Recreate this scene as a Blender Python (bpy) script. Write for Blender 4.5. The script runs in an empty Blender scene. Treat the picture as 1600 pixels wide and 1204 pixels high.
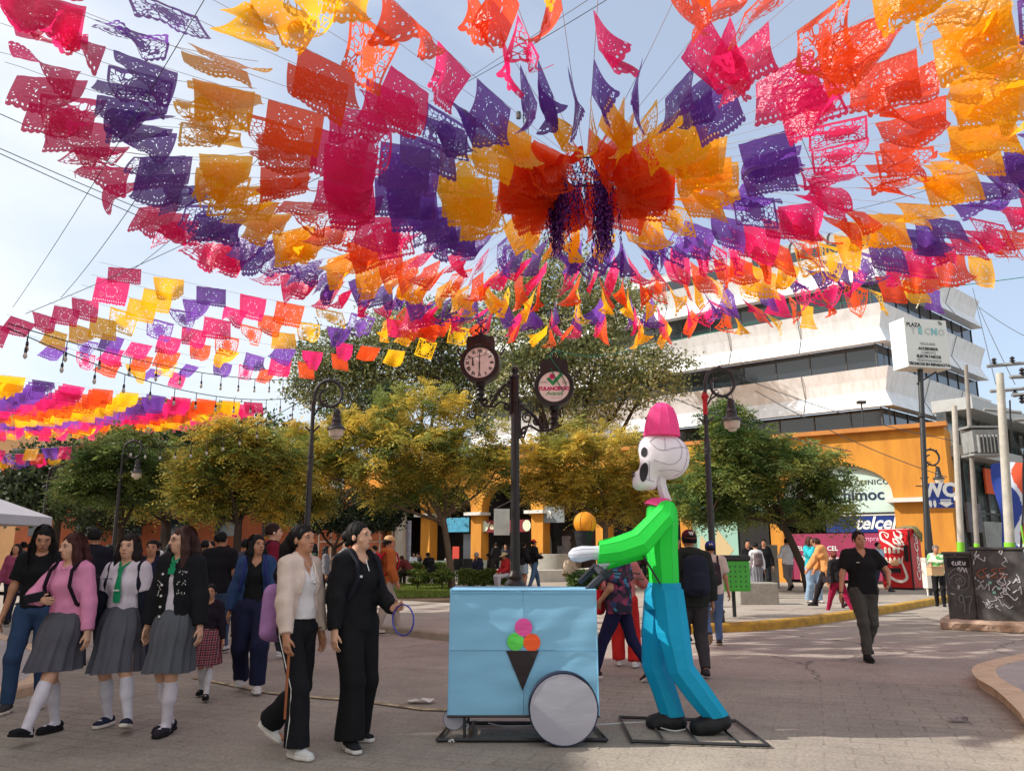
import bpy, bmesh, math, random, re
import numpy as np
from mathutils import Vector, Matrix, noise
S = bpy.context.scene
R = math.radians
random.seed(11); rng = np.random.default_rng(7)

# ---------------------------------------------------------------- camera
CAMZ = 1.46
FPX = 1250.0
TH = math.atan(258 / 1250)
cam = bpy.data.cameras.new('camera'); camo = bpy.data.objects.new('camera', cam)
S.collection.objects.link(camo); S.camera = camo
camo.location = (0, 0, CAMZ); camo.rotation_euler = (math.pi / 2 + TH, 0, 0)
cam.lens = 36 * FPX / 1600; cam.sensor_width = 36; cam.clip_end = 2000; cam.clip_start = .05
S.render.resolution_x = 1024; S.render.resolution_y = 770
# ---------------------------------------------------------------- world, sun, exposure
SUN = Vector((-.79, -.05, .60)).normalized()
S.view_settings.view_transform = 'Standard'; S.view_settings.look = 'None'
S.view_settings.exposure = 0.85; S.view_settings.gamma = 1
W = bpy.data.worlds.new('World'); S.world = W; W.use_nodes = True
wn = W.node_tree; wn.nodes.clear()
def wnode(t, **k):
    n = wn.nodes.new(t)
    for a, b in k.items(): setattr(n, a, b)
    return n
sky = wnode('ShaderNodeTexSky', sky_type='NISHITA', sun_disc=False, sun_elevation=math.asin(SUN.z),
            sun_rotation=math.atan2(SUN.x, SUN.y), air_density=1.0, dust_density=1.2, ozone_density=1.2)
bg = wnode('ShaderNodeBackground'); out = wnode('ShaderNodeOutputWorld')
tc = wnode('ShaderNodeTexCoord'); mp = wnode('ShaderNodeMapping'); mp.inputs['Scale'].default_value = (1, 1, 2.6)
nz = wnode('ShaderNodeTexNoise'); nz.inputs['Scale'].default_value = 1.7; nz.inputs['Detail'].default_value = 6; nz.inputs['Roughness'].default_value = .52
sep = wnode('ShaderNodeSeparateXYZ')
mr = wnode('ShaderNodeMapRange'); mr.inputs[1].default_value = .25; mr.inputs[2].default_value = .74
# thicker bright haze cloud towards the sun side of the sky (left)
m1 = wnode('ShaderNodeMath', operation='MULTIPLY_ADD'); m1.inputs[1].default_value = -.38; m1.inputs[2].default_value = .0
m2 = wnode('ShaderNodeMath', operation='ADD'); m3 = wnode('ShaderNodeMath', operation='MULTIPLY_ADD'); m3.inputs[1].default_value = -.30
haze_ = wnode('ShaderNodeMixRGB'); haze_.inputs[0].default_value = .62; haze_.inputs[2].default_value = (2.15, 2.4, 2.85, 1)
mix = wnode('ShaderNodeMixRGB'); mix.inputs[2].default_value = (4.3, 4.35, 4.3, 1)
L = wn.links.new
L(tc.outputs['Generated'], mp.inputs[0]); L(mp.outputs[0], nz.inputs['Vector']); L(tc.outputs['Generated'], sep.inputs[0])
L(sep.outputs['X'], m1.inputs[0]); L(sep.outputs['Y'], m3.inputs[0]); L(nz.outputs['Fac'], m3.inputs[2]); L(m3.outputs[0], m2.inputs[0]); L(m1.outputs[0], m2.inputs[1])
L(m2.outputs[0], mr.inputs[0]); L(mr.outputs[0], mix.inputs[0]); L(sky.outputs[0], haze_.inputs[1]); L(haze_.outputs[0], mix.inputs[1])
L(mix.outputs[0], bg.inputs[0]); bg.inputs[1].default_value = .15; L(bg.outputs[0], out.inputs[0])
sl = bpy.data.lights.new('sun', 'SUN'); sl.energy = 3.2; sl.angle = R(.6); sl.color = (1, .955, .89)
so = bpy.data.objects.new('sun', sl); S.collection.objects.link(so); so.rotation_euler = SUN.to_track_quat('Z', 'Y').to_euler(); so.location = (-20, -6, 40)
S.cycles.transparent_max_bounces = 24; S.cycles.max_bounces = 8

# ---------------------------------------------------------------- helpers
def ray(px, py):
    x = (px - 800) / FPX; y = (602 - py) / FPX
    return Vector((x, math.cos(TH) - y * math.sin(TH), math.sin(TH) + y * math.cos(TH)))
def at(px, py, Y):
    d = ray(px, py); return Vector((0, 0, CAMZ)) + d * (Y / d.y)
def gx(px, py, z=0.):
    d = ray(px, py); return Vector((0, 0, CAMZ)) + d * ((z - CAMZ) / d.z)
def topix(p):
    q = Vector(p) - Vector((0, 0, CAMZ)); c, s = math.cos(TH), math.sin(TH)
    dep = q.y * c + q.z * s; up = -q.y * s + q.z * c
    if dep < .1: return (-9999, -9999)
    return (800 + FPX * q.x / dep, 602 - FPX * up / dep)
def C(r, g=None, b=None):
    if g is None: g = b = r
    f = lambda v: (v / 255 / 12.92) if v / 255 <= .04045 else ((v / 255 + .055) / 1.055) ** 2.4
    return (f(r), f(g), f(b), 1)
MATS = {}
def mat(name, col, rough=.7, bump=0, bscale=30, var=0, vscale=4, metal=0, spec=.4, stretch=None, col2=None, emit=None, sss=0, object_coords=True):
    if name in MATS: return MATS[name]
    m = bpy.data.materials.new(name); m.use_nodes = True; nt = m.node_tree; b = nt.nodes['Principled BSDF']
    b.inputs['Base Color'].default_value = col; b.inputs['Roughness'].default_value = rough; b.inputs['Metallic'].default_value = metal
    b.inputs['Specular IOR Level'].default_value = spec
    if sss: b.inputs['Subsurface Weight'].default_value = sss; b.inputs['Subsurface Scale'].default_value = .01; b.inputs['Subsurface Radius'].default_value = (1, .35, .2)
    t = nt.nodes.new('ShaderNodeTexCoord'); mp = nt.nodes.new('ShaderNodeMapping'); nt.links.new(t.outputs['Object'], mp.inputs[0])
    if stretch: mp.inputs['Scale'].default_value = stretch
    if var or col2:
        n = nt.nodes.new('ShaderNodeTexNoise'); n.inputs['Scale'].default_value = vscale; n.inputs['Detail'].default_value = 7; n.inputs['Roughness'].default_value = .62
        nt.links.new(mp.outputs[0], n.inputs['Vector'])
        r = nt.nodes.new('ShaderNodeValToRGB'); r.color_ramp.elements[0].position = .32; r.color_ramp.elements[1].position = .68
        c2 = col2 if col2 else tuple(max(0, c * (1 - var)) for c in col[:3]) + (1,)
        c1 = col if col2 else tuple(min(1, c * (1 + var * .6)) for c in col[:3]) + (1,)
        r.color_ramp.elements[0].color = c2; r.color_ramp.elements[1].color = c1
        nt.links.new(n.outputs['Fac'], r.inputs[0]); nt.links.new(r.outputs[0], b.inputs['Base Color'])
    if bump:
        n2 = nt.nodes.new('ShaderNodeTexNoise'); n2.inputs['Scale'].default_value = bscale; n2.inputs['Detail'].default_value = 5
        nt.links.new(mp.outputs[0], n2.inputs['Vector'])
        bu = nt.nodes.new('ShaderNodeBump'); bu.inputs['Strength'].default_value = bump; bu.inputs['Distance'].default_value = .02
        nt.links.new(n2.outputs['Fac'], bu.inputs['Height']); nt.links.new(bu.outputs[0], b.inputs['Normal'])
    if emit: b.inputs['Emission Color'].default_value = col; b.inputs['Emission Strength'].default_value = emit
    MATS[name] = m; return m
def link(o, parent=None):
    S.collection.objects.link(o)
    if parent is not None: o.parent = parent
    return o
def npmesh(name, V, F, m, parent=None, smooth=False, uv=None, col=None, matidx=None):
    """V (n,3) array; F (k,4) or (k,3) index array"""
    V = np.asarray(V, np.float32); F = np.asarray(F, np.int32)
    me = bpy.data.meshes.new(name); me.vertices.add(len(V)); me.vertices.foreach_set('co', V.ravel())
    k = F.shape[1]; me.loops.add(F.size); me.loops.foreach_set('vertex_index', F.ravel())
    me.polygons.add(len(F)); me.polygons.foreach_set('loop_start', np.arange(0, F.size, k, dtype=np.int32))
    me.polygons.foreach_set('loop_total', np.full(len(F), k, np.int32))
    if smooth: me.polygons.foreach_set('use_smooth', np.ones(len(F), bool))
    for mm in (m if isinstance(m, (list, tuple)) else [m]): me.materials.append(mm)
    if matidx is not None: me.polygons.foreach_set('material_index', np.asarray(matidx, np.int32))
    if uv is not None:
        l = me.uv_layers.new(name='uv'); l.data.foreach_set('uv', np.asarray(uv, np.float32)[F.ravel()].ravel())
    if col is not None:
        a = me.color_attributes.new('tint', 'FLOAT_COLOR', 'POINT'); a.data.foreach_set('color', np.asarray(col, np.float32).ravel())
    me.update(); me.validate()
    return link(bpy.data.objects.new(name, me), parent)
class MB:
    def __init__(s): s.v = []; s.f = []; s.m = []; s.M = Matrix(); s.mi = 0
    def add(s, vs, fs):
        o = len(s.v); s.v += [tuple(s.M @ Vector(v)) for v in vs]
        for f in fs: s.f.append(tuple(i + o for i in f)); s.m.append(s.mi)
    def box(s, c, d, rz=0, ch=0):
        x, y, z = d[0] / 2, d[1] / 2, d[2] / 2; cr, sr = math.cos(rz), math.sin(rz)
        P = [(a * x, b * y, e * z) for e in (-1, 1) for a, b in ((-1, -1), (1, -1), (1, 1), (-1, 1))]
        s.add([(c[0] + p[0] * cr - p[1] * sr, c[1] + p[0] * sr + p[1] * cr, c[2] + p[2]) for p in P],
              [(3, 2, 1, 0), (4, 5, 6, 7), (0, 1, 5, 4), (1, 2, 6, 5), (2, 3, 7, 6), (3, 0, 4, 7)])
    def tube(s, pts, r, n=8, cap=True):
        pts = [Vector(p) for p in pts]; rr = r if isinstance(r, (list, tuple)) else [r] * len(pts)
        rings = []; up = None
        for i, p in enumerate(pts):
            t = (pts[min(i + 1, len(pts) - 1)] - pts[max(i - 1, 0)])
            if t.length < 1e-9: t = Vector((0, 0, 1))
            t.normalize()
            if up is None: up = Vector((1, 0, 0)) if abs(t.x) < .8 else Vector((0, 1, 0))
            u = (up - t * up.dot(t)).normalized(); w = t.cross(u); up = u
            rings.append([p + (u * math.cos(2 * math.pi * k / n) + w * math.sin(2 * math.pi * k / n)) * rr[i] for k in range(n)])
        vs = [v for rg in rings for v in rg]; fs = []
        for i in range(len(pts) - 1):
            for k in range(n): fs.append((i * n + k, i * n + (k + 1) % n, (i + 1) * n + (k + 1) % n, (i + 1) * n + k))
        if cap: fs.append(tuple(range(n - 1, -1, -1))); fs.append(tuple((len(pts) - 1) * n + k for k in range(n)))
        s.add(vs, fs)
    def lathe(s, prof, c=(0, 0, 0), n=24, sx=1, sy=1):
        vs = []; fs = []
        for (r, z) in prof:
            for k in range(n): a = 2 * math.pi * k / n; vs.append((c[0] + r * math.cos(a) * sx, c[1] + r * math.sin(a) * sy, c[2] + z))
        for i in range(len(prof) - 1):
            for k in range(n): fs.append((i * n + k, i * n + (k + 1) % n, (i + 1) * n + (k + 1) % n, (i + 1) * n + k))
        fs.append(tuple(range(n - 1, -1, -1))); fs.append(tuple((len(prof) - 1) * n + k for k in range(n)))
        s.add(vs, fs)
    def prism(s, poly, a, b):
        """poly: list of 2D; a,b: functions mapping 2D->3D for the two caps"""
        n = len(poly); s.add([a(*p) for p in poly] + [b(*p) for p in poly],
              [tuple(range(n)), tuple(range(2 * n - 1, n - 1, -1))] + [(i, i + n, (i + 1) % n + n, (i + 1) % n) for i in range(n)])
    def quad(s, a, b, c, d): s.add([a, b, c, d], [(0, 1, 2, 3)])
    def build(s, name, m, parent=None, smooth=False, bevel=0):
        me = bpy.data.meshes.new(name); me.from_pydata(s.v, [], s.f)
        for mm in (m if isinstance(m, (list, tuple)) else [m]): me.materials.append(mm)
        me.polygons.foreach_set('material_index', s.m)
        bm = bmesh.new(); bm.from_mesh(me); bmesh.ops.recalc_face_normals(bm, faces=bm.faces); bm.to_mesh(me); bm.free()
        if smooth:
            me.polygons.foreach_set('use_smooth', [True] * len(me.polygons)); me.set_sharp_from_angle(angle=R(smooth if smooth > 1 else 40))
        me.update(); o = link(bpy.data.objects.new(name, me), parent)
        if bevel:
            b = o.modifiers.new('bevel', 'BEVEL'); b.width = bevel; b.segments = 2; b.limit_method = 'ANGLE'
        return o
def islands(s):
    p = list(range(len(s.v)))
    def f(i):
        while p[i] != i: p[i] = p[p[i]]; i = p[i]
        return i
    for q in s.f:
        for i in q[1:]: p[f(i)] = f(q[0])
    g = {}
    for k, q in enumerate(s.f): g.setdefault(f(q[0]), []).append(k)
    return list(g.values())
def build_each(s, name, m, parent=None, **kw):
    """every separate piece becomes a part of its own"""
    out = []
    for ks in islands(s):
        vs = sorted({i for k in ks for i in s.f[k]}); ix = {v: j for j, v in enumerate(vs)}; b = MB(); b.v = [s.v[i] for i in vs]; b.f = [tuple(ix[i] for i in s.f[k]) for k in ks]; b.m = [0] * len(ks)
        out.append(b.build(name, m, parent, **kw))
    return out
ONES = ('zero', 'one', 'two', 'three', 'four', 'five', 'six', 'seven', 'eight', 'nine', 'ten', 'eleven', 'twelve', 'thirteen', 'fourteen', 'fifteen', 'sixteen', 'seventeen', 'eighteen', 'nineteen')
TENS = ('', '', 'twenty', 'thirty', 'forty', 'fifty', 'sixty', 'seventy', 'eighty', 'ninety')
def words(n): return ONES[n] if n < 20 else TENS[n // 10] + ('-' + ONES[n % 10] if n % 10 else '')
def thing(name, label, cat, loc=(0, 0, 0), rz=0, group=None):
    o = bpy.data.objects.new(name, None); o.empty_display_size = .1; link(o); o.location = loc; o.rotation_euler.z = rz
    tag(o, label, cat, group); return o
def tag(o, label=None, cat=None, group=None, kind=None):
    if label: o['label'] = label
    if cat: o['category'] = cat
    if group: o['group'] = group
    if kind: o['kind'] = kind
    return o
def text(body, size, loc, rz, m, parent, bold=0, shear=0, align='CENTER', rx=math.pi / 2, ext=.003, sx=1, space=1, name='lettering', ry=0):
    cu = bpy.data.curves.new(name, 'FONT'); cu.body = body; cu.size = size; cu.align_x = align; cu.align_y = 'CENTER'
    cu.extrude = ext; cu.offset = bold; cu.shear = shear; cu.resolution_u = 3; cu.space_character = space
    t = bpy.data.objects.new(name, cu); S.collection.objects.link(t)
    dg = bpy.context.evaluated_depsgraph_get(); me = bpy.data.meshes.new_from_object(t.evaluated_get(dg))
    S.collection.objects.unlink(t); bpy.data.objects.remove(t)
    me.materials.clear(); me.materials.append(m); o = link(bpy.data.objects.new(name, me), parent)
    o.location = loc; o.rotation_euler = (rx, ry, rz); o.scale = (sx, 1, 1); return o
# ---------------------------------------------------------------- sdf mesher (one continuous surface from blended volumes)
def smin(a, b, k):
    h = np.maximum(k - np.abs(a - b), 0) / k
    return np.minimum(a, b) - h * h * k * .25
class SDF:
    def __init__(s): s.p = []; s.cuts = []
    def cap(s, a, b, ra, rb=None, u=None, sc=1., k=.03, flat=(0, 0)):
        rb = ra if rb is None else rb
        s.p.append(('c', np.array(a, float), np.array(b, float), ra, rb, None if u is None else np.array(u, float), sc, k, flat)); return s
    def chain(s, pts, rs, **kw):
        for i in range(len(pts) - 1): s.cap(pts[i], pts[i + 1], rs[i], rs[i + 1], **kw)
        return s
    def ell(s, c, r, Rm=None, k=.02):
        s.p.append(('e', np.array(c, float), np.array(r, float), None if Rm is None else np.array(Rm, float), k)); return s
    def cut(s, fn): s.cuts.append(fn); return s
    def build(s, vox):
        lo = []; hi = []; bb = []
        for q in s.p:
            if q[0] == 'c':
                m = max(q[3], q[4]) * max(1, q[6]) + .5 * q[7] + 2 * vox; l = np.minimum(q[1], q[2]) - m; h = np.maximum(q[1], q[2]) + m
            else: m = q[2].max() + .5 * q[4] + 2 * vox; l = q[1] - m; h = q[1] + m
            lo.append(l); hi.append(h)
        L0 = np.min(lo, 0) - vox; H0 = np.max(hi, 0) + vox
        n = np.ceil((H0 - L0) / vox).astype(int) + 1
        F = np.full(n, .5, np.float32)
        ax = [L0[i] + np.arange(n[i]) * vox for i in range(3)]
        for q, l, h in zip(s.p, lo, hi):
            i0 = np.maximum(((l - L0) / vox).astype(int), 0); i1 = np.minimum(((h - L0) / vox).astype(int) + 2, n)
            sl = tuple(slice(i0[j], i1[j]) for j in range(3))
            X = ax[0][sl[0]][:, None, None]; Y = ax[1][sl[1]][None, :, None]; Z = ax[2][sl[2]][None, None, :]
            if q[0] == 'c':
                a, b, ra, rb, u, sc, k, flat = q[1:]
                px, py, pz = X - a[0], Y - a[1], Z - a[2]; ab = b - a
                if u is not None and sc != 1:
                    cc = (px * u[0] + py * u[1] + pz * u[2]) * (1 - 1 / sc); px, py, pz = px - cc * u[0], py - cc * u[1], pz - cc * u[2]
                    ab = ab - u * ab.dot(u) * (1 - 1 / sc)
                L2 = max(ab.dot(ab), 1e-9); t0 = (px * ab[0] + py * ab[1] + pz * ab[2]) / L2; t = np.clip(t0, 0, 1)
                d = np.sqrt((px - ab[0] * t) ** 2 + (py - ab[1] * t) ** 2 + (pz - ab[2] * t) ** 2) - (ra + (rb - ra) * t)
                Ln = math.sqrt(L2)
                if flat[0]: d = np.maximum(d, -t0 * Ln)
                if flat[1]: d = np.maximum(d, (t0 - 1) * Ln)
            else:
                c, r, Rm, k = q[1:]; px, py, pz = X - c[0], Y - c[1], Z - c[2]
                if Rm is not None: px, py, pz = [px * Rm[0][j] + py * Rm[1][j] + pz * Rm[2][j] for j in range(3)]
                nn = np.sqrt((px / r[0]) ** 2 + (py / r[1]) ** 2 + (pz / r[2]) ** 2)
                gg = np.sqrt((px / r[0] ** 2) ** 2 + (py / r[1] ** 2) ** 2 + (pz / r[2] ** 2) ** 2) + 1e-6
                d = nn * (nn - 1) / gg
            F[sl] = smin(F[sl], d.astype(np.float32), k)
        if s.cuts:
            X = ax[0][:, None, None]; Y = ax[1][None, :, None]; Z = ax[2][None, None, :]
            for fn in s.cuts: F = np.maximum(F, np.asarray(fn(X, Y, Z), np.float32))  # fn > 0 inside the removed region
        F[0], F[-1] = .5, .5; F[:, 0], F[:, -1] = .5, .5; F[:, :, 0], F[:, :, -1] = .5, .5
        ins = F < 0
        cs = ins[:-1, :-1, :-1].astype(np.int8)
        for dx, dy, dz in ((1,0,0),(0,1,0),(0,0,1),(1,1,0),(1,0,1),(0,1,1),(1,1,1)):
            cs = cs + ins[dx:n[0]-1+dx, dy:n[1]-1+dy, dz:n[2]-1+dz]
        act = np.argwhere((cs > 0) & (cs < 8))
        idx = np.full((n[0]-1, n[1]-1, n[2]-1), -1, np.int32); idx[act[:, 0], act[:, 1], act[:, 2]] = np.arange(len(act))
        P = np.zeros((len(act), 3)); cnt = np.zeros(len(act))
        corners = [(i, j, k) for i in (0, 1) for j in (0, 1) for k in (0, 1)]
        for c0 in corners:
            for a in range(3):
                if c0[a]: continue
                c1 = list(c0); c1[a] = 1
                f0 = F[act[:, 0]+c0[0], act[:, 1]+c0[1], act[:, 2]+c0[2]]; f1 = F[act[:, 0]+c1[0], act[:, 1]+c1[1], act[:, 2]+c1[2]]
                w = (f0 < 0) != (f1 < 0); t = np.where(w, f0 / np.where(w, f0 - f1, 1), 0)
                q = np.array(c0, float)[None, :] + 0 * P; q[:, a] += t
                P += np.where(w[:, None], q, 0); cnt += w
        P = P / cnt[:, None] + act; V = L0 + P * vox
        fs = []
        for a in range(3):
            b, c = (a + 1) % 3, (a + 2) % 3
            A = [slice(None)] * 3; B = [slice(None)] * 3; A[a] = slice(0, -1); B[a] = slice(1, None)
            ia = ins[tuple(A)]; ib = ins[tuple(B)]; e = np.argwhere(ia != ib); sg = ia[e[:, 0], e[:, 1], e[:, 2]]
            def cell(db, dc):
                q = e.copy(); q[:, b] -= db; q[:, c] -= dc; return idx[q[:, 0], q[:, 1], q[:, 2]]
            qd = np.stack([cell(0, 0), cell(1, 0), cell(1, 1), cell(0, 1)], 1)
            qd[~sg] = qd[~sg][:, ::-1]; fs.append(qd)
        Fq = np.concatenate(fs); Fq = Fq[(Fq >= 0).all(1)]
        # one light smoothing pass
        for _ in range(2):
            acc = np.zeros_like(V); ct = np.zeros(len(V))
            for i in range(4):
                np.add.at(acc, Fq[:, i], V[Fq[:, (i + 1) % 4]]); np.add.at(ct, Fq[:, i], 1)
            ok = ct > 0; V[ok] = V[ok] * .5 + acc[ok] / ct[ok][:, None] * .5
        return V, Fq
def wrinkle(V, Fq, amp, fr=(14, 14, 5), seed=0., ridge=False):
    """displace along normals with layered directional waves (cloth folds, hair strands)"""
    a = V[Fq[:, 2]] - V[Fq[:, 0]]; b = V[Fq[:, 3]] - V[Fq[:, 1]]; fn = np.cross(a, b); N = np.zeros_like(V)
    for i in range(4): np.add.at(N, Fq[:, i], fn)
    N /= (np.linalg.norm(N, axis=1)[:, None] + 1e-9)
    r = np.random.default_rng(int(seed * 1000) + 5); d = np.zeros(len(V))
    for o in range(7):
        k = r.normal(size=3) * np.array(fr) * (1 + .35 * o); w = r.normal(size=3) * np.array(fr) * .4
        s_ = V @ k + 1.6 * np.sin(V @ w + r.random() * 6) + r.random() * 6
        d += (1.35 * (1 - 1.6 * np.abs(np.sin(s_ * .5)) ** .8) if ridge else np.sin(s_)) / (1 + .4 * o)
    return V + N * (d * amp * .5 + amp * .45)[:, None]
def sdfobj(s, name, m, parent, vox, wr=0, fr=(14, 14, 5), seed=0., extra=None):
    V, Fq = s.build(vox)
    if wr: V = wrinkle(V, Fq, wr, fr, seed, ridge=not name.startswith('hair'))
    if extra is not None: Fq = np.concatenate([Fq, extra[1] + len(V)]); V = np.concatenate([V, extra[0]])
    return npmesh(name, V, Fq, m, parent, smooth=True)

# ---------------------------------------------------------------- people
SKIN = mat('skin', C(182, 128, 98), .5, .05, 60, .08, 9, sss=.06)
SKIN2 = mat('skin_light', C(204, 156, 128), .5, .05, 60, .08, 9, sss=.06)
SKIN3 = mat('skin_dark', C(134, 86, 62), .5, .05, 60, .08, 9, sss=.06)
HAIRM = lambda c: mat('hair_%d_%d_%d' % c, C(*c), .6, .25, 60, .3, 40, spec=.18, stretch=(3, 3, .25))
EYEW = mat('eye_white', C(215, 205, 198), .3); EYED = mat('eye_dark', C(28, 18, 14), .2); LIPM = mat('lips', C(140, 72, 66), .45); BROW = mat('brow', C(36, 26, 22), .8)
def cloth(c, pat=None): return mat('cloth_%d_%d_%d' % tuple(c), C(*c), .88, .14, 90, .14, 6, spec=.2)
def plaidmat(name, base, stripes):
    if name in MATS: return MATS[name]
    m = mat(name, C(*base), .9); nt = m.node_tree; b = nt.nodes['Principled BSDF']; t = nt.nodes.new('ShaderNodeTexCoord')
    cur = None
    for (dirn, sc, col, f) in stripes:
        w = nt.nodes.new('ShaderNodeTexWave'); w.bands_direction = dirn; w.inputs['Scale'].default_value = sc
        nt.links.new(t.outputs['Object'], w.inputs['Vector']); mr = nt.nodes.new('ShaderNodeMath'); mr.operation = 'GREATER_THAN'; mr.inputs[1].default_value = f
        nt.links.new(w.outputs['Fac'], mr.inputs[0]); mx = nt.nodes.new('ShaderNodeMixRGB'); mx.inputs[1].default_value = C(*base); mx.inputs[2].default_value = C(*col)
        ml = nt.nodes.new('ShaderNodeMath'); ml.operation = 'MULTIPLY'; ml.inputs[1].default_value = .65; nt.links.new(mr.outputs[0], ml.inputs[0])
        nt.links.new(ml.outputs[0], mx.inputs[0])
        if cur: nt.links.new(cur, mx.inputs[1])
        cur = mx.outputs[0]
    nt.links.new(cur, b.inputs['Base Color']); return m
def floralmat(name, base, cols, sc=16):
    if name in MATS: return MATS[name]
    m = mat(name, C(*base), .85); nt = m.node_tree; b = nt.nodes['Principled BSDF']; t = nt.nodes.new('ShaderNodeTexCoord')
    v = nt.nodes.new('ShaderNodeTexVoronoi'); v.inputs['Scale'].default_value = sc; nt.links.new(t.outputs['Object'], v.inputs['Vector'])
    sp = nt.nodes.new('ShaderNodeSeparateColor'); nt.links.new(v.outputs['Color'], sp.inputs[0])
    r = nt.nodes.new('ShaderNodeValToRGB'); r.color_ramp.interpolation = 'CONSTANT'; e = r.color_ramp.elements
    e[0].color = C(*base); e[1].position = .4; e[1].color = C(*cols[0])
    for i, c in enumerate(cols[1:]): q = e.new(.4 + .6 * (i + 1) / len(cols)); q.color = C(*c)
    nt.links.new(sp.outputs[0], r.inputs[0]); nt.links.new(r.outputs[0], b.inputs['Base Color']); return m
def ik(a, b, l1, l2, pole):
    a, b = Vector(a), Vector(b); d = b - a; L_ = min(d.length, (l1 + l2) * .999); dn = d.normalized(); b = a + dn * L_
    x = (l1 * l1 - l2 * l2 + L_ * L_) / (2 * L_); h = math.sqrt(max(l1 * l1 - x * x, 0))
    p = Vector(pole); p = p - dn * p.dot(dn)
    if p.length < 1e-6: p = Vector((0, 1, 0))
    return a + dn * x + p.normalized() * h, b
def person(px, py, h, a, label, feet=None, hands=None, head=(0, 0), top=None, jacket=None, bottom=None, shoes=None, hair=None, hat=None,
           skin=SKIN, near=2, group=None, Y=None, pz=.90, lean=0, poles=None, wide=None, extra=None, socks=None, tilt=0, palm=None, sit=False, z0=0):
    """near: 3 foreground, 2 middle, 1 far.  local frame: +y faces forward, unit = h/1.7"""
    g = gx(px, py, z0) if Y is None else Vector((at(px, py, Y).x, Y, z0))
    if wide is None: wide = 1.03 if re.search(r'\bman\b|\bboy\b|suit', label) else .9
    s = h / 1.7; vox = {3: .0072, 2: .0105, 1: .016}[near]
    feet = feet or [(-.09, .12), (.09, -.14)]; hands = hands or [(-.26, .02, .80), (.26, .06, .80)]
    body = SDF(); tw = wide
    cl, sl_ = math.cos(R(lean)), math.sin(R(lean))
    def T(x, y, z):   # torso frame, leaned about the pelvis
        dz = z - .92; return Vector((x, y * cl + dz * sl_, pz + .02 + dz * cl - y * sl_))
    hips = [Vector((-.085, 0, pz)), Vector((.085, 0, pz))]
    J = {}
    for i, sd in enumerate((-1, 1)):
        f = feet[i]; fz = f[2] if len(f) > 2 else 0.0; yaw = f[3] if len(f) > 3 else sd * -.12; pit = f[4] if len(f) > 4 else 0.
        ank = Vector((f[0], f[1], .085 + fz)); kp = (poles[i] if poles and poles[i] else (sd * .12, 1, .25 if sit else 0))
        kn, ank = ik(hips[i], ank, .435, .40, kp); J['k', i] = kn; J['a', i] = ank
        fd = Vector((-math.sin(yaw) * math.cos(pit), math.cos(yaw) * math.cos(pit), math.sin(pit))); J['fd', i] = fd
        J['s', i] = T(sd * .165 * tw, -.01, 1.385)
        hd = Vector(hands[i][:3]); el, wr = ik(J['s', i], hd, .285, .245, (poles[i + 2] if poles and len(poles) > 2 and poles[i + 2] else (sd * .45, -1, -.2)))
        J['e', i] = el; J['w', i] = wr
    NB, NT = T(0, -.012, 1.41), T(0, .012, 1.49)
    yw, pt, rl = R(head[0]), R(head[1]), R(head[2] if len(head) > 2 else 0)
    HR = Matrix.Rotation(yw, 3, 'Z') @ Matrix.Rotation(pt - R(lean) * .4, 3, 'X') @ Matrix.Rotation(rl, 3, 'Y')
    def Hd(x, y, z): return NT + HR @ (Vector((x, y, z)) - Vector((0, 0, 1.49)))
    Hn = np.array(HR)
    W1 = np.array((1., 0, 0))
    def torso(q, e, ka=.04, low=.90, hem=None, es=0):
        q.cap(T(0, 0, .93), T(0, .0, 1.06), .105 * tw + e, .086 * tw + e, W1, 1.32, ka)
        q.cap(T(0, 0, 1.06), T(0, .01, 1.25), .088 * tw + e, .104 * tw + e, W1, 1.32, ka)
        q.cap(T(0, .005, 1.25), T(0, -.005, 1.36), .103 * tw + e, .07 + e, W1, 1.65, ka)
        q.cap(T(-.10, -.01, 1.395), T(.10, -.01, 1.395), .052 + e + es, None, None, 1, .05)
        q.cap(T(0, -.01, 1.38), NB + Vector((0, 0, .03)), .075 + e * .5, .052 + e * .3, None, 1, .05)
    torso(body, 0)
    for i, sd in enumerate((-1, 1)):
        kn, an, fd = J['k', i], J['a', i], J['fd', i]
        cov = .86 if bottom and bottom['k'] == 'pants' else 1.
        body.cap(hips[i], kn, .082 * tw * cov, .052 * cov); body.cap(kn, an, .05 * cov, .034)
        if cov == 1: body.ell(kn.lerp(an, .3) + Vector((0, -.018, 0)), (.05, .05, .10), None, .03)
        body.cap(an - fd * .04 - Vector((0, 0, .05)), an + fd * .13 - Vector((0, 0, .052)), .03, .025)
        S_, E_, W_ = J['s', i], J['e', i], J['w', i]
        body.cap(S_, E_, .05, .038); body.cap(E_, W_, .038, .025)
        # hand
        d = (W_ - E_).normalized()
        if palm and palm[i]: d = Vector(palm[i]).normalized()
        inw = Vector((-sd, 0, 0)); 
        nrm = (inw - d * inw.dot(d))
        if nrm.length < .2: nrm = Vector((0, 0, -1)) - d * (-d.z)
        nrm.normalize(); sid = d.cross(nrm) * sd      # sid: across the palm
        if sid.dot(Vector((0, 1, 0))) < 0 and abs(sid.y) > .3: sid = -sid
        pc = W_ + d * .05
        body.cap(W_ + d * .01, W_ + d * .075, .021, .021, sid, 1.6, .015)
        for fi, (off, ln) in enumerate(((.029, .070), (.010, .080), (-.010, .075), (-.028, .058))):
            b0 = W_ + d * .088 + sid * off; b1 = b0 + d * ln * .5 + nrm * ln * .16; b2 = b1 + d * ln * .36 + nrm * ln * .42
            body.chain([b0, b1, b2], [.0088, .0082, .0068], k=.004)
        t0 = W_ + d * .03 + sid * .026; t1 = t0 + d * .035 + sid * .022 + nrm * .012; t2 = t1 + d * .028 + sid * .004 + nrm * .014
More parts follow.
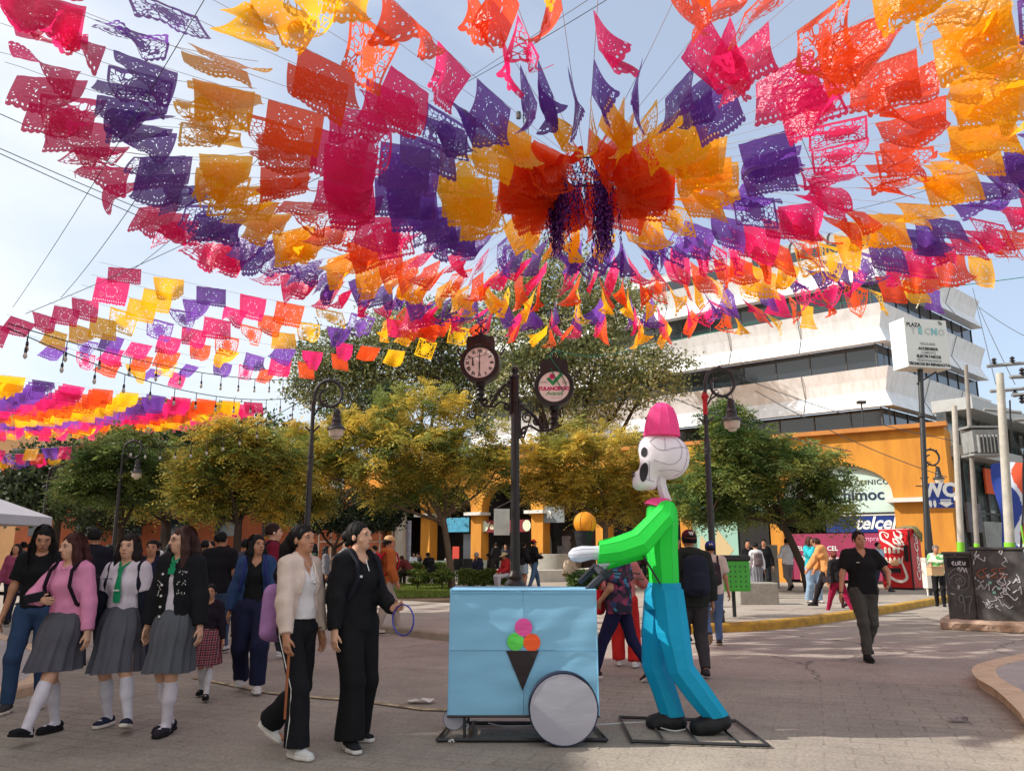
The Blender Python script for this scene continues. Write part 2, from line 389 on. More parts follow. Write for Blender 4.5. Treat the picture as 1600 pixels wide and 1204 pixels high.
        body.chain([t0, t1, t2], [.0105, .0095, .008], k=.006)
        J['h', i] = W_ + d * .09 + nrm * .03; J['d', i] = d; J['n', i] = nrm
    body.cap(NB, NT, .05, .047); body.cap(NT, Hd(0, .0, 1.54), .047, .05)
    body.ell(Hd(0, -.012, 1.605), (.073, .09, .088), Hn); body.ell(Hd(0, .035, 1.56), (.055, .055, .078), Hn, .03)
    body.ell(Hd(0, .056, 1.508), (.028, .027, .024), Hn, .03)
    body.ell(Hd(-.036, .05, 1.553), (.022, .02, .02), Hn, .02); body.ell(Hd(.036, .05, 1.553), (.022, .02, .02), Hn, .02)
    body.cap(Hd(0, .088, 1.60), Hd(0, .108, 1.562), .008, .0125, k=.014); body.ell(Hd(0, .096, 1.557), (.0185, .011, .008), Hn, .01)
    body.cap(Hd(-.035, .078, 1.613), Hd(.035, .078, 1.613), .0125, k=.018)
    for sd in (-1, 1): body.ell(Hd(sd * .076, -.005, 1.572), (.009, .019, .031), Hn, .008)
    body.ell(Hd(0, .086, 1.527), (.024, .012, .009), Hn, .01)
    sd_ = label.__len__() * .137 + h
    P = sdfobj(body, 'person', skin, None, vox)
    tag(P, label, 'person', group); P.location = g; P.rotation_euler.z = R(a); P.scale = (s, s, s)
    J['P'] = P; J['T'] = T; J['Hd'] = Hd; J['s_'] = s; J['vox'] = vox
    # face details
    def small(name, c, r, m):
        n = 10
        V = []; F_ = []
        for i in range(n + 1):
            th = math.pi * i / n
            for k in range(12):
                ph = 2 * math.pi * k / 12; V.append(Vector(c) + HR @ Vector((r[0] * math.sin(th) * math.cos(ph), r[1] * math.sin(th) * math.sin(ph), r[2] * math.cos(th))))
        for i in range(n):
            for k in range(12): F_.append((i * 12 + k, i * 12 + (k + 1) % 12, (i + 1) * 12 + (k + 1) % 12, (i + 1) * 12 + k))
        return npmesh(name, V, F_, m, P, True)
    if near >= 2:
        for sd in (-1, 1):
            small('eye', Hd(sd * .031, .0795, 1.592), (.0135, .009, .0050), EYEW)
            small('pupil', Hd(sd * .031 , .0865, 1.5915), (.0066, .004, .0048), EYED)
            small('eyelid', Hd(sd * .031, .081, 1.5975), (.0165, .010, .0030), BROW)
            small('eyebrow', Hd(sd * .033, .0865, 1.6145), (.0185, .0075, .0034), BROW)
        small('mouth', Hd(0, .0925, 1.527), (.0225, .0085, .0056), LIPM)
    # garments
    def sleeves(q, e, kind, ecuff=None):
        ecuff = e if ecuff is None else ecuff
        for i in (0, 1):
            S_, E_, W_ = J['s', i], J['e', i], J['w', i]
            if kind == 'long': q.cap(S_, E_, .046 + e * .8, .042 + e); q.cap(E_, E_.lerp(W_, .97), .044 + e, .031 + ecuff, k=.03, flat=(0, 1))
            elif kind == 'short': q.cap(S_, S_.lerp(E_, .72), .054 + e, .056 + e, k=.04, flat=(0, 1))
            elif kind == '34': q.cap(S_, E_, .052 + e, .045 + e); q.cap(E_, E_.lerp(W_, .4), .044 + e, .038 + ecuff, k=.03, flat=(0, 1))
    def garment(name, spec, e0):
        q = SDF(); e = spec.get('e', e0); torso(q, e)
        hem = spec.get('hem', .88)
        q.cap(T(0, 0, hem), T(0, 0, 1.06), .105 * tw + e + spec.get('flare', 0), .09 * tw + e, W1, 1.32, .05, (1, 0))
        sleeves(q, e, spec.get('sleeve', 'long'), spec.get('cuff'))
        hp = T(0, 0, hem); up = Vector((0, sl_, cl))
        q.cut(lambda X, Y, Z: np.minimum((hp.z - Z) * up.z + (hp.y - Y) * up.y, .2 * tw + e - np.abs(X)))
        if not spec.get('hood'):
            nc = T(0, .045, 1.47 - spec.get('vneck', 0) * .4); rr = .062 + spec.get('neck', 0)
            q.cut(lambda X, Y, Z: rr - np.sqrt((X - nc.x) ** 2 + (Y - nc.y) ** 2 + ((Z - nc.z) * .8) ** 2))
            if spec.get('vneck'):
                v0 = T(0, .1, 1.42); v1 = T(0, .1, 1.40 - spec['vneck'])
                q.cut(lambda X, Y, Z: np.minimum(np.minimum(.05 * np.clip((Z - v1.z) / spec['vneck'], 0, 1.2) - np.abs(X), Z - v1.z), Y - .02 + 0 * Z))
        else: q.cap(T(-.07, -.06, 1.43), T(.07, -.06, 1.43), .05, None, None, 1, .04); q.cap(T(0, -.085, 1.42), T(0, -.10, 1.36), .06, .04, None, 1, .04)
        if spec.get('collar'):
            for sd in (-1, 1): q.cap(T(sd * .058, .03, 1.44), T(sd * .02, .095, 1.40), .016, .012, k=.012); 
            q.cap(T(-.055, -.035, 1.455), T(.055, -.035, 1.455), .018, k=.02)
        if spec.get('open'):
            w0, w1 = spec['open']
            q.cut(lambda X, Y, Z: np.minimum((w0 + (w1 - w0) * np.clip((1.38 - Z) / .45, 0, 1)) - np.abs(X), Y - .02))
        return sdfobj(q, spec.get('name', name), spec['m'] if 'm' in spec else cloth(spec['c']), P, vox, spec.get('wr', .007), (16, 16, 9), sd_)
    if top: garment('shirt', top, .012)
    if jacket: garment('jacket', jacket, .026)
    if bottom:
        k_ = bottom['k']; bm_ = bottom['m'] if 'm' in bottom else cloth(bottom['c'])
        if k_ in ('pants', 'shorts'):
            q = SDF(); e = bottom.get('e', .014); fl = bottom.get('flare', .0)
            q.cap(T(0, 0, .90), T(0, 0, bottom.get('waist', 1.0)), .107 * tw + e, .098 * tw + e * .5, W1, 1.3, .05, (0, 1))
            for i in (0, 1):
                kn, an = J['k', i], J['a', i]
                if k_ == 'pants':
                    q.cap(hips[i], kn, .09 * tw + e, .06 + e, k=.03); q.cap(kn, kn.lerp(an, bottom.get('len', 1.02)), .058 + e, .04 + e + fl, k=.03, flat=(0, 1))
                else: q.cap(hips[i], hips[i].lerp(kn, .75), .09 * tw + e, .08 + e, k=.03, flat=(0, 1))
            sdfobj(q, 'trousers' if k_ == 'pants' else 'shorts', bm_, P, vox, bottom.get('wr', .007), (15, 15, 7), sd_ + 1)
        else:
            V = []; n = 96; z1 = bottom.get('hem', .52); z0s = bottom.get('waist', 1.04); rows = 12; kc = (J['k', 0] + J['k', 1]) / 2
            spread = abs(J['k', 0].y - J['k', 1].y) * .35
            for j in range(rows + 1):
                t = j / rows; z = z0s + (z1 - z0s) * t; 
                rx = .138 * tw + .012 + (bottom.get('rad', .235) - .15) * t ** .75 + (.035 * math.sin(math.pi * min(t * 1.6, 1))); ry = .106 * tw + .012 + (bottom.get('rad', .235) * .9 - .1 + spread * 1.1) * t ** .8 + .02 * math.sin(math.pi * min(1, t * 1.6))
                c = T(0, 0, z) if z > .9 else T(0, 0, .9) + Vector((0, 0, z - .9)); c = c + Vector((kc.x, kc.y, 0)) * .6 * t
                for k in range(n):
                    an_ = 2 * math.pi * k / n; pl = ((k / n * bottom.get('pleats', 14)) % 1); pf = (pl - .5) * .045 * t ** .8 + .004 * math.sin(an_ * 5 + 3 * t)
                    V.append((c.x + (rx + pf) * math.cos(an_), c.y + (ry + pf) * math.sin(an_), c.z + .008 * t * math.sin(an_ * 3 + sd_)))
            F_ = [(j * n + k, (j + 1) * n + k, (j + 1) * n + (k + 1) % n, j * n + (k + 1) % n) for j in range(rows) for k in range(n)]
            npmesh('skirt', V, F_, bm_, P, True)
    if socks:
        q = SDF()
        for i in (0, 1):
            kn, an, fd = J['k', i], J['a', i], J['fd', i]; a0 = kn.lerp(an, socks[1])
            q.cap(a0, kn.lerp(an, .5), .054, .05, k=.02, flat=(1, 0)); q.cap(kn.lerp(an, .5), an, .05, .039); q.ell(kn.lerp(an, .35) + Vector((0, -.016, 0)), (.052, .052, .09), None, .03)
            q.cap(an - fd * .03 - Vector((0, 0, .045)), an + fd * .1 - Vector((0, 0, .045)), .036, .03)
        sdfobj(q, 'socks', cloth(socks[0]), P, vox, .002)
    if shoes:
        for i in (0, 1):
            an, fd = J['a', i], J['fd', i]; dn = Vector((0, 0, -1)); dn = (dn - fd * dn.dot(fd)).normalized(); sx_ = dn.cross(fd)
            q = SDF(); hi_ = shoes.get('hi', 0)
            q.cap(an - fd * .045 + dn * .038, an + fd * .05 + dn * .045, .039, .036, k=.02); q.cap(an + fd * .05 + dn * .045, an + fd * .145 + dn * .055, .036, .028, sx_, 1.35, k=.03)
            if hi_: q.cap(an - fd * .01, an + dn * .03, .05, .045, k=.02, flat=(1, 0))
            pl = an + dn * .075
            q.cut(lambda X, Y, Z, pl=pl, dn=dn: (X - pl.x) * dn.x + (Y - pl.y) * dn.y + (Z - pl.z) * dn.z)
            if not hi_:
                op = an - dn * .01
                q.cut(lambda X, Y, Z, op=op: .036 + (.02 if shoes.get('mary') else 0) - np.sqrt((X - op.x) ** 2 + (Y - op.y - (.03 if shoes.get('mary') else 0)) ** 2 + (Z - op.z) ** 2))
            so_ = sdfobj(q, 'shoe', cloth(shoes['c']), P, vox)
            q = SDF(); th_ = shoes.get('sole', .012); pl2 = an + dn * (.085)
            q.cap(an - fd * .045 + dn * .07, an + fd * .05 + dn * .07, .043, .04, k=.02); q.cap(an + fd * .05 + dn * .07, an + fd * .147 + dn * .07, .04, .031, sx_, 1.35, k=.03)
            q.cut(lambda X, Y, Z, pl2=pl2, dn=dn: (X - pl2.x) * dn.x + (Y - pl2.y) * dn.y + (Z - pl2.z) * dn.z)
            pl3 = an + dn * (.085 - th_ - .012)
            q.cut(lambda X, Y, Z, pl3=pl3, dn=dn: -((X - pl3.x) * dn.x + (Y - pl3.y) * dn.y + (Z - pl3.z) * dn.z))
            sdfobj(q, 'sole', cloth(shoes.get('sc', (30, 28, 28))), so_, vox)
    if hair:
        st, hc = hair[0], hair[1]; q = SDF()
        q.ell(Hd(0, -.022, 1.620), (.080, .094, .085), Hn)
        q.ell(Hd(0, -.03, 1.59), (.08, .088, .09), Hn)
        dnv = Vector((0, 0, -1))
        if st in ('long', 'pony', 'bob', 'loose'):
            ln = {'long': .30, 'bob': .13, 'pony': .06, 'loose': .24}[st] * (hair[2] if len(hair) > 2 else 1)
            if st != 'pony':
                for sd in (-1, 1):
                    a0 = Hd(sd * .072, .0, 1.60); a1 = Hd(sd * .085, .0, 1.50); a2 = a1 + dnv * ln + Vector((sd * .01, .015 + lean * .002, 0))
                    q.chain([a0, a1, a2], [.026, .034, .022 if st != 'bob' else .03], k=.03)
                b0 = Hd(0, -.075, 1.58); b1 = Hd(0, -.085, 1.48); b2 = b1 + dnv * ln + Vector((0, -.03, 0)); q.cap(b0, b1, .05, .05, W1, 1.6); q.cap(b1, b2, .05, .032, W1, 1.9)
            else:
                b0 = Hd(0, -.11, 1.62); b1 = b0 + Vector((0, -.05, -.10)); b2 = b1 + Vector((0, -.05, -.22)); b3 = b2 + Vector((0, -.01, -.12)); q.chain([b0, b1, b2, b3], [.035, .055, .05, .02], k=.03)
        if st == 'bun': q.ell(Hd(0, -.125, 1.585), (.045, .042, .045), Hn, .02)
        bangs = hair[3] if len(hair) > 3 else 0
        fc = Hd(0, .098, 1.545 - .0 * bangs); fr_ = (.068 if st == 'bun' else .066, .092 if st == 'bun' else .088, (.120 if st == 'bun' else .108) - .036 * bangs)
        if st == 'short': 
            lowp = Hd(0, 0, 1.555)
            q.cut(lambda X, Y, Z: lowp.z - Z + 0 * X + 0 * Y)
            fr_ = (.07, .10, .10)
        def facecut(X, Y, Z):
            dx, dy, dz = X - fc.x, Y - fc.y, Z - fc.z
            lx, ly, lz = [dx * Hn[0][j] + dy * Hn[1][j] + dz * Hn[2][j] for j in range(3)]
            return (1 - np.sqrt((lx / fr_[0]) ** 2 + (ly / fr_[1]) ** 2 + (lz / fr_[2]) ** 2)) * .06
        q.cut(facecut)
        ex = None
        if near == 3:     # loose strands over the mass
            rs_ = np.random.default_rng(int(sd_ * 97)); EV = []; EF = []; lng = {'long': .34, 'bob': .17, 'loose': .28}.get(st, 0) * (hair[2] if len(hair) > 2 else 1)
            for _ in range(150 if lng else 60):
                ph = math.radians(rs_.uniform(-62, 242)) + math.pi if lng else rs_.uniform(0, 6.28)
                cx_, cy_ = math.cos(ph), math.sin(ph)
                if cy_ > .45: continue
                pts_ = []; fl = rs_.uniform(.0, .012)
                for t in (.25, .5, .75, 1.): a_ = t * 1.5; pts_.append(Hd(cx_ * (.083 + fl) * math.sin(a_), -.022 + cy_ * (.098 + fl) * math.sin(a_), 1.620 + (.089 + fl) * math.cos(a_)))
                if lng:
                    e0 = pts_[-1]; out_ = Vector((cx_, cy_, 0)) * .02; L1 = .08 + lng * rs_.uniform(.75, 1.12)
                    for t in (.3, .6, .85, 1.): pts_.append(e0 + Vector((0, 0, -L1 * t)) + out_ * math.sin(t * 2.6) + Vector((rs_.normal() * .006, rs_.normal() * .006, 0)))
                w_ = .0016; o_ = len(EV); tn = Vector((-cy_, cx_, 0))
                for p_ in pts_: EV += [p_ - tn * w_, p_ + tn * w_]
                EF += [(o_ + 2*i, o_ + 2*i + 1, o_ + 2*i + 3, o_ + 2*i + 2) for i in range(len(pts_) - 1)]
            if EF: ex = (np.array([tuple(v) for v in EV]), np.array(EF))
        sdfobj(q, 'hair', HAIRM(hc), P, vox, .0035 if st == 'bun' else .006 if near == 3 else .005, (70, 70, 7), sd_ + 2, extra=ex)
    if hat:
        q = SDF(); ty, hcx = hat[0], hat[1]; bk = -1 if ty == 'cap_back' else 1
        if ty.startswith('cap'):
            q.ell(Hd(0, -.012, 1.632), (.088, .104, .088), Hn); lz = Hd(0, 0, 1.618)
            nv = HR @ Vector((0, 0, 1)); q.cut(lambda X, Y, Z: -((X - lz.x) * nv.x + (Y - lz.y) * nv.y + (Z - lz.z) * nv.z))
            ho = sdfobj(q, 'cap', cloth(hcx), P, vox)
            b = MB(); pts = []
            for k in range(13):
                t = math.pi * k / 12; pts.append((.075 * math.cos(t), .06 + .085 * math.sin(t)))
            V = [Hd(x, bk * (y if abs(y) > 0 else 0), 1.628 - .02 * (y - .06) / .085) for x, y in pts] + [Hd(x, bk * y, 1.622 - .02 * (y - .06) / .085) for x, y in pts]
            b.add(V, [tuple(range(13)), tuple(range(25, 12, -1))] + [(k, k + 1, k + 14, k + 13) for k in range(12)])
            b.build('visor', cloth(hat[2] if len(hat) > 2 else hcx), ho)
        elif ty == 'straw':
            q.ell(Hd(0, -.01, 1.66), (.085, .095, .075), Hn); q.ell(Hd(0, -.005, 1.635), (.17, .185, .018), Hn, .03)
            sdfobj(q, 'hat', cloth(hcx), P, vox)
        elif ty == 'beanie':
            q.ell(Hd(0, -.015, 1.635), (.088, .10, .09), Hn); sdfobj(q, 'beanie', cloth(hcx), P, vox)
    return J
def world_of(J, v): 
    P = J['P']; M = Matrix.Translation(P.location) @ Matrix.Rotation(P.rotation_euler.z, 4, 'Z') @ Matrix.Scale(P.scale[0], 4); return M @ Vector(v)
def backpack(J, col, label, w=.30, hgt=.44, d=.14, zc=1.17, front=False, straps=True):
    P = J['P']; T = J['T']; s = P.scale[0]; q = SDF(); y0 = -.135 - d / 2 - .01
    r = d / 2
    q.cap(T(0, y0, zc - hgt / 2 + r), T(0, y0, zc + hgt / 2 - r), r, r * .9, np.array((1., 0, 0)), w / d, .03)
    q.cap(T(0, y0 - r * .75, zc - hgt * .28), T(0, y0 - r * .75, zc - hgt * .02), r * .6, r * .55, np.array((1., 0, 0)), w / d * 1.0, .015)
    o = sdfobj(q, 'backpack', cloth(col), None, J['vox'], .004, (14, 14, 9), zc)
    tag(o, label, 'backpack'); o.location = P.location; o.rotation_euler.z = P.rotation_euler.z; o.scale = P.scale
    if straps:
        b = MB()
        for sd in (-1, 1):
            b.tube([T(sd * .09, y0 + r * .6, zc + .16), T(sd * .10, -.07, 1.455), T(sd * .105, .02, 1.47), T(sd * .11, .125, 1.38), T(sd * .125, .155, 1.25), T(sd * .16, .09, 1.10), T(sd * .13, y0 + r, zc - .15)], [.017] * 7, 6)
        b.build('strap', cloth(tuple(max(0, c - 12) for c in col)), o, True)
    return o
# ---------------------------------------------------------------- ground: road, pavers, plaza, kerbs
def ground_mat(name, c1, c2, brick=None, joint=None, bump=.25, rot=0, crack=False):
    m = bpy.data.materials.new(name); m.use_nodes = True; nt = m.node_tree; b = nt.nodes['Principled BSDF']; N = nt.nodes.new; K = nt.links.new
    b.inputs['Roughness'].default_value = .82; b.inputs['Specular IOR Level'].default_value = .35
    t = N('ShaderNodeTexCoord'); mp = N('ShaderNodeMapping'); mp.inputs['Rotation'].default_value = (0, 0, rot); K(t.outputs['Object'], mp.inputs[0])
    n1 = N('ShaderNodeTexNoise'); n1.inputs['Scale'].default_value = .55; n1.inputs['Detail'].default_value = 8; n1.inputs['Roughness'].default_value = .65; K(t.outputs['Object'], n1.inputs['Vector'])
    n2 = N('ShaderNodeTexNoise'); n2.inputs['Scale'].default_value = 38; n2.inputs['Detail'].default_value = 4; K(t.outputs['Object'], n2.inputs['Vector'])
    mx = N('ShaderNodeMixRGB'); mx.inputs[1].default_value = c1; mx.inputs[2].default_value = c2
    r = N('ShaderNodeValToRGB'); r.color_ramp.elements[0].position = .36; r.color_ramp.elements[1].position = .66; K(n1.outputs['Fac'], r.inputs[0]); K(r.outputs[0], mx.inputs[0])
    ov = N('ShaderNodeMixRGB'); ov.blend_type = 'OVERLAY'; ov.inputs[0].default_value = .55; K(mx.outputs[0], ov.inputs[1]); K(n2.outputs['Fac'], ov.inputs[2])
    col = ov.outputs[0]; h = n2.outputs['Fac']
    if brick:
        w, hh, ms = brick; br = N('ShaderNodeTexBrick'); br.inputs['Scale'].default_value = 1; br.inputs['Brick Width'].default_value = w; br.inputs['Row Height'].default_value = hh
        br.inputs['Mortar Size'].default_value = ms; br.inputs['Mortar Smooth'].default_value = .3; br.inputs['Bias'].default_value = 0
        br.inputs['Color1'].default_value = (.84, .84, .84, 1); br.inputs['Color2'].default_value = (1, 1, 1, 1); br.inputs['Mortar'].default_value = (.55, .53, .51, 1)
        if joint: br.offset = joint
        K(mp.outputs[0], br.inputs['Vector'])
        mm = N('ShaderNodeMixRGB'); mm.blend_type = 'MULTIPLY'
        # pavers worn and silted over in patches
        wr = N('ShaderNodeTexNoise'); wr.inputs['Scale'].default_value = .32; wr.inputs['Detail'].default_value = 3; K(t.outputs['Object'], wr.inputs['Vector'])
        rr = N('ShaderNodeMapRange'); rr.inputs[1].default_value = .40; rr.inputs[2].default_value = .62; rr.inputs[3].default_value = .12; rr.inputs[4].default_value = .8; K(wr.outputs['Fac'], rr.inputs[0])
        K(rr.outputs[0], mm.inputs[0]); K(col, mm.inputs[1]); K(br.outputs['Color'], mm.inputs[2]); col = mm.outputs[0]
        sb = N('ShaderNodeMath'); sb.operation = 'MULTIPLY_ADD'; sb.inputs[1].default_value = -.8; K(br.outputs['Fac'], sb.inputs[0]); K(n2.outputs['Fac'], sb.inputs[2]); h = sb.outputs[0]
    if crack:
        v = N('ShaderNodeTexVoronoi'); v.feature = 'DISTANCE_TO_EDGE'; v.inputs['Scale'].default_value = .33; 
        nn = N('ShaderNodeTexNoise'); nn.inputs['Scale'].default_value = 1.6; nn.inputs['Detail'].default_value = 5; K(t.outputs['Object'], nn.inputs['Vector'])
        va = N('ShaderNodeMixRGB'); va.inputs[0].default_value = .35; K(t.outputs['Object'], va.inputs[1]); K(nn.outputs['Color'], va.inputs[2]); K(va.outputs[0], v.inputs['Vector'])
        lt = N('ShaderNodeMath'); lt.operation = 'LESS_THAN'; lt.inputs[1].default_value = .004; K(v.outputs['Distance'], lt.inputs[0])
        ml = N('ShaderNodeMath'); ml.operation = 'MULTIPLY'; ml.inputs[1].default_value = .5; K(lt.outputs[0], ml.inputs[0])
        mc = N('ShaderNodeMixRGB'); mc.inputs[2].default_value = (.03, .028, .026, 1); K(ml.outputs[0], mc.inputs[0]); K(col, mc.inputs[1]); col = mc.outputs[0]
    # dropped gum and oil spots
    gv = N('ShaderNodeTexVoronoi'); gv.inputs['Scale'].default_value = 3.1; K(t.outputs['Object'], gv.inputs['Vector']); gs = N('ShaderNodeSeparateColor'); K(gv.outputs['Color'], gs.inputs[0])
    gm = N('ShaderNodeMath'); gm.operation = 'MULTIPLY'; gm.inputs[1].default_value = .085; K(gs.outputs[0], gm.inputs[0]); gl = N('ShaderNodeMath'); gl.operation = 'LESS_THAN'; K(gv.outputs['Distance'], gl.inputs[0]); K(gm.outputs[0], gl.inputs[1])
    g2_ = N('ShaderNodeMath'); g2_.operation = 'MULTIPLY'; g2_.inputs[1].default_value = .45; K(gl.outputs[0], g2_.inputs[0]); gx_ = N('ShaderNodeMixRGB'); gx_.inputs[2].default_value = (.06, .055, .05, 1); K(g2_.outputs[0], gx_.inputs[0]); K(col, gx_.inputs[1]); col = gx_.outputs[0]
    st_ = N('ShaderNodeTexNoise'); st_.inputs['Scale'].default_value = 1.3; st_.inputs['Detail'].default_value = 9; st_.inputs['Roughness'].default_value = .75; K(t.outputs['Object'], st_.inputs['Vector']); sr = N('ShaderNodeMapRange'); sr.inputs[1].default_value = .5; sr.inputs[2].default_value = .75; sr.inputs[3].default_value = 0; sr.inputs[4].default_value = .45; K(st_.outputs['Fac'], sr.inputs[0])
    sx_ = N('ShaderNodeMixRGB'); sx_.blend_type = 'MULTIPLY'; sx_.inputs[2].default_value = (.45, .42, .40, 1); K(sr.outputs[0], sx_.inputs[0]); K(col, sx_.inputs[1]); col = sx_.outputs[0]
    K(col, b.inputs['Base Color'])
    bu = N('ShaderNodeBump'); bu.inputs['Strength'].default_value = bump; bu.inputs['Distance'].default_value = .01; K(h, bu.inputs['Height']); K(bu.outputs[0], b.inputs['Normal'])
    return m
GROAD = ground_mat('road_surface', C(164, 152, 139), C(142, 131, 121), bump=.3, crack=True)
GPAVE = ground_mat('road_pavers', C(160, 150, 136), C(136, 127, 117), brick=(.40, .20, .010), bump=.4, rot=.35)
GPLAZA = ground_mat('plaza_paving', C(172, 160, 146), C(152, 141, 129), brick=(2.4, 1.2, .02), bump=.2, rot=.55)
GISL = ground_mat('island_paving', C(176, 168, 162), C(154, 146, 142), bump=.4)
GRASSB = ground_mat('soil', C(96, 74, 54), C(70, 56, 40), bump=.6)
b = MB(); b.quad((-400, -400, -.02), (400, -400, -.02), (400, 600, -.02), (-400, 600, -.02)); tag(b.build('ground', GROAD), kind='structure')
def sheet(name, pts, z, m, kind='structure'):
    b = MB(); b.add([(x, y, z) for x, y in pts], [tuple(range(len(pts)))]); o = b.build(name, m)
    for p in o.data.polygons:
        if p.normal.z < 0: o.data.flip_normals(); break
    return tag(o, kind=kind)
sheet('road', [(-60, -10), (60, -10), (60, 60), (-60, 60)], -.012, GROAD)
sheet('paver_strip', [(-30, -9), (30, -9), (30, 8.6), (14, 9.4), (7, 9.0), (2.5, 9.9), (-2, 10.9), (-8, 12), (-30, 14)], -.004, GPAVE)
def spline(pts, n=8):
    o = []; P = [Vector(p) for p in pts]
    for i in range(len(P) - 1):
        a, b_, c, d = P[max(i-1, 0)], P[i], P[i+1], P[min(i+2, len(P)-1)]
        for k in range(n):
            t = k / n; o.append(.5 * ((2*b_) + (c-a)*t + (2*a-5*b_+4*c-d)*t*t + (3*b_-a-3*c+d)*t**3))
    o.append(P[-1]); return o
def kerb(name, pts, m, label, w=.18, h=.13, closed=False):
    P = spline(pts); V = []; n = len(P)
    for i, p in enumerate(P):
        t = (P[min(i+1, n-1)] - P[max(i-1, 0)]).normalized(); nr = Vector((-t.y, t.x))
        jit = .006 * math.sin(i * 2.3)
        for (o_, z) in ((0, -.02), (.0, h - .03), (.02, h - .005), (.04, h), (w, h + jit * .5), (w, -.02)): V.append((p.x + nr.x * o_, p.y + nr.y * o_, z))
    F_ = [(i*6+k, i*6+k+1, (i+1)*6+k+1, (i+1)*6+k) for i in range(n-1) for k in range(5)]
    b = MB(); b.add(V, F_ + [tuple(range(5, -1, -1)), tuple((n-1)*6+k for k in range(6))]); o = b.build(name, m, smooth=35); tag(o, kind='structure'); return P
KY = mat('kerb_yellow', C(206, 158, 48), .7, .5, 25, .25, 5, col2=C(150, 112, 50)); KB = mat('kerb_stone', C(206, 178, 146), .8, .6, 25, .2, 6)
KG = mat('kerb_concrete', C(158, 148, 132), .85, .5, 25, .2, 5)
# plaza edge, left to right
pz1 = [(-9.5, 24), (-6.3, 18.6), (-4, 16.4), (-2.5, 15.4), (-1.04, 13.9), (.4, 13.7), (1.6, 14.1), (2.75, 15.0)]
pz2 = [(2.75, 15.0), (3.94, 15.35), (5.4, 16.2), (8.2, 19.0), (12.6, 24.0), (16, 28.2), (22, 34)]
k1 = kerb('kerb', pz1, KG, '', .16, .12); k2 = kerb('kerb', pz2, KY, '', .22, .15)
sheet('plaza', [(p.x, p.y + .05) for p in k1] + [(p.x - .02, p.y + .1) for p in k2[1:]] + [(30, 60), (-30, 60), (-30, 34)], .118, GPLAZA)
isl = [(12, 14.4), (9, 12.9), (6.81, 11.17), (5.7, 10.2), (5.15, 9.3), (4.85, 8.4), (4.42, 7.35), (3.9, 6.2), (3.4, 4.5), (3.4, 2)]
ki = kerb('kerb', isl[::-1], KB, '', -.20, .11)
sheet('traffic_island', [(p.x + .05, p.y) for p in ki] + [(20, 14), (20, 0)], .10, GISL)
il = [(-12, 16), (-9.6, 14.9), (-7.65, 13), (-6.1, 11.2), (-5.3, 9.7), (-5.0, 8.9), (-5.15, 8.3), (-5.8, 7.7), (-8, 6.8), (-12, 5.5)]
ki = kerb('kerb', il[::-1], KB, '', .20, .11)
sheet('traffic_island', [(p.x - .05, p.y) for p in ki] + [(-20, 14), (-20, 8)], .10, GISL)
# ---------------------------------------------------------------- planters and beds
def bed(pts, z, name='planting_bed'): return sheet(name, pts, z, GRASSB)
bed([(-7.5, 26), (-1.0, 21.3), (3.5, 25.5), (4.2, 30), (-6, 33)], .124)
LEAFC = {}
def leafmat(name='foliage', rough=.55, trans=.35):
    if name in MATS: return MATS[name]
    m = bpy.data.materials.new(name); m.use_nodes = True; nt = m.node_tree; nt.nodes.clear(); N = nt.nodes.new; K = nt.links.new
    a = N('ShaderNodeAttribute'); a.attribute_name = 'tint'; p = N('ShaderNodeBsdfPrincipled'); p.inputs['Roughness'].default_value = rough; p.inputs['Specular IOR Level'].default_value = .35
    tr = N('ShaderNodeBsdfTranslucent'); mx = N('ShaderNodeMixShader'); mx.inputs[0].default_value = trans; o = N('ShaderNodeOutputMaterial')
    K(a.outputs['Color'], p.inputs['Base Color']); K(a.outputs['Color'], tr.inputs['Color']); K(p.outputs[0], mx.inputs[1]); K(tr.outputs[0], mx.inputs[2]); K(mx.outputs[0], o.inputs[0])
    MATS[name] = m; return m
def quads_leaf(Cn, D, Wd, ln, wd, tint):
    """leaf quads: centre, direction, width vector"""
    a = Cn - D * ln[:, None] * .5; c = Cn + D * ln[:, None] * .5; s_ = Wd * wd[:, None] * .5
    V = np.stack([a, Cn + s_, c, Cn - s_], 1).reshape(-1, 3); F_ = np.arange(len(V)).reshape(-1, 4); return V, F_, np.repeat(tint, 4, 0)
def unit(v): return v / (np.linalg.norm(v, axis=-1, keepdims=True) + 1e-9)
def tintpick(n, cols, mixr=.0):
    A = np.array([C(*c)[:3] for c in cols]); i = rng.integers(0, len(A), n); return A[i]
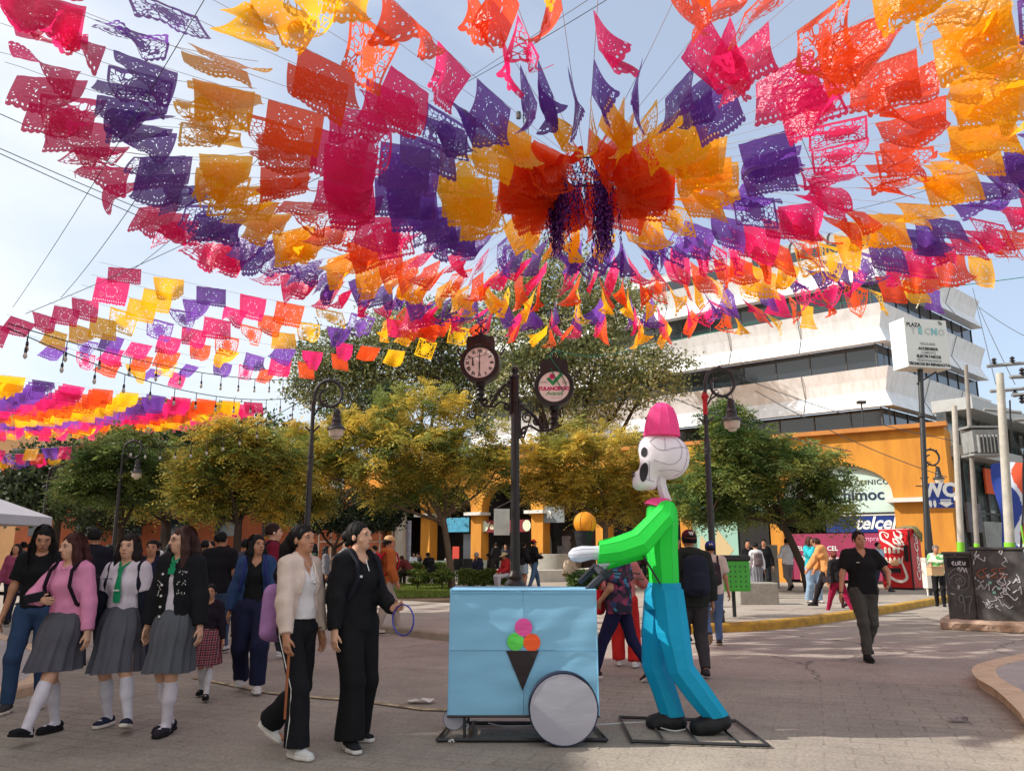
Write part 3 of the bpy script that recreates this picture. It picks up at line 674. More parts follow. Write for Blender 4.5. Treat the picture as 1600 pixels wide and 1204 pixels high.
def fern_crown(name, ells, nf, cols, parent, fl=.42, lw=1., clump=26, dens=5):
    """jacaranda-like crown: drooping compound fronds, grouped in sprays over uneven lobes"""
    ells = [(np.array(e[0], float), np.array(e[1], float)) for e in ells]; wts = np.array([e[1][0] * e[1][2] for e in ells]); wts /= wts.sum()
    nc = max(8, nf // clump); k = rng.choice(len(ells), nc, p=wts)
    d = unit(rng.normal(size=(nc, 3)) * [1, 1, .85]); d[:, 2] = np.where(d[:, 2] < -.45, -d[:, 2] * .5, d[:, 2]); rad = .25 + .86 * rng.random(nc) ** .6
    c = np.array([ells[i][0] for i in k]) + d * rad[:, None] * np.array([ells[i][1] for i in k])
    ct = tintpick(nc, cols)
    fi = np.repeat(np.arange(nc), clump); n = len(fi); out = unit(d[fi] * .5 + rng.normal(size=(n, 3)) * [1, 1, .45] + [0, 0, .1])
    org = c[fi] + rng.normal(size=(n, 3)) * .13; L_ = fl * (.6 + .7 * rng.random(n)); side = unit(np.cross(out, [0, 0, 1.]) + rng.normal(size=(n, 3)) * .35)
    V = []; T_ = []; fc = ct[fi] * (1 + .38 * (rng.random((n, 1)) - .5)); fc = np.clip(fc, 0, 1)
    for j in range(dens):
        t = (j + .5) / dens; p = org + out * (L_ * t)[:, None] - np.array([0, 0, 1.]) * (L_ * .45 * t * t)[:, None]; w = L_ * .30 * math.sin(math.pi * (.18 + .78 * t))
        for sgn in (-1, 1):
            D = unit(side * sgn + out * .55 - np.array([0, 0, .35])); Wd = unit(out + rng.normal(size=(n, 3)) * .25)
            v, f_, tt = quads_leaf(p + D * (w * .5)[:, None], D, Wd, w, L_ * .115 * lw, fc); V.append(v); T_.append(tt)
    V = np.concatenate(V); T_ = np.concatenate(T_); T_ = np.concatenate([T_, np.ones((len(T_), 1))], 1)
    return npmesh(name, V, np.arange(len(V)).reshape(-1, 4), leafmat(), parent, col=T_)
def leaf_crown(name, ells, n, cols, parent, size=.09, clump=40, cs=.28, bias=.45, kindm='foliage'):
    ells = [(np.array(e[0], float), np.array(e[1], float)) for e in ells]; wts = np.array([e[1][0] * e[1][2] for e in ells]); wts /= wts.sum()
    nc = max(6, n // clump); k = rng.choice(len(ells), nc, p=wts); d = unit(rng.normal(size=(nc, 3))); rad = bias + (1 - bias + .05) * rng.random(nc) ** .6
    c = np.array([ells[i][0] for i in k]) + d * rad[:, None] * np.array([ells[i][1] for i in k]); ct = tintpick(nc, cols)
    fi = np.repeat(np.arange(nc), clump); m_ = len(fi); p = c[fi] + rng.normal(size=(m_, 3)) * [cs, cs, cs * .6]
    D = unit(rng.normal(size=(m_, 3)) + [0, 0, -.3]); Wd = unit(np.cross(D, rng.normal(size=(m_, 3)))); s_ = size * (.6 + .8 * rng.random(m_))
    fc = np.clip(ct[fi] * (1 + .5 * (rng.random((m_, 1)) - .5)), 0, 1); V, F_, T_ = quads_leaf(p, D, Wd, s_, s_ * .55, fc)
    return npmesh(name, V, F_, leafmat(kindm), parent, col=np.concatenate([T_, np.ones((len(T_), 1))], 1))
BARK = mat('bark', C(112, 92, 74), .9, .9, 14, .35, 5, stretch=(3, 3, .5)); BARKG = mat('bark_pale', C(176, 168, 154), .9, .9, 10, .22, 5, stretch=(3, 3, .5)); BARKD = mat('bark_dark', C(66, 54, 46), .9, .8, 14, .3, 5, stretch=(3, 3, .5))
def limb(b, p0, p1, r0, r1, wob=.12, n=6):
    p0, p1 = Vector(p0), Vector(p1); L_ = (p1 - p0).length; pts = []
    o1, o2 = Vector((random.uniform(-1, 1), random.uniform(-1, 1), random.uniform(-.3, .6))) * wob * L_, Vector((random.uniform(-1, 1), random.uniform(-1, 1), 0)) * wob * .6 * L_
    for i in range(n + 1): t = i / n; pts.append(p0.lerp(p1, t) + o1 * math.sin(math.pi * t) + o2 * math.sin(2 * math.pi * t))
    b.tube(pts, [r0 + (r1 - r0) * (i / n) ** .8 for i in range(n + 1)], 8); return pts
def tree(name, label, base, trunk_h, tr, ells, style, nf, cols, bark, lean=(0, 0), group='trees around the plaza', whitew=None, **kw):
    t = thing(name, label, 'tree', base, group=group); b = MB(); top = Vector((lean[0], lean[1], trunk_h))
    b.tube([(0, 0, -.1), (0, 0, .05), (lean[0] * .15, lean[1] * .15, trunk_h * .3), (lean[0] * .55, lean[1] * .55, trunk_h * .65), top], [tr * 1.5, tr * 1.15, tr * .95, tr * .88, tr * .8], 12)
    tro = b.build('trunk', bark, t, smooth=60)
    b = MB()
    for e in ells:
        c, r = Vector(e[0]), e[1]; rr = tr * .55
        pts = limb(b, top - Vector((0, 0, .12 * trunk_h * random.random())), c + Vector((0, 0, -.1 * r[2])), rr, rr * .3)
        for _ in range(4):
            dd = Vector((random.gauss(0, 1), random.gauss(0, 1), random.gauss(.2, .6))).normalized(); q = c + Vector((dd.x * r[0] * .85, dd.y * r[1] * .85, dd.z * r[2] * .8)); q2 = limb(b, pts[3 + random.randint(0, 2)], q, rr * .3, rr * .06, .16)
            limb(b, q2[3], q2[3] + Vector((random.gauss(0, 1), random.gauss(0, 1), random.gauss(.3, .5))) * .35 * r[0], rr * .12, rr * .04, .1, 3)
    b.build('limb', bark, t, smooth=60)
    (fern_crown if style == 'fern' else leaf_crown)('crown', ells, nf, cols, t, **kw); return t
def scr(base, pts, sc=1):
    """crown lobes given by picture spots at the tree's own distance: (px, py, rx_px, rz_px)"""
    o = []
    for i, (px, py, rx, rz) in enumerate(pts):
        Y = base[1] + ((i * 37) % 7 - 3) * .22; p = at(px, py, Y); k = (p - Vector((0, 0, CAMZ))).dot(Vector((0, math.cos(TH), math.sin(TH)))) / FPX
        o.append(((p.x - base[0], p.y - base[1], p.z - base[2]), (rx * k, rx * k * .8, rz * k)))
    return o
YEL = [(224, 194, 84), (212, 184, 80), (192, 172, 76), (168, 156, 68), (134, 136, 62), (214, 178, 70)]
YGR = [(176, 166, 76), (148, 150, 72), (120, 132, 64), (96, 112, 56), (196, 174, 76)]
GRN = [(108, 132, 72), (88, 112, 60), (126, 144, 80), (74, 98, 54), (142, 150, 78)]
DGR = [(58, 72, 42), (46, 60, 36), (70, 82, 48), (38, 50, 32)]
OLV = [(166, 166, 112), (142, 146, 92), (118, 128, 78), (184, 178, 124), (98, 108, 66)]
def gb(px, py, z=.12): g = gx(px, py, z); return (g.x, g.y, z)
B = gb(706, 921); tree('jacaranda_tree', 'yellow-olive feathery tree with pale furrowed trunk rising right behind the blue cart\'s left corner', B, 2.5, .125,
    scr(B, [(640, 700, 90, 60), (580, 740, 80, 50), (720, 740, 80, 55), (650, 640, 80, 36), (560, 675, 60, 45), (745, 690, 50, 45), (660, 775, 85, 36), (500, 730, 50, 60), (775, 730, 34, 44)]), 'fern', 10000, YGR + YEL[:2], BARK, lean=(-.35, 0), fl=.5)
B = gb(948, 918); tree('jacaranda_tree', 'bright golden-yellow feathery tree behind the orange ice-cream scoop', B, 2.4, .12,
    scr(B, [(930, 700, 70, 45), (880, 735, 52, 55), (990, 745, 60, 60), (930, 770, 60, 50), (1050, 760, 50, 60), (870, 780, 40, 40), (960, 800, 50, 30), (846, 725, 34, 44), (835, 775, 30, 40)]), 'fern', 8200, YEL, BARK, fl=.5)
B = gb(1264, 924); tree('jacaranda_tree', 'green feathery tree on a leaning dark trunk in front of the orange arch', B, 2.3, .14,
    scr(B, [(1222, 730, 74, 46), (1175, 770, 56, 50), (1276, 770, 52, 52), (1222, 800, 76, 34), (1294, 800, 38, 30), (1150, 800, 40, 34), (1190, 700, 40, 30), (1285, 720, 30, 30)]), 'fern', 7200, GRN + YGR[1:3], BARKD, lean=(-.75, 0), fl=.48)
B = gb(1118, 926); tree('jacaranda_tree', 'slender light-green feathery tree just right of the skeleton\'s skull', B, 2.7, .09,
    scr(B, [(1140, 680, 36, 40), (1120, 740, 45, 45), (1165, 720, 35, 40), (1090, 790, 40, 40), (1150, 650, 25, 22)]), 'fern', 4200, GRN + [(130, 136, 60)], BARK, fl=.55)
B = gb(365, 930); tree('jacaranda_tree', 'yellow-green feathery tree standing left of the second lamp from the left edge', B, 2.3, .14,
    scr(B, [(370, 700, 62, 40), (330, 745, 56, 50), (420, 745, 60, 52), (370, 790, 75, 36), (300, 790, 36, 28)]), 'fern', 7500, YEL[2:] + YGR, BARKD, fl=.52)
B = gb(470, 915); tree('jacaranda_tree', 'mustard feathery tree directly behind the tall street lamp left of the clock', B, 2.4, .14,
    scr(B, [(470, 700, 55, 45), (430, 735, 45, 50), (510, 740, 50, 50), (460, 790, 55, 36)]), 'fern', 5200, YEL[3:] + YGR, BARKD, fl=.55)
B = gb(255, 918); tree('jacaranda_tree', 'olive feathery tree between the green tree and the yellow-green one', B, 2.2, .14,
    scr(B, [(255, 745, 55, 30), (235, 785, 45, 30), (290, 720, 30, 26)]), 'fern', 3600, YGR, BARKD, fl=.55, group='trees around the plaza')
B = gb(180, 925); tree('jacaranda_tree', 'deep green feathery tree behind the small lamp on the left', B, 2.2, .15,
    scr(B, [(175, 730, 55, 45), (150, 775, 50, 40), (220, 760, 50, 45), (190, 700, 50, 25)]), 'fern', 6200, GRN, BARKD, fl=.55)
for (px, py, lobes, lab, n_, cc) in ((80, 905, [(70, 770, 60, 40), (20, 770, 50, 36), (110, 740, 50, 36)], 'dark green tree behind the white canopy tent', 9000, DGR),
        (250, 900, [(250, 690, 70, 30), (330, 670, 60, 30), (200, 740, 40, 40), (290, 740, 60, 40), (400, 680, 50, 40)], 'dark shaggy tree rising behind the olive tree on the left', 11000, DGR + GRN[:1]),
        (120, 898, [(120, 720, 80, 30), (60, 735, 50, 25), (170, 800, 60, 30)], 'dark broad tree far behind the green one on the left', 7000, DGR)):
    B = gb(px, py); tree('shade_tree', lab, B, 3.0, .2, scr(B, lobes), 'leaf', n_, cc, BARKD, size=.26, cs=.5)
B = gb(520, 905); tree('laurel_tree', 'dark clipped round laurel behind the tall street lamp', B, 1.6, .14, scr(B, [(545, 795, 60, 34), (490, 800, 45, 28), (590, 800, 40, 26)]), 'leaf', 15000, [(30, 44, 26), (22, 34, 20), (40, 54, 30)], BARKD, size=.16, cs=.22, bias=.75)
B = gb(852, 899, .12); tree('ash_tree', 'tall open-crowned tree with whitewashed lower trunk behind the clock post', B, 5.2, .34,
    scr(B, [(860, 560, 80, 60), (790, 520, 70, 60), (930, 560, 90, 60), (880, 470, 90, 60), (980, 600, 70, 50), (1030, 580, 50, 40), (960, 480, 60, 60), (800, 610, 60, 50), (860, 410, 60, 36), (900, 640, 60, 40), (820, 460, 60, 50)]),
    'leaf', 40000, OLV, BARKD, lean=(.4, 0), size=.2, cs=.42, bias=.2)
b = MB(); b.lathe([(.56, 0), (.47, .35), (.41, 1.0), (.385, 2.4)], (0, 0, .0), 16); 
o = b.build('whitewash', mat('whitewash', C(200, 196, 184), .9, .6, 20, .15, 6), bpy.data.objects['ash_tree'], smooth=60)
B = gb(640, 893); tree('ash_tree', 'broad dark tree behind the yellow ones, its crown ending left of the clock', B, 4.6, .3,
    scr(B, [(600, 560, 70, 50), (520, 560, 60, 45), (680, 560, 60, 60), (640, 510, 70, 36), (730, 620, 50, 60), (560, 620, 80, 40), (490, 600, 40, 36), (700, 500, 50, 36)]),
    'leaf', 36000, [(132, 136, 86), (108, 116, 72), (152, 150, 98), (86, 94, 58)], BARKD, size=.24, cs=.5, bias=.25)
b = MB()
B = gb(624, 897); tree('ash_tree', 'stout whitewashed trunk under the tall dark trees, left of the people on the bench', B, 4.2, .40, scr(B, [(620, 690, 50, 40), (600, 640, 50, 40)]), 'leaf', 4000, DGR, BARKG, size=.24, cs=.4)
# hedges
def hedge(name, label, p0, p1, w, z0, z1, n, group='clipped hedges in the plaza bed'):
    p0, p1 = Vector(p0), Vector(p1); d = p1 - p0; L_ = d.length; u = d.normalized(); v = Vector((-u.y, u.x))
    s_ = rng.random((n, 3)); s_[:, 0] = s_[:, 0] * L_; face = rng.integers(0, 4, n); s_[:, 1] = np.where(face == 1, .02, np.where(face == 2, .98, s_[:, 1])); s_[:, 2] = np.where(face == 0, .98, s_[:, 2])
    P_ = np.stack([p0.x + u.x * s_[:, 0] + v.x * (s_[:, 1] - .5) * w, p0.y + u.y * s_[:, 0] + v.y * (s_[:, 1] - .5) * w, z0 + (z1 - z0) * s_[:, 2]], 1) + rng.normal(size=(n, 3)) * .03
    P_[:, 2] += .04 * np.sin(s_[:, 0] * 7) * (face == 0)
    D = unit(rng.normal(size=(n, 3)) + [0, 0, .6]); Wd = unit(np.cross(D, rng.normal(size=(n, 3)))); q = .075 * (.7 + .6 * rng.random(n))
    V, F_, T_ = quads_leaf(P_, D, Wd, q, q * .6, tintpick(n, [(112, 128, 52), (90, 110, 44), (134, 144, 66), (70, 92, 40)]))
    o = npmesh(name, V, F_, leafmat(), None, col=np.concatenate([T_, np.ones((len(T_), 1))], 1)); tag(o, label, 'hedge', group)
def g2(px, py, z=.12): g = gx(px, py, z); return (g.x, g.y)
hedge('hedge', 'clipped box hedge between the man with the red backpack and the pale tree trunk', g2(575, 912), g2(696, 912), .6, .45, .92, 9000)
hedge('hedge', 'clipped low hedge behind the blue cart, left of the clock post', g2(716, 919), g2(792, 919), .5, .28, .74, 6000)
for (px, lab) in ((652, 'small round shrub on a bare stem, left of the two before the hedge'), (690, 'small round shrub on a bare stem, nearest the pale tree trunk')):
    g = gx(px, 922, .12); t = thing('shrub', lab, 'shrub', (g.x, g.y, .12), group='stemmed shrubs in front of the hedge'); b = MB(); b.tube([(0, 0, 0), (.03, 0, .3)], [.03, .02], 6); b.build('stem', BARKD, t)
    leaf_crown('foliage', [((0, 0, .48), (.38, .3, .22))], 1800, [(96, 116, 48), (78, 98, 42), (120, 132, 60)], t, size=.08, cs=.06, bias=.6)
for (px, py, lab) in ((915, 925, 'low leafy bush between the cart and the woman with the red handbag'), (1010, 912, 'leafy dark bush seen behind the green figure')):
    g = gx(px, py, .12); t = tag(leaf_crown('shrub', [((g.x, g.y, .5), (.55, .4, .35))], 2600, [(74, 100, 48), (56, 80, 40), (100, 122, 60)], None, size=.13, cs=.1, bias=.4), lab, 'shrub')
for (px, py, n_, lab) in ((690, 868, 3500, 'pale variegated shrub by the cafe front behind the seated men'),):
    g = gx(px, 890, .12); tag(leaf_crown('shrub', [((g.x, g.y, 1.2), (1.6, .6, .9))], n_, [(140, 146, 96), (110, 120, 74), (160, 160, 116)], None, size=.16, cs=.15, bias=.3), lab, 'shrub')
# lawn
n = 16000; q = rng.random((n, 2)); a0, a1, a2, a3 = [np.array(g2(*p)) for p in ((560, 936), (708, 933), (708, 912), (570, 914))]
P_ = (a0 * (1 - q[:, :1]) + a1 * q[:, :1]) * (1 - q[:, 1:]) + (a3 * (1 - q[:, :1]) + a2 * q[:, :1]) * q[:, 1:]
P_ = np.concatenate([P_, np.full((n, 1), .16)], 1); D = unit(rng.normal(size=(n, 3)) * [.4, .4, .2] + [0, 0, 1]); Wd = unit(np.cross(D, rng.normal(size=(n, 3)))); q2 = .09 * (.6 + .8 * rng.random(n))
V, F_, T_ = quads_leaf(P_, D, Wd, q2, q2 * .22, tintpick(n, [(120, 140, 54), (96, 120, 46), (140, 150, 66)]))
tag(npmesh('grass', V, F_, leafmat(), None, col=np.concatenate([T_, np.ones((len(T_), 1))], 1)), 'short bright grass strip in front of the hedge', 'grass', kind='stuff')
# planter wall and white curved bench
CONC = mat('concrete_planter', C(150, 146, 136), .9, .5, 12, .18, 3); CONW = mat('white_bench', C(206, 200, 188), .8, .3, 12, .14, 3); CONT = mat('planter_greenish', C(150, 160, 152), .85, .4, 12, .15, 3)
def wallstrip(name, label, cat, pts, w, z0, z1, m, cap_=None):
    P = spline(pts, 6); n = len(P); V = []
    for i, p in enumerate(P):
        t = (P[min(i+1, n-1)] - P[max(i-1, 0)]).normalized(); nr = Vector((-t.y, t.x))
        for (o_, z) in ((0, z0), (0, z1), (w, z1), (w, z0)): V.append((p.x + nr.x * o_, p.y + nr.y * o_, z))
    b = MB(); b.add(V, [(i*4+k, i*4+k+1, (i+1)*4+k+1, (i+1)*4+k) for i in range(n-1) for k in range(3)] + [(0, 1, 2, 3), ((n-1)*4+3, (n-1)*4+2, (n-1)*4+1, (n-1)*4)])
    o = b.build(name, m, smooth=30, bevel=.02); tag(o, label, cat); return o
wallstrip('bench', 'long white curved bench behind the cart under the whitewashed tree', 'bench', [g2(765, 906), g2(840, 909), g2(920, 905), g2(960, 898)], .55, .12, .62, CONW)
wallstrip('planter_wall', 'raised concrete planter wall around the whitewashed tree', 'planter', [g2(800, 899), g2(850, 902), g2(905, 901), g2(950, 894)], .3, .12, 1.3, CONC)
wallstrip('planter_wall', 'grey-green planter wall behind the seated people, left of the clock post', 'planter', [g2(560, 899), g2(640, 901), g2(720, 901), g2(800, 899)], .3, .12, .95, CONT)
wallstrip('bench', 'low concrete ledge where the elderly man in the vest sits', 'bench', [g2(715, 913), g2(760, 914), g2(800, 913)], .5, .12, .50, CONC)
wallstrip('bench', 'low concrete ledge behind the hedge with two men sitting on it', 'bench', [g2(590, 909), g2(640, 910), g2(700, 909)], .5, .12, .50, CONC)
g = gx(880, 893, .12)
sheet('planter_soil', [(g.x - 3, g.y + .6), (g.x + 2.5, g.y + .3), (g.x + 3.6, g.y + 3), (g.x - 3, g.y + 3)], 1.2, mat('turf', C(110, 122, 52), .9, .8, 20, .4, 8))

n = 420; q = rng.random((n, 2)); lx = -9 + 18 * q[:, 0]; ly = 5.6 + 12 * q[:, 1] ** 1.3; P_ = np.stack([lx, ly, np.full(n, .004)], 1); D = unit(np.stack([rng.normal(size=n), rng.normal(size=n), np.zeros(n)], 1)); Wd = np.stack([-D[:, 1], D[:, 0], rng.normal(size=n) * .3], 1); sz = .035 * (.4 + rng.random(n))
V, F_, T_ = quads_leaf(P_, D, Wd, sz, sz * .45, tintpick(n, [(150, 130, 70), (110, 90, 60), (180, 170, 150), (90, 80, 60)])); V[:, 2] = np.abs(V[:, 2] - .004) + .004
tag(npmesh('fallen_leaves', V, F_, leafmat(), None, col=np.concatenate([T_, np.ones((len(T_), 1))], 1)), 'small dry leaves and crumbs scattered over the road', 'leaves', kind='stuff')
# ---------------------------------------------------------------- buildings
PANEL = mat('metal_panel', C(196, 192, 184), .55, .1, 3, .13, 1.4, spec=.5, stretch=(1, 1, .25), col2=C(160, 156, 148)); 
def streakmat(name, c1, c2):
    m = mat(name, c1, .5, 0, spec=.5); nt = m.node_tree; b = nt.nodes['Principled BSDF']; N = nt.nodes.new; K = nt.links.new
    t = N('ShaderNodeTexCoord'); mp = N('ShaderNodeMapping'); mp.inputs['Scale'].default_value = (2.2, 2.2, .18); K(t.outputs['Object'], mp.inputs[0])
    n = N('ShaderNodeTexNoise'); n.inputs['Scale'].default_value = 1.3; n.inputs['Detail'].default_value = 9; n.inputs['Roughness'].default_value = .7; K(mp.outputs[0], n.inputs['Vector'])
    r = N('ShaderNodeValToRGB'); e = r.color_ramp.elements; e[0].position = .34; e[0].color = c2; e[1].position = .56; e[1].color = c1; K(n.outputs['Fac'], r.inputs[0]); K(r.outputs[0], b.inputs['Base Color']); return m
PANEL = streakmat('white_panel', C(226, 228, 230), C(206, 206, 205))
GLASS = mat('window_glass', C(42, 48, 54), .08, .02, 2, spec=.9); FRAME = mat('window_frame', C(52, 48, 46), .5); DARK = mat('dark_interior', C(26, 24, 24), .7); MULL = mat('mullion', C(70, 68, 66), .5)
ORG = mat('orange_plaster', C(216, 148, 52), .85, .35, 6, .12, 1.3, stretch=(1.6, 1.6, .3), col2=C(188, 122, 46)); ORGT = mat('orange_trim', C(190, 124, 62), .85, .3, 8, .15, 2); WHT = mat('white_paint', C(214, 210, 200), .7, .1, 10, .08, 3)
Cn = Vector((20.0, 42.0)); dL = Vector((-.77, .638)).normalized(); dR = Vector((.745, .667)).normalized(); LL, LR = 30., 15.2
nL = Vector((-dL.y, dL.x)) if Vector((-dL.y, dL.x)).y < 0 else Vector((dL.y, -dL.x)); nR = Vector((dR.y, -dR.x)) if dR.x > 0 else None
office = thing('office_building', 'white panelled office block with dark ribbon windows behind the trees on the right', 'building', (Cn.x, Cn.y, 0))
def cpt(off):  # corner point at outward offset
    A = np.array([[nL.x, nL.y], [nR.x, nR.y]]); s_ = np.linalg.solve(A, [off, off]); return Vector((s_[0], s_[1]))
def bandring(off): c = cpt(off); return [Vector(dL) * LL + nL * off, c, Vector(dR) * LR + nR * off]
def band(prof, name, m, par):
    b = MB(); rows = [(bandring(o_), z) for o_, z in prof]; V = []
    for rg, z in rows: V += [(p.x, p.y, z) for p in rg]
    b.add(V, [(i*3+k, i*3+k+1, (i+1)*3+k+1, (i+1)*3+k) for i in range(len(prof)-1) for k in range(2)])
    return b.build(name, m, par)
def seams(z0, zm, z1, par):
    b = MB()
    for (dd, nn, LN, n_) in ((dL, nL, LL, 7), (dR, nR, LR, 3)):
        for k in range(1, n_):
            p = dd * (LN * k / n_)
            b.tube([(p.x + nn.x * (.45), p.y + nn.y * .45, z1), (p.x + nn.x * .0 + nn.x * .02, p.y + nn.y * .02, zm), (p.x + nn.x * .47, p.y + nn.y * .47, z0)], .018, 5)
    build_each(b, 'panel_joint', MULL, par)
for (z1, z0) in ((17.95, 16.07), (14.64, 12.50), (11.12, 8.98)):
    zm = z0 + (z1 - z0) * .42
    fb = band([(-.3, z0 + .05), (.45, z0), (.22, z0 + (zm - z0) * .5), (.0, zm), (.18, zm + (z1 - zm) * .5), (.42, z1), (-.3, z1 + .02)], 'facade_panel', PANEL, office); seams(z0, zm, z1, fb)
for (z1, z0) in ((16.1, 14.6), (12.55, 11.05), (9.0, 7.3)):
    band([(-.35, z0), (-.35, z1)], 'window_band', GLASS, office)
    b = MB()
    for (dd, nn, LN, n_) in ((dL, nL, LL, 15), (dR, nR, LR, 9)):
        for k in range(n_ + 1):
            p = dd * (LN * k / n_) + nn * -.33; b.box((p.x, p.y, (z0 + z1) / 2), (.06, .06, z1 - z0), math.atan2(dd.y, dd.x))
    build_each(b, 'mullion', MULL, office)
band([(-.9, 0), (-.9, 7.4), (-.35, 7.4)], 'wall', mat('shade_wall', C(120, 114, 106), .8, .2, 5, .2, 1), office)  # mottled grey wall below the lowest ribbon windows
b = MB(); V = [(p.x, p.y, 17.9) for p in bandring(-.2)]; far = Vector(dL) * LL + Vector(dR) * LR; b.add(V + [(far.x, far.y, 17.9)], [(0, 1, 2, 3)]); b.build('roof_slab', CONC, office)
# penthouse with rounded glazed roof edge
V = []; prof = [(-1.4, 17.9), (-1.4, 19.3), (-1.55, 19.75), (-1.95, 20.1), (-2.6, 20.3), (-6, 20.3)]
def ring2(o_):
    c = cpt(o_); return [dL * 19.5 + nL * o_, c, dR * LR + nR * o_]
b = MB()
for o_, z in prof: V += [(p.x, p.y, z) for p in ring2(o_)]
b.add(V, [(i*3+k, i*3+k+1, (i+1)*3+k+1, (i+1)*3+k) for i in range(len(prof)-1) for k in range(2)]); b.mi = 0
e0 = dL * 19.5; b.add([(e0.x + nL.x * o_, e0.y + nL.y * o_, z) for o_, z in prof] + [(e0.x + nL.x * -6, e0.y + nL.y * -6, 17.9)], [tuple(range(7))])
b.build('penthouse', mat('penthouse_cladding', C(150, 150, 148), .35, .1, 5, .15, 1.5), office)
b = MB(); b2 = MB()
for k in range(14):
    p = dL * (1.2 + k * 1.3) + nL * -1.36
    (b if k % 4 else b2).box((p.x, p.y, 18.65), (1.16, .05, 1.15), math.atan2(dL.y, dL.x))
build_each(b, 'window', GLASS, office); build_each(b2, 'window', DARK, office)
b = MB()
for k in range(9):
    p = dL * (.5 + k * 2.3); b.tube([(p.x + nL.x * (o_ + .04), p.y + nL.y * (o_ + .04), z + .02) for o_, z in prof[:5]], .05, 5)
build_each(b, 'rib', MULL, office)
# ---- orange arcade
A0 = Vector((17.35, 31.85)); dA = Vector((-.825, .565)).normalized(); nA = Vector((-.565, -.825)).normalized(); AL = 34.
arc = thing('arcade_building', 'orange plastered arcade with round arches and shops below the white office block', 'building', (A0.x, A0.y, 0))
ang = math.atan2(dA.y, dA.x)
def onA(px, off=0):   # distance along the arcade seen at column px
    d = ray(px, 800); P0 = A0 + nA * off
    # solve P0 + s dA = t (d.x,d.y)
    M_ = np.array([[dA.x, -d.x], [dA.y, -d.y]]); s_ = np.linalg.solve(M_, [-P0.x, -P0.y]); return s_[0]
def pA(s_, z, off=0): p = dA * s_ + nA * off; return Vector((p.x, p.y, z))
TOP = 6.35
cols_ = [(onA(1432), onA(1396)), (onA(1222), onA(1202)), (onA(1078), onA(1062)), (onA(948), onA(930)), (onA(848), onA(830)), (onA(752), onA(736)), (onA(672), onA(658)), (onA(606), onA(592))]
cols_[0] = (-.0, onA(1398)); zs, zt = 3.55, 5.05
b = MB(); b.mi = 0
TH_ = .7
for i, (c0, c1) in enumerate(cols_):
    for off0, off1 in ((0, -TH_),):
        v = [pA(c0, 0, 0), pA(c1, 0, 0), pA(c1, 0, off1), pA(c0, 0, off1)]; w_ = [p + Vector((0, 0, TOP)) for p in v]
        b.add(v + w_, [(0, 1, 5, 4), (1, 2, 6, 5), (2, 3, 7, 6), (3, 0, 4, 7), (4, 5, 6, 7)])
    nxt = cols_[i + 1][0] if i + 1 < len(cols_) else AL; n = 16; e = []
    for k in range(n + 1):
        a_ = math.pi * k / n; x = (c1 + nxt) / 2 - (nxt - c1) / 2 * math.cos(a_); z = zs + (zt - zs) * math.sin(a_) ** .8; e.append((x, z))
    for k in range(n):
        (x0, z0), (x1, z1) = e[k], e[k + 1]
        b.add([pA(x0, z0), pA(x1, z1), pA(x1, TOP), pA(x0, TOP), pA(x0, z0, -TH_), pA(x1, z1, -TH_)], [(0, 1, 2, 3), (0, 4, 5, 1)])
b.add([pA(0, TOP, 0), pA(AL, TOP, 0), pA(AL, TOP, -9), pA(0, TOP, -9)], [(0, 1, 2, 3)])
b.add([pA(0, 0, -TH_), pA(0, TOP, -TH_), pA(0, TOP, -9), pA(0, 0, -9)], [(0, 1, 2, 3)])
b.build('wall', ORG, arc)
b = MB(); 
b.box(tuple(pA(AL / 2, TOP + .09, .06)), (AL + .3, .5, .18), ang); b.build('coping', ORGT, arc)
b = MB()
for i, (c0, c1) in enumerate(cols_):
    b.box(tuple(pA((c0 + c1) / 2, zs - .08, -.1)), ((c1 - c0) + .45, .95, .17), ang)
build_each(b, 'capital', WHT, arc)
b = MB(); b.add([pA(0, 0, -2.2), pA(AL, 0, -2.2), pA(AL, TOP, -2.2), pA(0, TOP, -2.2)], [(0, 1, 2, 3)]); b.add([pA(0, 3.5, -2.2), pA(AL, 3.5, -2.2), pA(AL, 3.5, -.75), pA(0, 3.5, -.75)], [(0, 1, 2, 3)])
b.build('shop_front', mat('shop_dark', C(44, 40, 38), .6, .2, 3, .5, 1.2, col2=C(22, 20, 20)), arc)
def panelA(name, s0, s1, z0, z1, off, m, par=arc, th=.05):
    b = MB(); c = pA((s0 + s1) / 2, (z0 + z1) / 2, off); b.box(tuple(c), (abs(s1 - s0), th, z1 - z0), ang); return b.build(name, m, par)
SIGNG = mat('pale_green_board', C(196, 216, 204), .5, 0, var=.05, vscale=.8)
angT = ang + math.pi   # text faces the camera; reads left to right
def txA(body, size, s_, z, off, m, par=arc, **k): p = pA(s_, z, off); return text(body, size, tuple(p), angT, m, par, **k)
INK = mat('ink', C(40, 44, 50), .6); WINK = mat('white_ink', C(232, 232, 228), .5); GINK = mat('grey_ink', C(140, 146, 146), .6)
c0, c1 = cols_[0][1], cols_[1][0]
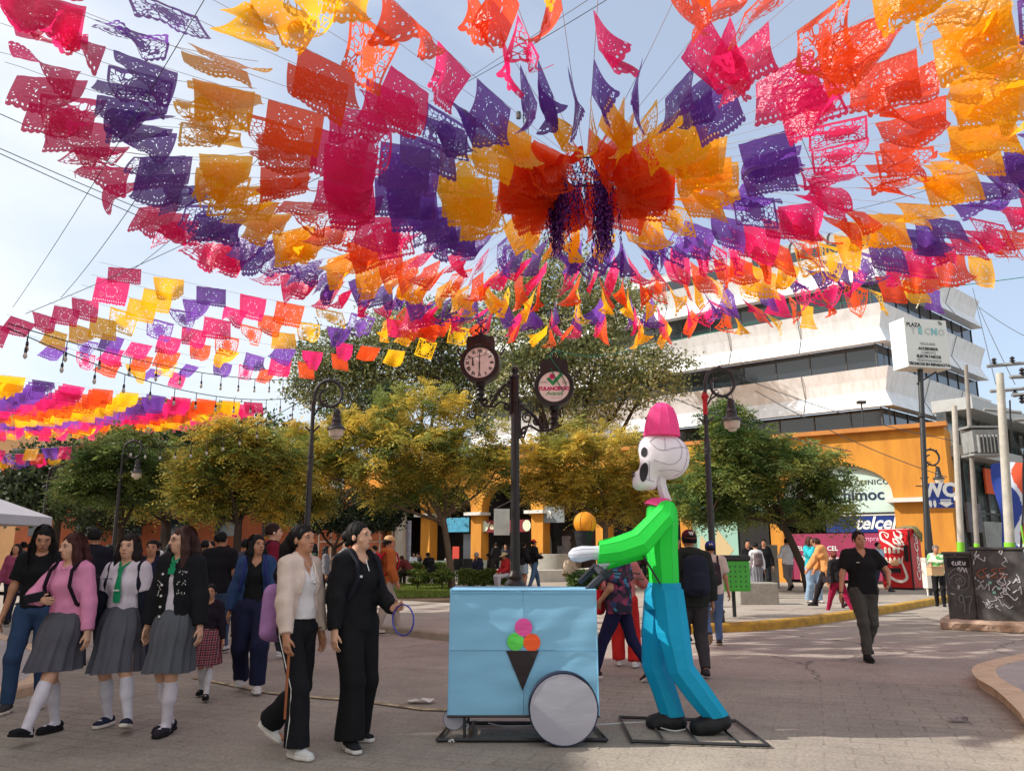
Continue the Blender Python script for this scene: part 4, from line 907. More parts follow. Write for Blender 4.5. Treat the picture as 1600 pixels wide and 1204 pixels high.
# bay 1: arched laboratory board, phone shop sign, magenta board
b = MB(); poly = []
for k in range(17):
    a_ = math.pi * k / 16; poly.append(((c0 + c1) / 2 - (c1 - c0) / 2 * math.cos(a_), zs + .0 + (zt - zs) * math.sin(a_) ** .8))
poly = [(c0, 3.0)] + poly + [(c1, 3.0)]
b.prism(poly, lambda x, y: pA(x, y, -.30), lambda x, y: pA(x, y, -.36)); b.build('arch_board', SIGNG, arc)
panelA('board_frame', c0, c1, 2.93, 3.03, -.27, FRAME)
sA = lambda px, off=-.3: onA(px, off)
txA('LABORATORIO CLINICO', .30, sA(1318), 4.27, -.29, INK, bold=.004, space=1.15)
txA('Chimoc', .66, sA(1342), 3.75, -.29, mat('navy_ink', C(34, 48, 78), .5), bold=.014)
panelA('shop_sign', c0 + .02, sA(1290), 2.22, 2.88, -.22, mat('sign_blue', C(34, 56, 124), .4)); panelA('sign_border', c0 + .02, sA(1290), 2.89, 2.94, -.20, WHT)
txA('telcel', .72, sA(1365, -.2), 2.57, -.18, WINK, bold=.018, shear=.3)
panelA('lower_board', c0 + .02, sA(1225), .25, 2.18, -.24, mat('board_magenta', C(150, 52, 84), .5, 0, var=.12, vscale=1.5))
txA('¡Compra tu chip!', .28, sA(1368, -.2), 1.95, -.2, mat('pink_ink', C(220, 150, 180), .5), bold=.004); txA('Da saldar aqui', .32, sA(1352, -.2), 1.0, -.2, WINK, bold=.006)
txA('TELEFONIA CEL', .26, sA(1270, -.2), 1.55, -.2, WINK, bold=.004); txA('Paga tu servicio', .26, sA(1275, -.2), 1.15, -.2, WINK, bold=.004)
panelA('lower_panel', sA(1290), sA(1245), .2, .75, -.19, mat('board_tan', C(196, 160, 112), .6))
# bay 2: black doorway and pale green mural with tan diamonds
panelA('doorway', sA(1200), sA(1152), .05, 2.9, -.26, DARK)
mur = panelA('mural', sA(1152), sA(1075), .15, 2.75, -.2, mat('mural_green', C(150, 188, 170), .6, 0, var=.08, vscale=1))
b = MB()
for (cx, w_, h_) in ((sA(1120), .75, .95), (sA(1095), .5, .7)):
    b.prism([(cx - w_, 1.5), (cx, 1.5 + h_), (cx + w_ * .15, 1.5 + h_ * .1), (cx, 1.5 - h_)], lambda x, y: pA(x, y, -.165), lambda x, y: pA(x, y, -.172))
build_each(b, 'mural_figure', mat('mural_tan', C(196, 172, 128), .6), mur)
panelA('awning_board', sA(1195), sA(1070), 2.95, 3.2, -.2, mat('board_grey', C(96, 100, 98), .6)); panelA('upper_glass', sA(1195), sA(1070), 3.25, 4.4, -.3, mat('pale_glass', C(150, 176, 172), .25))
# bays further left
panelA('shop_sign', sA(829), sA(750), 2.45, 3.1, -.2, mat('sign_maroon', C(120, 28, 34), .5))
txA('Veinti', .52, sA(772, -.15), 2.78, -.16, mat('cream_ink', C(226, 214, 180), .5), bold=.016); 
b = MB()
for px_ in (758, 824): b.lathe([(.30, 0), (.30, .02)], (0, 0, 0), 20)
b = MB()
for px_ in (757, 823):
    c = pA(onA(px_, -.16), 2.78, -.15); V = [(c.x + dA.x * .26 * math.cos(t_), c.y + dA.y * .26 * math.cos(t_), c.z + .3 * math.sin(t_)) for t_ in [2 * math.pi * i / 20 for i in range(20)]]; b.add(V, [tuple(range(20))])
build_each(b, 'round_emblem', mat('emblem', C(206, 214, 186), .6), arc)
panelA('shop_sign', sA(885), sA(848), 2.9, 3.75, -.1, mat('sign_grey', C(118, 124, 126), .5)); txA('R', .5, sA(858, -.05), 3.3, -.06, WINK, bold=.02)
panelA('banner_print', sA(650), sA(632), .8, 3.2, .1, mat('banner_pale', C(196, 194, 214), .7, 0, var=.3, vscale=5)); panelA('shop_sign', sA(735), sA(700), 2.5, 3.3, -.2, mat('sign_cyan', C(70, 150, 180), .5, 0, var=.3, vscale=4))
panelA('glass_door', sA(745), sA(720), .1, 2.4, -.6, GLASS); panelA('door_poster', sA(715), sA(705), .6, 1.7, -.5, mat('poster_red', C(190, 60, 44), .6))
panelA('shelf_window', sA(925), sA(855), .5, 2.6, -1.8, mat('shop_shelf', C(60, 46, 44), .7, 0, var=.7, vscale=3))  # mottled dark brown panel set back in the bay
panelA('shop_sign', sA(600), sA(560), 1.2, 3.3, -.2, mat('sign_white', C(206, 200, 192), .6, 0, var=.2, vscale=3)); 
panelA('stone_base', cols_[0][0], cols_[0][1], 0, .4, .03, CONC, th=.2)
for px_ in (1245, 845, 745): pass
# floodlight on the wall
b = MB(); p = pA(onA(1330), 6.5, .1); q = pA(onA(1325), 6.95, .9); b.tube([p, q], .03, 6); b.box(tuple(q), (.35, .2, .14), ang); tag(b.build('floodlight', FRAME), 'small floodlight on an arm above the laboratory arch', 'floodlight')
for (px_, py_, lab) in ((1350, 640, 'slim white-headed roof lamp on the orange arcade roof'),):
    p = at(px_, 675, 34); b = MB(); b.tube([p, p + Vector((0, 0, 1.25))], .035, 6); b.box(tuple(p + Vector((0, 0, 1.3))), (.35, .2, .12)); tag(b.build('roof_lamp', FRAME), lab, 'lamp')
# ---- glass fronted building right of the arcade
GG = mat('curtain_glass', C(92, 104, 106), .12, .05, 1.5, .45, .9, spec=.8, col2=C(40, 46, 48))
gb_ = thing('glass_building', 'glass-fronted shop building right of the orange arch with a blue WC sign before it', 'building', (17.9, 33.2, 0))
def lbox(b, p0, p1, z0, z1, th=.3):
    p0, p1 = Vector(p0), Vector(p1); d = p1 - p0; c = (p0 + p1) / 2; b.box((c.x - 17.9, c.y - 33.2, (z0 + z1) / 2), (d.length, th, z1 - z0), math.atan2(d.y, d.x))
ga, gbp = (18.1, 33.4), (25.8, 40.2)
b = MB(); lbox(b, ga, gbp, 0, 7.2, .3); b.build('glass_wall', GG, gb_)
b = MB(); d = Vector(gbp) - Vector(ga); L_ = d.length; d.normalize(); nn_ = Vector((d.y, -d.x))
for k in range(9):
    p = Vector(ga) + d * (L_ * k / 8) + nn_ * .2; b.box((p.x - 17.9, p.y - 33.2, 3.6), (.08, .1, 7.2), math.atan2(d.y, d.x))
for z in (2.6, 3.0, 5.2, 7.1): lbox(b, Vector(ga) + nn_ * .19, Vector(gbp) + nn_ * .19, z, z + .1, .08)
build_each(b, 'mullion', MULL, gb_)
b = MB(); lbox(b, Vector(ga) + nn_ * .5, Vector(gbp) + nn_ * .5, 7.2, 7.7, 1.6); lbox(b, Vector(ga) + nn_ * .6, Vector(gbp) + nn_ * .6, 5.3, 5.75, .8); b.build('canopy', mat('canopy_grey', C(168, 170, 168), .5, 0, var=.1), gb_)
b = MB(); lbox(b, Vector(ga) + d * 2.6 + nn_ * .3, Vector(ga) + d * 7.6 + nn_ * .3, .3, 2.7, .1); b.build('shop_panel', mat('panel_grey', C(150, 152, 148), .6, .1, 3, .25, 2), gb_)
b = MB(); lbox(b, Vector(ga) + d * 5.0 + nn_ * .36, Vector(ga) + d * 6.3 + nn_ * .36, .1, 2.2, .1); b.build('doorway', DARK, gb_)
LR_ = mat('logo_orange', C(206, 82, 40), .5); 
b = MB(); lbox(b, Vector(ga) + d * 3.0 + nn_ * .45, Vector(ga) + d * 3.9 + nn_ * .45, 3.9, 5.0, .08); b.build('logo_block', LR_, gb_)
p = Vector(ga) + d * 5.2 + nn_ * .5; o = text('ricks', .8, (p.x - 17.9, p.y - 33.2, 4.2), math.atan2(d.y, d.x), mat('navy_ink', C(34, 48, 78), .5), gb_, bold=.01)
b = MB(); lbox(b, Vector(ga) + nn_ * .6, Vector(ga) + d * 1.5 + nn_ * .6, 2.2, 3.4, .1); b.build('shop_sign', mat('sign_dusty', C(104, 100, 106), .6, 0, var=.35, vscale=5), gb_)
# blue/white/red wavy banner
b = MB(); P0 = at(1548, 725, 31); P1 = at(1568, 880, 31); n = 64; V = []; F_ = []; MI = []
for i in range(n + 1):
    t = i / n; z = P0.z + (P1.z - P0.z) * t
    for k in range(33):
        u = k / 32; V.append((P0.x + .15 * t + u * 1.35, P0.y + .12 * math.sin(t * 9 + u * 4), z + .1 * math.sin(u * 3)))
for i in range(n):
    for k in range(32):
        F_.append((i * 33 + k, i * 33 + k + 1, i * 33 + k + 34, i * 33 + k + 33)); w_ = k / 4 + 1.6 * math.sin(i * .16); MI.append(0 if w_ < 4.2 else (1 if w_ < 5.6 else 2))
b_ = npmesh('banner', V, F_, [mat('banner_blue', C(36, 60, 140), .7), mat('banner_white', C(206, 210, 220), .7), mat('banner_red', C(214, 84, 50), .7)], None, True, matidx=MI); tag(b_, 'tall wavy blue, white and orange vertical banner at the right edge', 'banner')
# right edge white building
rb = thing('corner_building', 'white two-storey building with green glass at the far right edge', 'building', (27, 36, 0)); b = MB(); b.box((4, 2, 1.6), (9, 4, 3.2)); b.box((4, 2, 7.1), (9, 4.6, 1.0)); b.box((4, 2, 3.9), (9, 4.5, .6)); b.build('wall', WHT, rb)
b = MB(); b.box((4, 2.1, 5.4), (8.8, 4, 2.4)); b.build('window', mat('green_glass', C(96, 128, 116), .15, spec=.8), rb); b = MB(); b.box((1.8, -.05, 1.3), (3, .1, 2.4)); b.build('doorway', DARK, rb)
b = MB(); b.box((-.6, -2, 2.75), (3.2, .1, .35)); b.build('shop_sign', mat('sign_violet', C(60, 50, 150), .5), rb)
# far left houses
def house(name, label, px0, px1, pyt, Y, depth, m, wins=0, roof=None):
    a = at(px0, 860, Y); c = at(px1, 860, Y); t = at((px0 + px1) / 2, pyt, Y).z; h = thing(name, label, 'building', ((a.x + c.x) / 2, Y, 0)); w_ = c.x - a.x
    b = MB(); b.box((0, depth / 2, t / 2), (w_, depth, t)); b.build('wall', m, h); b = MB(); b.box((0, depth / 2, t + .12), (w_ + .4, depth + .4, .24)); b.build('parapet', roof or ORGT, h)
    for k in range(wins):
        x = -w_ / 2 + w_ * (k + .5) / wins; b = MB(); b.box((x, -.02, t * .62), (w_ / wins * .42, .1, t * .22)); b.build('window', GLASS, h)
    return h
TANW = mat('tan_wall', C(196, 150, 104), .85, .2, 2, .12, 1); BRKW = mat('terracotta_wall', C(160, 86, 54), .85, .3, 3, .14, 1.2)
house('old_building', 'long tan building with a flat roof behind the left strings of paper flags', -160, 330, 633, 62, 8, TANW, 7)
house('old_building', 'low terracotta building seen under the trees on the left', 20, 460, 778, 48, 5, BRKW, 6)
house('old_building', 'terracotta shop front between the laurel and the tall trees', 470, 596, 770, 47, 5, BRKW, 3)
house('roof_building', 'small roof with grey fascia just above the paper flags left of the trees', 195, 235, 625, 75, 6, CONC)
# unseen blocks added left of and behind the camera, sized to shade the foreground
for (y0, y1, h_, lab) in ((-22, 6.1, 11.0, 'plain tan apartment block beside the street, left of the camera'), (6.2, 10.2, 18.5, 'narrow tall block between two lower ones on the left side of the street'), (10.3, 17.6, 10.5, 'low tan block farthest along the left side of the street')):
    sb = thing('street_block', lab, 'building', (-19.5, (y0 + y1) / 2, 0)); b = MB(); b.box((0, 0, h_ / 2), (11, y1 - y0, h_)); b.build('wall', TANW, sb); b = MB(); n_ = int((y1 - y0) / 3)
    for k in range(n_):
        for z in range(2, int(h_) - 1, 3): b.box((5.52, -(y1 - y0) / 2 + (k + .5) * (y1 - y0) / n_, z), (.08, 1.5, 1.6))
    build_each(b, 'window', GLASS, sb)
# shop clutter and lattice window left middle
b = MB(); P = at(555, 850, 40)
for k in range(7): b.box((P.x - 1.8 + k * .6, P.y, 1.6), (.05, .05, 2.6))
for z in (.6, 1.9, 2.8): b.box((P.x, P.y, z), (3.6, .05, .05))
tag(b.build('metal_frame', WHT), 'white metal lattice frame behind the woman in black', 'frame')
# communication mast behind the ring
t = thing('radio_mast', 'thin lattice radio mast rising above the hanging ring', 'mast', tuple(Vector((at(822, 300, 150).x, 150, 0)))); zt_ = at(822, 112, 150).z; b = MB()
for sx_, sy_ in ((-.6, 0), (.6, 0), (0, .9)): b.tube([(sx_, sy_, 30), (sx_ * .8, sy_ * .8, zt_ - 3)], .10, 4)
z = 40
while z < zt_ - 3: b.tube([(-.55, 0, z), (.55, 0, z + 1.6), (-.55, 0, z + 3.2)], .06, 4); z += 3.2
b.tube([(0, 0, zt_ - 3), (0, 0, zt_)], .09, 4); b.build('lattice', MULL, t)
b = MB(); b.box((0, 0, 15), (10, 10, 30)); b.build('base_block', TANW, t)
b = MB()
for z in (zt_ - 10, zt_ - 17, zt_ - 25): b.tube([(-1.6, 0, z), (1.6, 0, z)], .07, 4); b.lathe([(.5, 0), (.5, 1.4)], (-1.5, 0, z - .7), 8); b.lathe([(.5, 0), (.5, 1.4)], (1.5, 0, z - .7), 8)
build_each(b, 'antenna', MULL, t)
# ---------------------------------------------------------------- street furniture
IRON = mat('cast_iron', C(44, 44, 46), .45, .15, 40, .2, 10, spec=.5); IRONB = mat('black_iron', C(27, 27, 29), .4, .15, 40, .2, 10, spec=.5); LGLASS = mat('lamp_glass', C(206, 196, 178), .3, 0, spec=.5)
REDT = mat('red_tape', C(190, 30, 40), .5); GRN_R = mat('green_rope', C(40, 130, 100), .6)
def lamp(px_top, py_top, H, side, label, px_base=None, red=False, sc=1., iron=IRON):
    """crook-necked street lamp of height H; side=+1 the lantern hangs to the right"""
    # find distance where top reaches H
    d = ray(px_top, py_top); Y = (H - CAMZ) / d.z * d.y; xb = at(px_base if px_base else px_top, 860, Y).x
    t = thing('street_lamp', label, 'street lamp', (xb, Y, 0.0), group=None); s_ = H / 5.0
    b = MB(); b.lathe([(.21, 0), (.21, .08), (.17, .12), (.16, .3), (.18, .34), (.13, .42), (.12, .75), (.14, .8), (.085, .9), (.075, 1.0)], n=16); b.M = Matrix.Scale(s_, 4)
    b2 = MB(); b2.M = Matrix.Scale(s_, 4); b2.lathe([(.21, 0), (.21, .08), (.17, .12), (.16, .3), (.18, .34), (.13, .42), (.12, .75), (.14, .8), (.085, .9), (.075, 1.0)], n=16); b2.build('base', iron, t, smooth=30)
    b = MB(); b.M = Matrix.Scale(s_, 4); b.tube([(0, 0, 1.0), (0, 0, 3.55)], [.062, .055], 12); b.lathe([(.075, 0), (.075, .05)], (0, 0, 3.3), 12); b.tube([(0, 0, 3.5), (0, 0, 4.45)], .042, 10); b.build('pole', iron, t, smooth=40)
    R0 = .285; cx = side * .31; zc_ = 4.63; b = MB(); b.M = Matrix.Scale(s_, 4); pts = [(0, 0, 4.3)]
    for k in range(36):
        a_ = math.pi - k / 35 * math.pi * 2.35; r = R0 * (1 - .06 * k / 35) if k < 22 else R0 * (1 - .06 - .62 * ((k - 22) / 13) ** 1.2); pts.append((cx + side * r * math.cos(a_), 0, zc_ + r * math.sin(a_)))
    b.tube(pts, [.036] * 18 + [.032] * 10 + [.026] * 9, 8); b.tube([(0, 0, 4.12), (side * .10, 0, 4.30), (side * .26, 0, 4.40), (side * .42, 0, 4.34), (side * .47, 0, 4.31)], .02, 7)
    for (x, z) in ((.10, 4.84), (.31, 4.93), (.52, 4.86)): b.lathe([(.022, 0), (.034, .03), (.016, .07)], (side * x, 0, z - .02), 8)
    b.tube([(side * -.14, 0, 3.94), (side * -.05, 0, 3.86), (0, 0, 3.76), (side * .05, 0, 3.86), (side * .15, 0, 3.96)], .02, 6)
    b.tube([(side * .1, 0, 4.32), (side * .17, 0, 4.46), (side * .25, 0, 4.5), (side * .28, 0, 4.44), (side * .22, 0, 4.41)], .014, 6)
    b.build('scroll_bracket', iron, t, smooth=40)
    ZL = lambda z: 4.33 + (z - 4.2) * .70
    b = MB(); b.M = Matrix.Scale(s_, 4); lx = side * .50
    b.lathe([(r * .82, ZL(z)) for r, z in ((.02, 4.2), (.055, 4.16), (.085, 4.13), (.09, 3.98), (.105, 3.97), (.105, 3.94), (.095, 3.93), (.115, 3.84), (.125, 3.83), (.125, 3.79), (.115, 3.78), (.14, 3.69), (.15, 3.68), (.23, 3.60), (.24, 3.57), (.235, 3.555))], (lx, 0, 0), 20); b.build('lantern', iron, t, smooth=30)
    b = MB(); b.M = Matrix.Scale(s_, 4); b.lathe([(r * .82, ZL(z)) for r, z in ((.19, 3.56), (.185, 3.45), (.165, 3.36), (.11, 3.34), (.09, 3.28), (.02, 3.26))], (lx, 0, 0), 20); b.build('lamp_glass', LGLASS, t, smooth=40)
    if red:
        b = MB(); b.M = Matrix.Scale(s_, 4); b.tube([(0, 0, 4.0), (0, 0, 4.3)], .047, 8); b.tube([(-.06, -.02, 4.34), (.07, .02, 4.36)], .035, 6); b.tube([(0, -.01, 4.28), (.0, 0, 4.42)], .055, 6); b.build('red_ribbon', REDT, t)
    return t
lamp(1128, 569, 5.1, 1, 'street lamp with crook neck and red ribbon right of the skeleton\'s hat', px_base=1113, red=True)
lamp(510, 588, 5.1, 1, 'tall street lamp rising left of the clock among the yellow trees', px_base=478)
lamp(198, 684, 5.0, 1, 'small street lamp in front of the green trees on the left', px_base=177)
lamp(72, 724, 5.0, 1, 'smallest street lamp, far left above the white tent', px_base=62)
lamp(1467, 698, 5.0, 1, 'street lamp beside the blue WC sign and the vending machine', px_base=1456)
g = at(-14, 700, 9.5)
lamp(-112, 478, 5.0, 1, 'street lamp cut off by the left edge of the picture, its crook just in view', px_base=-128)
# label on the near lamp
# ---- double-faced clock post
ck = thing('clock_post', 'black cast-iron clock post with two round heads on scrolled brackets', 'street clock', (at(805, 860, 15.6).x, 15.6, 0)); cx0 = at(805, 860, 15.6).x
b = MB(); b.lathe([(.26, 0), (.26, .12), (.2, .18), (.19, .75), (.21, .8), (.2, .86), (.13, .93), (.15, .98), (.11, 1.05), (.1, 1.1)], n=20); b.build('pedestal', IRONB, ck, smooth=30)
b = MB(); V = []; n = 32
ztop = at(808, 590, 15.6).z
for z, r in ((1.1, .092), (ztop, .078)):
    for k in range(n): a_ = 2 * math.pi * k / n; rr = r * (1 - .09 * (k % 4 == 0)); V.append((rr * math.cos(a_), rr * math.sin(a_), z))
b.add(V, [(k, (k + 1) % n, n + (k + 1) % n, n + k) for k in range(n)]); b.lathe([(.07, 0), (.095, .03), (.07, .07), (.05, .1), (.06, .14), (.075, .18), (.06, .23), (.01, .26)], (0, 0, ztop - .02), 14); b.lathe([(.1, 0), (.1, .06)], (0, 0, ztop - .5), 14); b.build('pole', IRONB, ck, smooth=30)
def clockhead(px, py, rpx, name):
    c = at(px, py, 15.6); r = rpx / (FPX / (15.6 * math.cos(TH) + (c.z - CAMZ) * math.sin(TH))); lx = c.x - cx0; lz = c.z
    return lx, lz, r
FACE = mat('dial', C(246, 246, 242), .5)
for which, (px, py, rpx) in enumerate(((751, 569, 24), (866, 606, 24))):
    lx, lz, r = clockhead(px, py, rpx, ''); sdn = -1 if which == 0 else 1; yaw = R(-6 if which == 0 else -4)
    hd = bpy.data.objects.new('clock_head', None); 
    b = MB(); b.M = Matrix.Translation((lx, 0, lz)) @ Matrix.Rotation(yaw, 4, 'Z') @ Matrix.Rotation(math.pi / 2, 4, 'X')
    ro = r * 1.30; b.lathe([(r * 1.02, .14), (r * 1.08, .17), (ro * .98, .17), (ro, .13), (ro, -.13), (ro * .98, -.17), (r * 1.02, -.17), (r, -.14)], n=48)
    b.M = Matrix.Translation((lx, 0, lz)) @ Matrix.Rotation(yaw, 4, 'Z')
    # stem, hood, ears
    b.lathe([(.05, -ro - .36), (.09, -ro - .30), (.06, -ro - .26), (.085, -ro - .20), (.07, -ro - .16), (.10, -ro - .12), (.07, -ro - .08), (.12, -ro - .02), (.12, -ro + .05)], n=14)
    hw = r * .92; b.prism([(-hw, ro * .82), (-hw, ro * 1.2), (-hw * .9, ro * 1.42), (-hw * .55, ro * 1.40), (-hw * .3, ro * 1.5), (hw * .3, ro * 1.5), (hw * .55, ro * 1.40), (hw * .9, ro * 1.42), (hw, ro * 1.2), (hw, ro * .82)], lambda x, y: (x, -.07, y), lambda x, y: (x, .07, y))
    for sd in (-1, 1):
        pts = [(sd * (ro * .98), 0, ro * .45), (sd * ro * 1.12, 0, ro * .62), (sd * ro * 1.2, 0, ro * .78), (sd * ro * 1.12, 0, ro * .86), (sd * ro * 1.05, 0, ro * .76)]; b.tube(pts, .022, 6)
        q = [(sd * (.03 + .09 * math.sin(t_)) , 0, ro * 1.5 + .02 + .16 * t_ / 3 + .05 * math.sin(t_ * 2)) for t_ in [i * .35 for i in range(10)]]; b.tube(q, .015, 6)
    b.tube([(0, 0, ro * 1.48), (0, 0, ro * 1.5 + .26)], [.03, .008], 8); b.lathe([(.01, 0), (.035, .03), (.01, .07)], (0, 0, ro * 1.5 + .16), 8)
    case = b.build('clock_case', IRONB, ck, smooth=35)
    case_M = Matrix.Translation((lx, 0, lz)) @ Matrix.Rotation(yaw, 4, 'Z')
    b = MB(); b.M = case_M @ Matrix.Rotation(math.pi / 2, 4, 'X'); b.lathe([(r * 1.01, .150), (r * 1.01, -.150)], n=40); b.build('dial', FACE, case)
    b = MB(); b.M = case_M @ Matrix.Rotation(math.pi / 2, 4, 'X'); n = 40
    V = [(q_ * math.cos(2 * math.pi * k / n), q_ * math.sin(2 * math.pi * k / n), .156) for q_ in (r * .985, r * 1.02) for k in range(n)]; b.add(V, [(k, (k + 1) % n, n + (k + 1) % n, n + k) for k in range(n)]); b.build('rim_line', GINK, case)
    if which == 0:
        num = ['XII', 'I', 'II', 'III', 'IV', 'V', 'VI', 'VII', 'VIII', 'IX', 'X', 'XI']
        for k, s_ in enumerate(num):
            a_ = math.pi / 2 - k * math.pi / 6; p = case_M @ Vector((r * .78 * math.cos(a_), -.153, r * .78 * math.sin(a_))); o = text(s_, r * .30, (0, 0, 0), 0, INK, case, bold=.004, sx=.75, ext=.001)
            o.matrix_local = Matrix.Translation(p) @ Matrix.Rotation(yaw, 4, 'Z') @ Matrix.Rotation(-(a_ - math.pi / 2), 4, 'Y') @ Matrix.Rotation(math.pi / 2, 4, 'X') @ Matrix.Diagonal((.75, 1, 1, 1))
        for (a_, L_, w_, nm) in ((math.pi * 1.5, r * .72, .012, 'minute_hand'), (math.pi / 2, r * .8, .008, 'hand'), (math.pi, r * .001, .01, 'hand')):
            if L_ < .01: continue
            b = MB(); b.M = case_M; b.tube([(-.12 * L_ * math.cos(a_), -.168, -.12 * L_ * math.sin(a_)), (L_ * math.cos(a_), -.168, L_ * math.sin(a_))], [w_ * 1.1, w_ * .5], 6); b.build(nm, INK, case)
        b = MB(); b.M = case_M; b.tube([(-r * .45, -.172, r * .35), (-r * .42, -.172, -r * .2)], [.008, .018], 6); b.tube([(-r * .95, -.172, r * .22), (r * .9, -.172, r * .62)], .005, 5); b.build('hour_hand', INK, case)
    else:
        GRc = mat('logo_green', C(46, 160, 96), .5); MGc = mat('logo_magenta', C(206, 36, 120), .5)
        b = MB(); b.M = case_M; f = lambda y0: (lambda x, y: (x, y0, y)); w_ = .055
        b.prism([(-r * .5, r * .50), (-r * .34, r * .62), (-r * .08, r * .34), (r * .42, r * .92), (r * .58, r * .78), (-r * .06, r * .06)], f(-.153), f(-.158)); b.build('logo_tick', GRc, case)
        b = MB(); b.M = case_M @ Matrix.Translation((-r * .12, -.158, r * .66)) @ Matrix.Rotation(math.pi / 2, 4, 'X'); b.lathe([(r * .17, .0), (r * .17, .006)], n=20); b.build('logo_dot', MGc, case)
        for (s_, sz, zz, mm, sh, xx, bo) in (('TULANCINGO', r * .31, -.14 * r, MGc, 0, 0, .006), ('Avanza', r * .38, -.45 * r, GRc, .35, 0, .002), ('Gobierno municipal', r * .09, -.72 * r, GINK, 0, .05, 0), ('CDMX', r * .16, .28 * r, GINK, .3, -r * .68, 0), ('24-27', r * .15, .26 * r, GINK, .3, r * .66, 0)):
            p = case_M @ Vector((xx, -.153, zz)); o = text(s_, sz, tuple(p), yaw, mm, case, bold=bo, shear=sh, ext=.001)
    # scrolled bracket from the pole to the head
    b = MB(); zb = lz - ro - .34; L_ = abs(lx); mx_ = (lambda u: sdn * u)
    b.tube([(mx_(.07), 0, zb + .28), (mx_(.2), 0, zb + .33), (mx_(L_ * .5), 0, zb + .16), (mx_(L_ * .72), 0, zb - .12), (mx_(L_ * .9), 0, zb - .10), (mx_(L_), 0, zb + .02)], .035, 8)
    b.tube([(mx_(.07), 0, zb - .22), (mx_(.16), 0, zb - .06), (mx_(.3), 0, zb - .02), (mx_(L_ * .6), 0, zb - .12), (mx_(L_ * .75), 0, zb - .12)], .025, 8)
    for (x, z, rr, tn, st) in ((.24, zb + .14, .12, 1.6, 0), (.44, zb + .06, .085, 1.5, 2), (.16, zb - .12, .07, 1.4, 4), (.60, zb - .02, .06, 1.3, 1), (.13, zb + .34, .06, 1.4, 1)):
        b.tube([(mx_(x + rr * (1 - .7 * k / 17) * math.cos(st + k / 17 * 2 * math.pi * tn)), 0, z + rr * (1 - .7 * k / 17) * math.sin(st + k / 17 * 2 * math.pi * tn)) for k in range(18)], .019, 6)
    b.tube([(mx_(.09), 0, zb + .5), (mx_(.09), 0, zb - .28)], .03, 6); b.build('bracket', IRONB, ck, smooth=40)
# paper note on the post and hanging pale poster
b = MB(); P = at(784, 815, 17.5); b.box(tuple(P), (.34 * 1.0, .02, .56)); o = b.build('poster', mat('poster_pale', C(196, 214, 204), .6, 0, var=.2, vscale=7), None); tag(o, 'pale mint poster hanging beside the clock post', 'poster')
b = MB(); b.tube([tuple(P + Vector((-.15, 0, .28))), tuple(P + Vector((.3, 0, .5)))], .006, 4); b.build('string', MULL, o)
# ---- vending machine
vm = thing('vending_machine', 'red soft-drink vending machine with white script beside the orange column', 'vending machine', tuple(gx(1413, 920, .12).xy) + (.12,), ang + math.pi - R(16))
RED = mat('vend_red', C(196, 26, 34), .35, spec=.5); W_, H_, D_ = 1.12, 2.05, .8
b = MB(); b.box((0, 0, H_ / 2 + .06), (W_, D_, H_)); b.build('cabinet', RED, vm, bevel=.02); b = MB(); b.box((0, 0, .03), (W_ * .95, D_ * .9, .06)); b.box((W_ / 2 - .03, -D_ / 2 - .01, 1.05), (.05, .04, 2.0)); b.build('trim', IRONB, vm)
WC = mat('script_white', C(236, 226, 216), .5)
# big cropped script swashes on the front
b = MB(); y_ = -D_ / 2 - .012
def swash(pts, rs, b=b, y_=None, fx=None): 
    P = spline(pts, 7); n = len(P); V = []
    for i, p in enumerate(P):
        t = (P[min(i+1, n-1)] - P[max(i-1, 0)]).normalized(); nr = Vector((-t.y, t.x)); w = rs[0] + (rs[1] - rs[0]) * math.sin(math.pi * i / (n - 1)); V += [fx(p + nr * w), fx(p - nr * w)]
    b.add(V, [(i*2, i*2+1, i*2+3, i*2+2) for i in range(n-1)])
fx = lambda p: (p.x, y_, p.y)
swash([(-.3, 2.0), (-.48, 1.98), (-.46, 1.75), (-.25, 1.62), (.0, 1.45), (.2, 1.42), (.3, 1.35)], (.012, .045), fx=fx)
swash([(-.35, 1.95), (-.25, 1.8), (-.2, 1.92), (-.34, 2.0)], (.01, .02), fx=fx); swash([(0, 2.02), (.05, 1.85), (.22, 1.78), (.25, 1.95), (.1, 2.05)], (.015, .045), fx=fx); swash([(-.05, 1.78), (.0, 1.62), (.2, 1.55), (.1, 1.72), (-.03, 1.76)], (.015, .04), fx=fx)
swash([(.1, 1.74), (.25, 1.68), (.33, 1.5), (.26, 1.38)], (.012, .03), fx=fx)
swash([(-.25, .95), (-.45, .92), (-.42, .62), (-.2, .38), (.1, .28), (.32, .4), (.27, .7), (.2, .95), (.25, 1.15)], (.014, .05), fx=fx)
b.build('script_swash', WC, vm)
b = MB()
for r_ in range(2):
    for k in range(4): b.lathe([(.035, -.11), (.05, -.08), (.05, .05), (.02, .11)], (-.36 + k * .155, -D_ / 2 - .005, 1.36 - r_ * .36), 10, sy=.35)
build_each(b, 'bottle_button', mat('bottle_cream', C(214, 210, 190), .4), vm, smooth=30)
b = MB(); b.box((-.06, -D_ / 2 - .01, .92), (.26, .03, .2)); b.build('price_panel', mat('panel_peach', C(214, 160, 120), .5), vm)
b = MB(); b.box((-.06, -D_ / 2 - .015, .66), (.38, .04, .16)); b.box((.38, -D_ / 2 - .015, 1.25), (.14, .04, .55)); build_each(b, 'delivery_slot', IRONB, vm)
text('Coca-Cola', .40, (0, 0, 0), 0, WC, vm, bold=.008, shear=.35, ext=.002).matrix_local = Matrix.Translation((W_ / 2 + .012, .0, 1.15)) @ Matrix.Rotation(math.pi / 2, 4, 'X') @ Matrix.Rotation(math.pi / 2, 4, 'Z') @ Matrix.Rotation(math.pi / 2, 4, 'X')
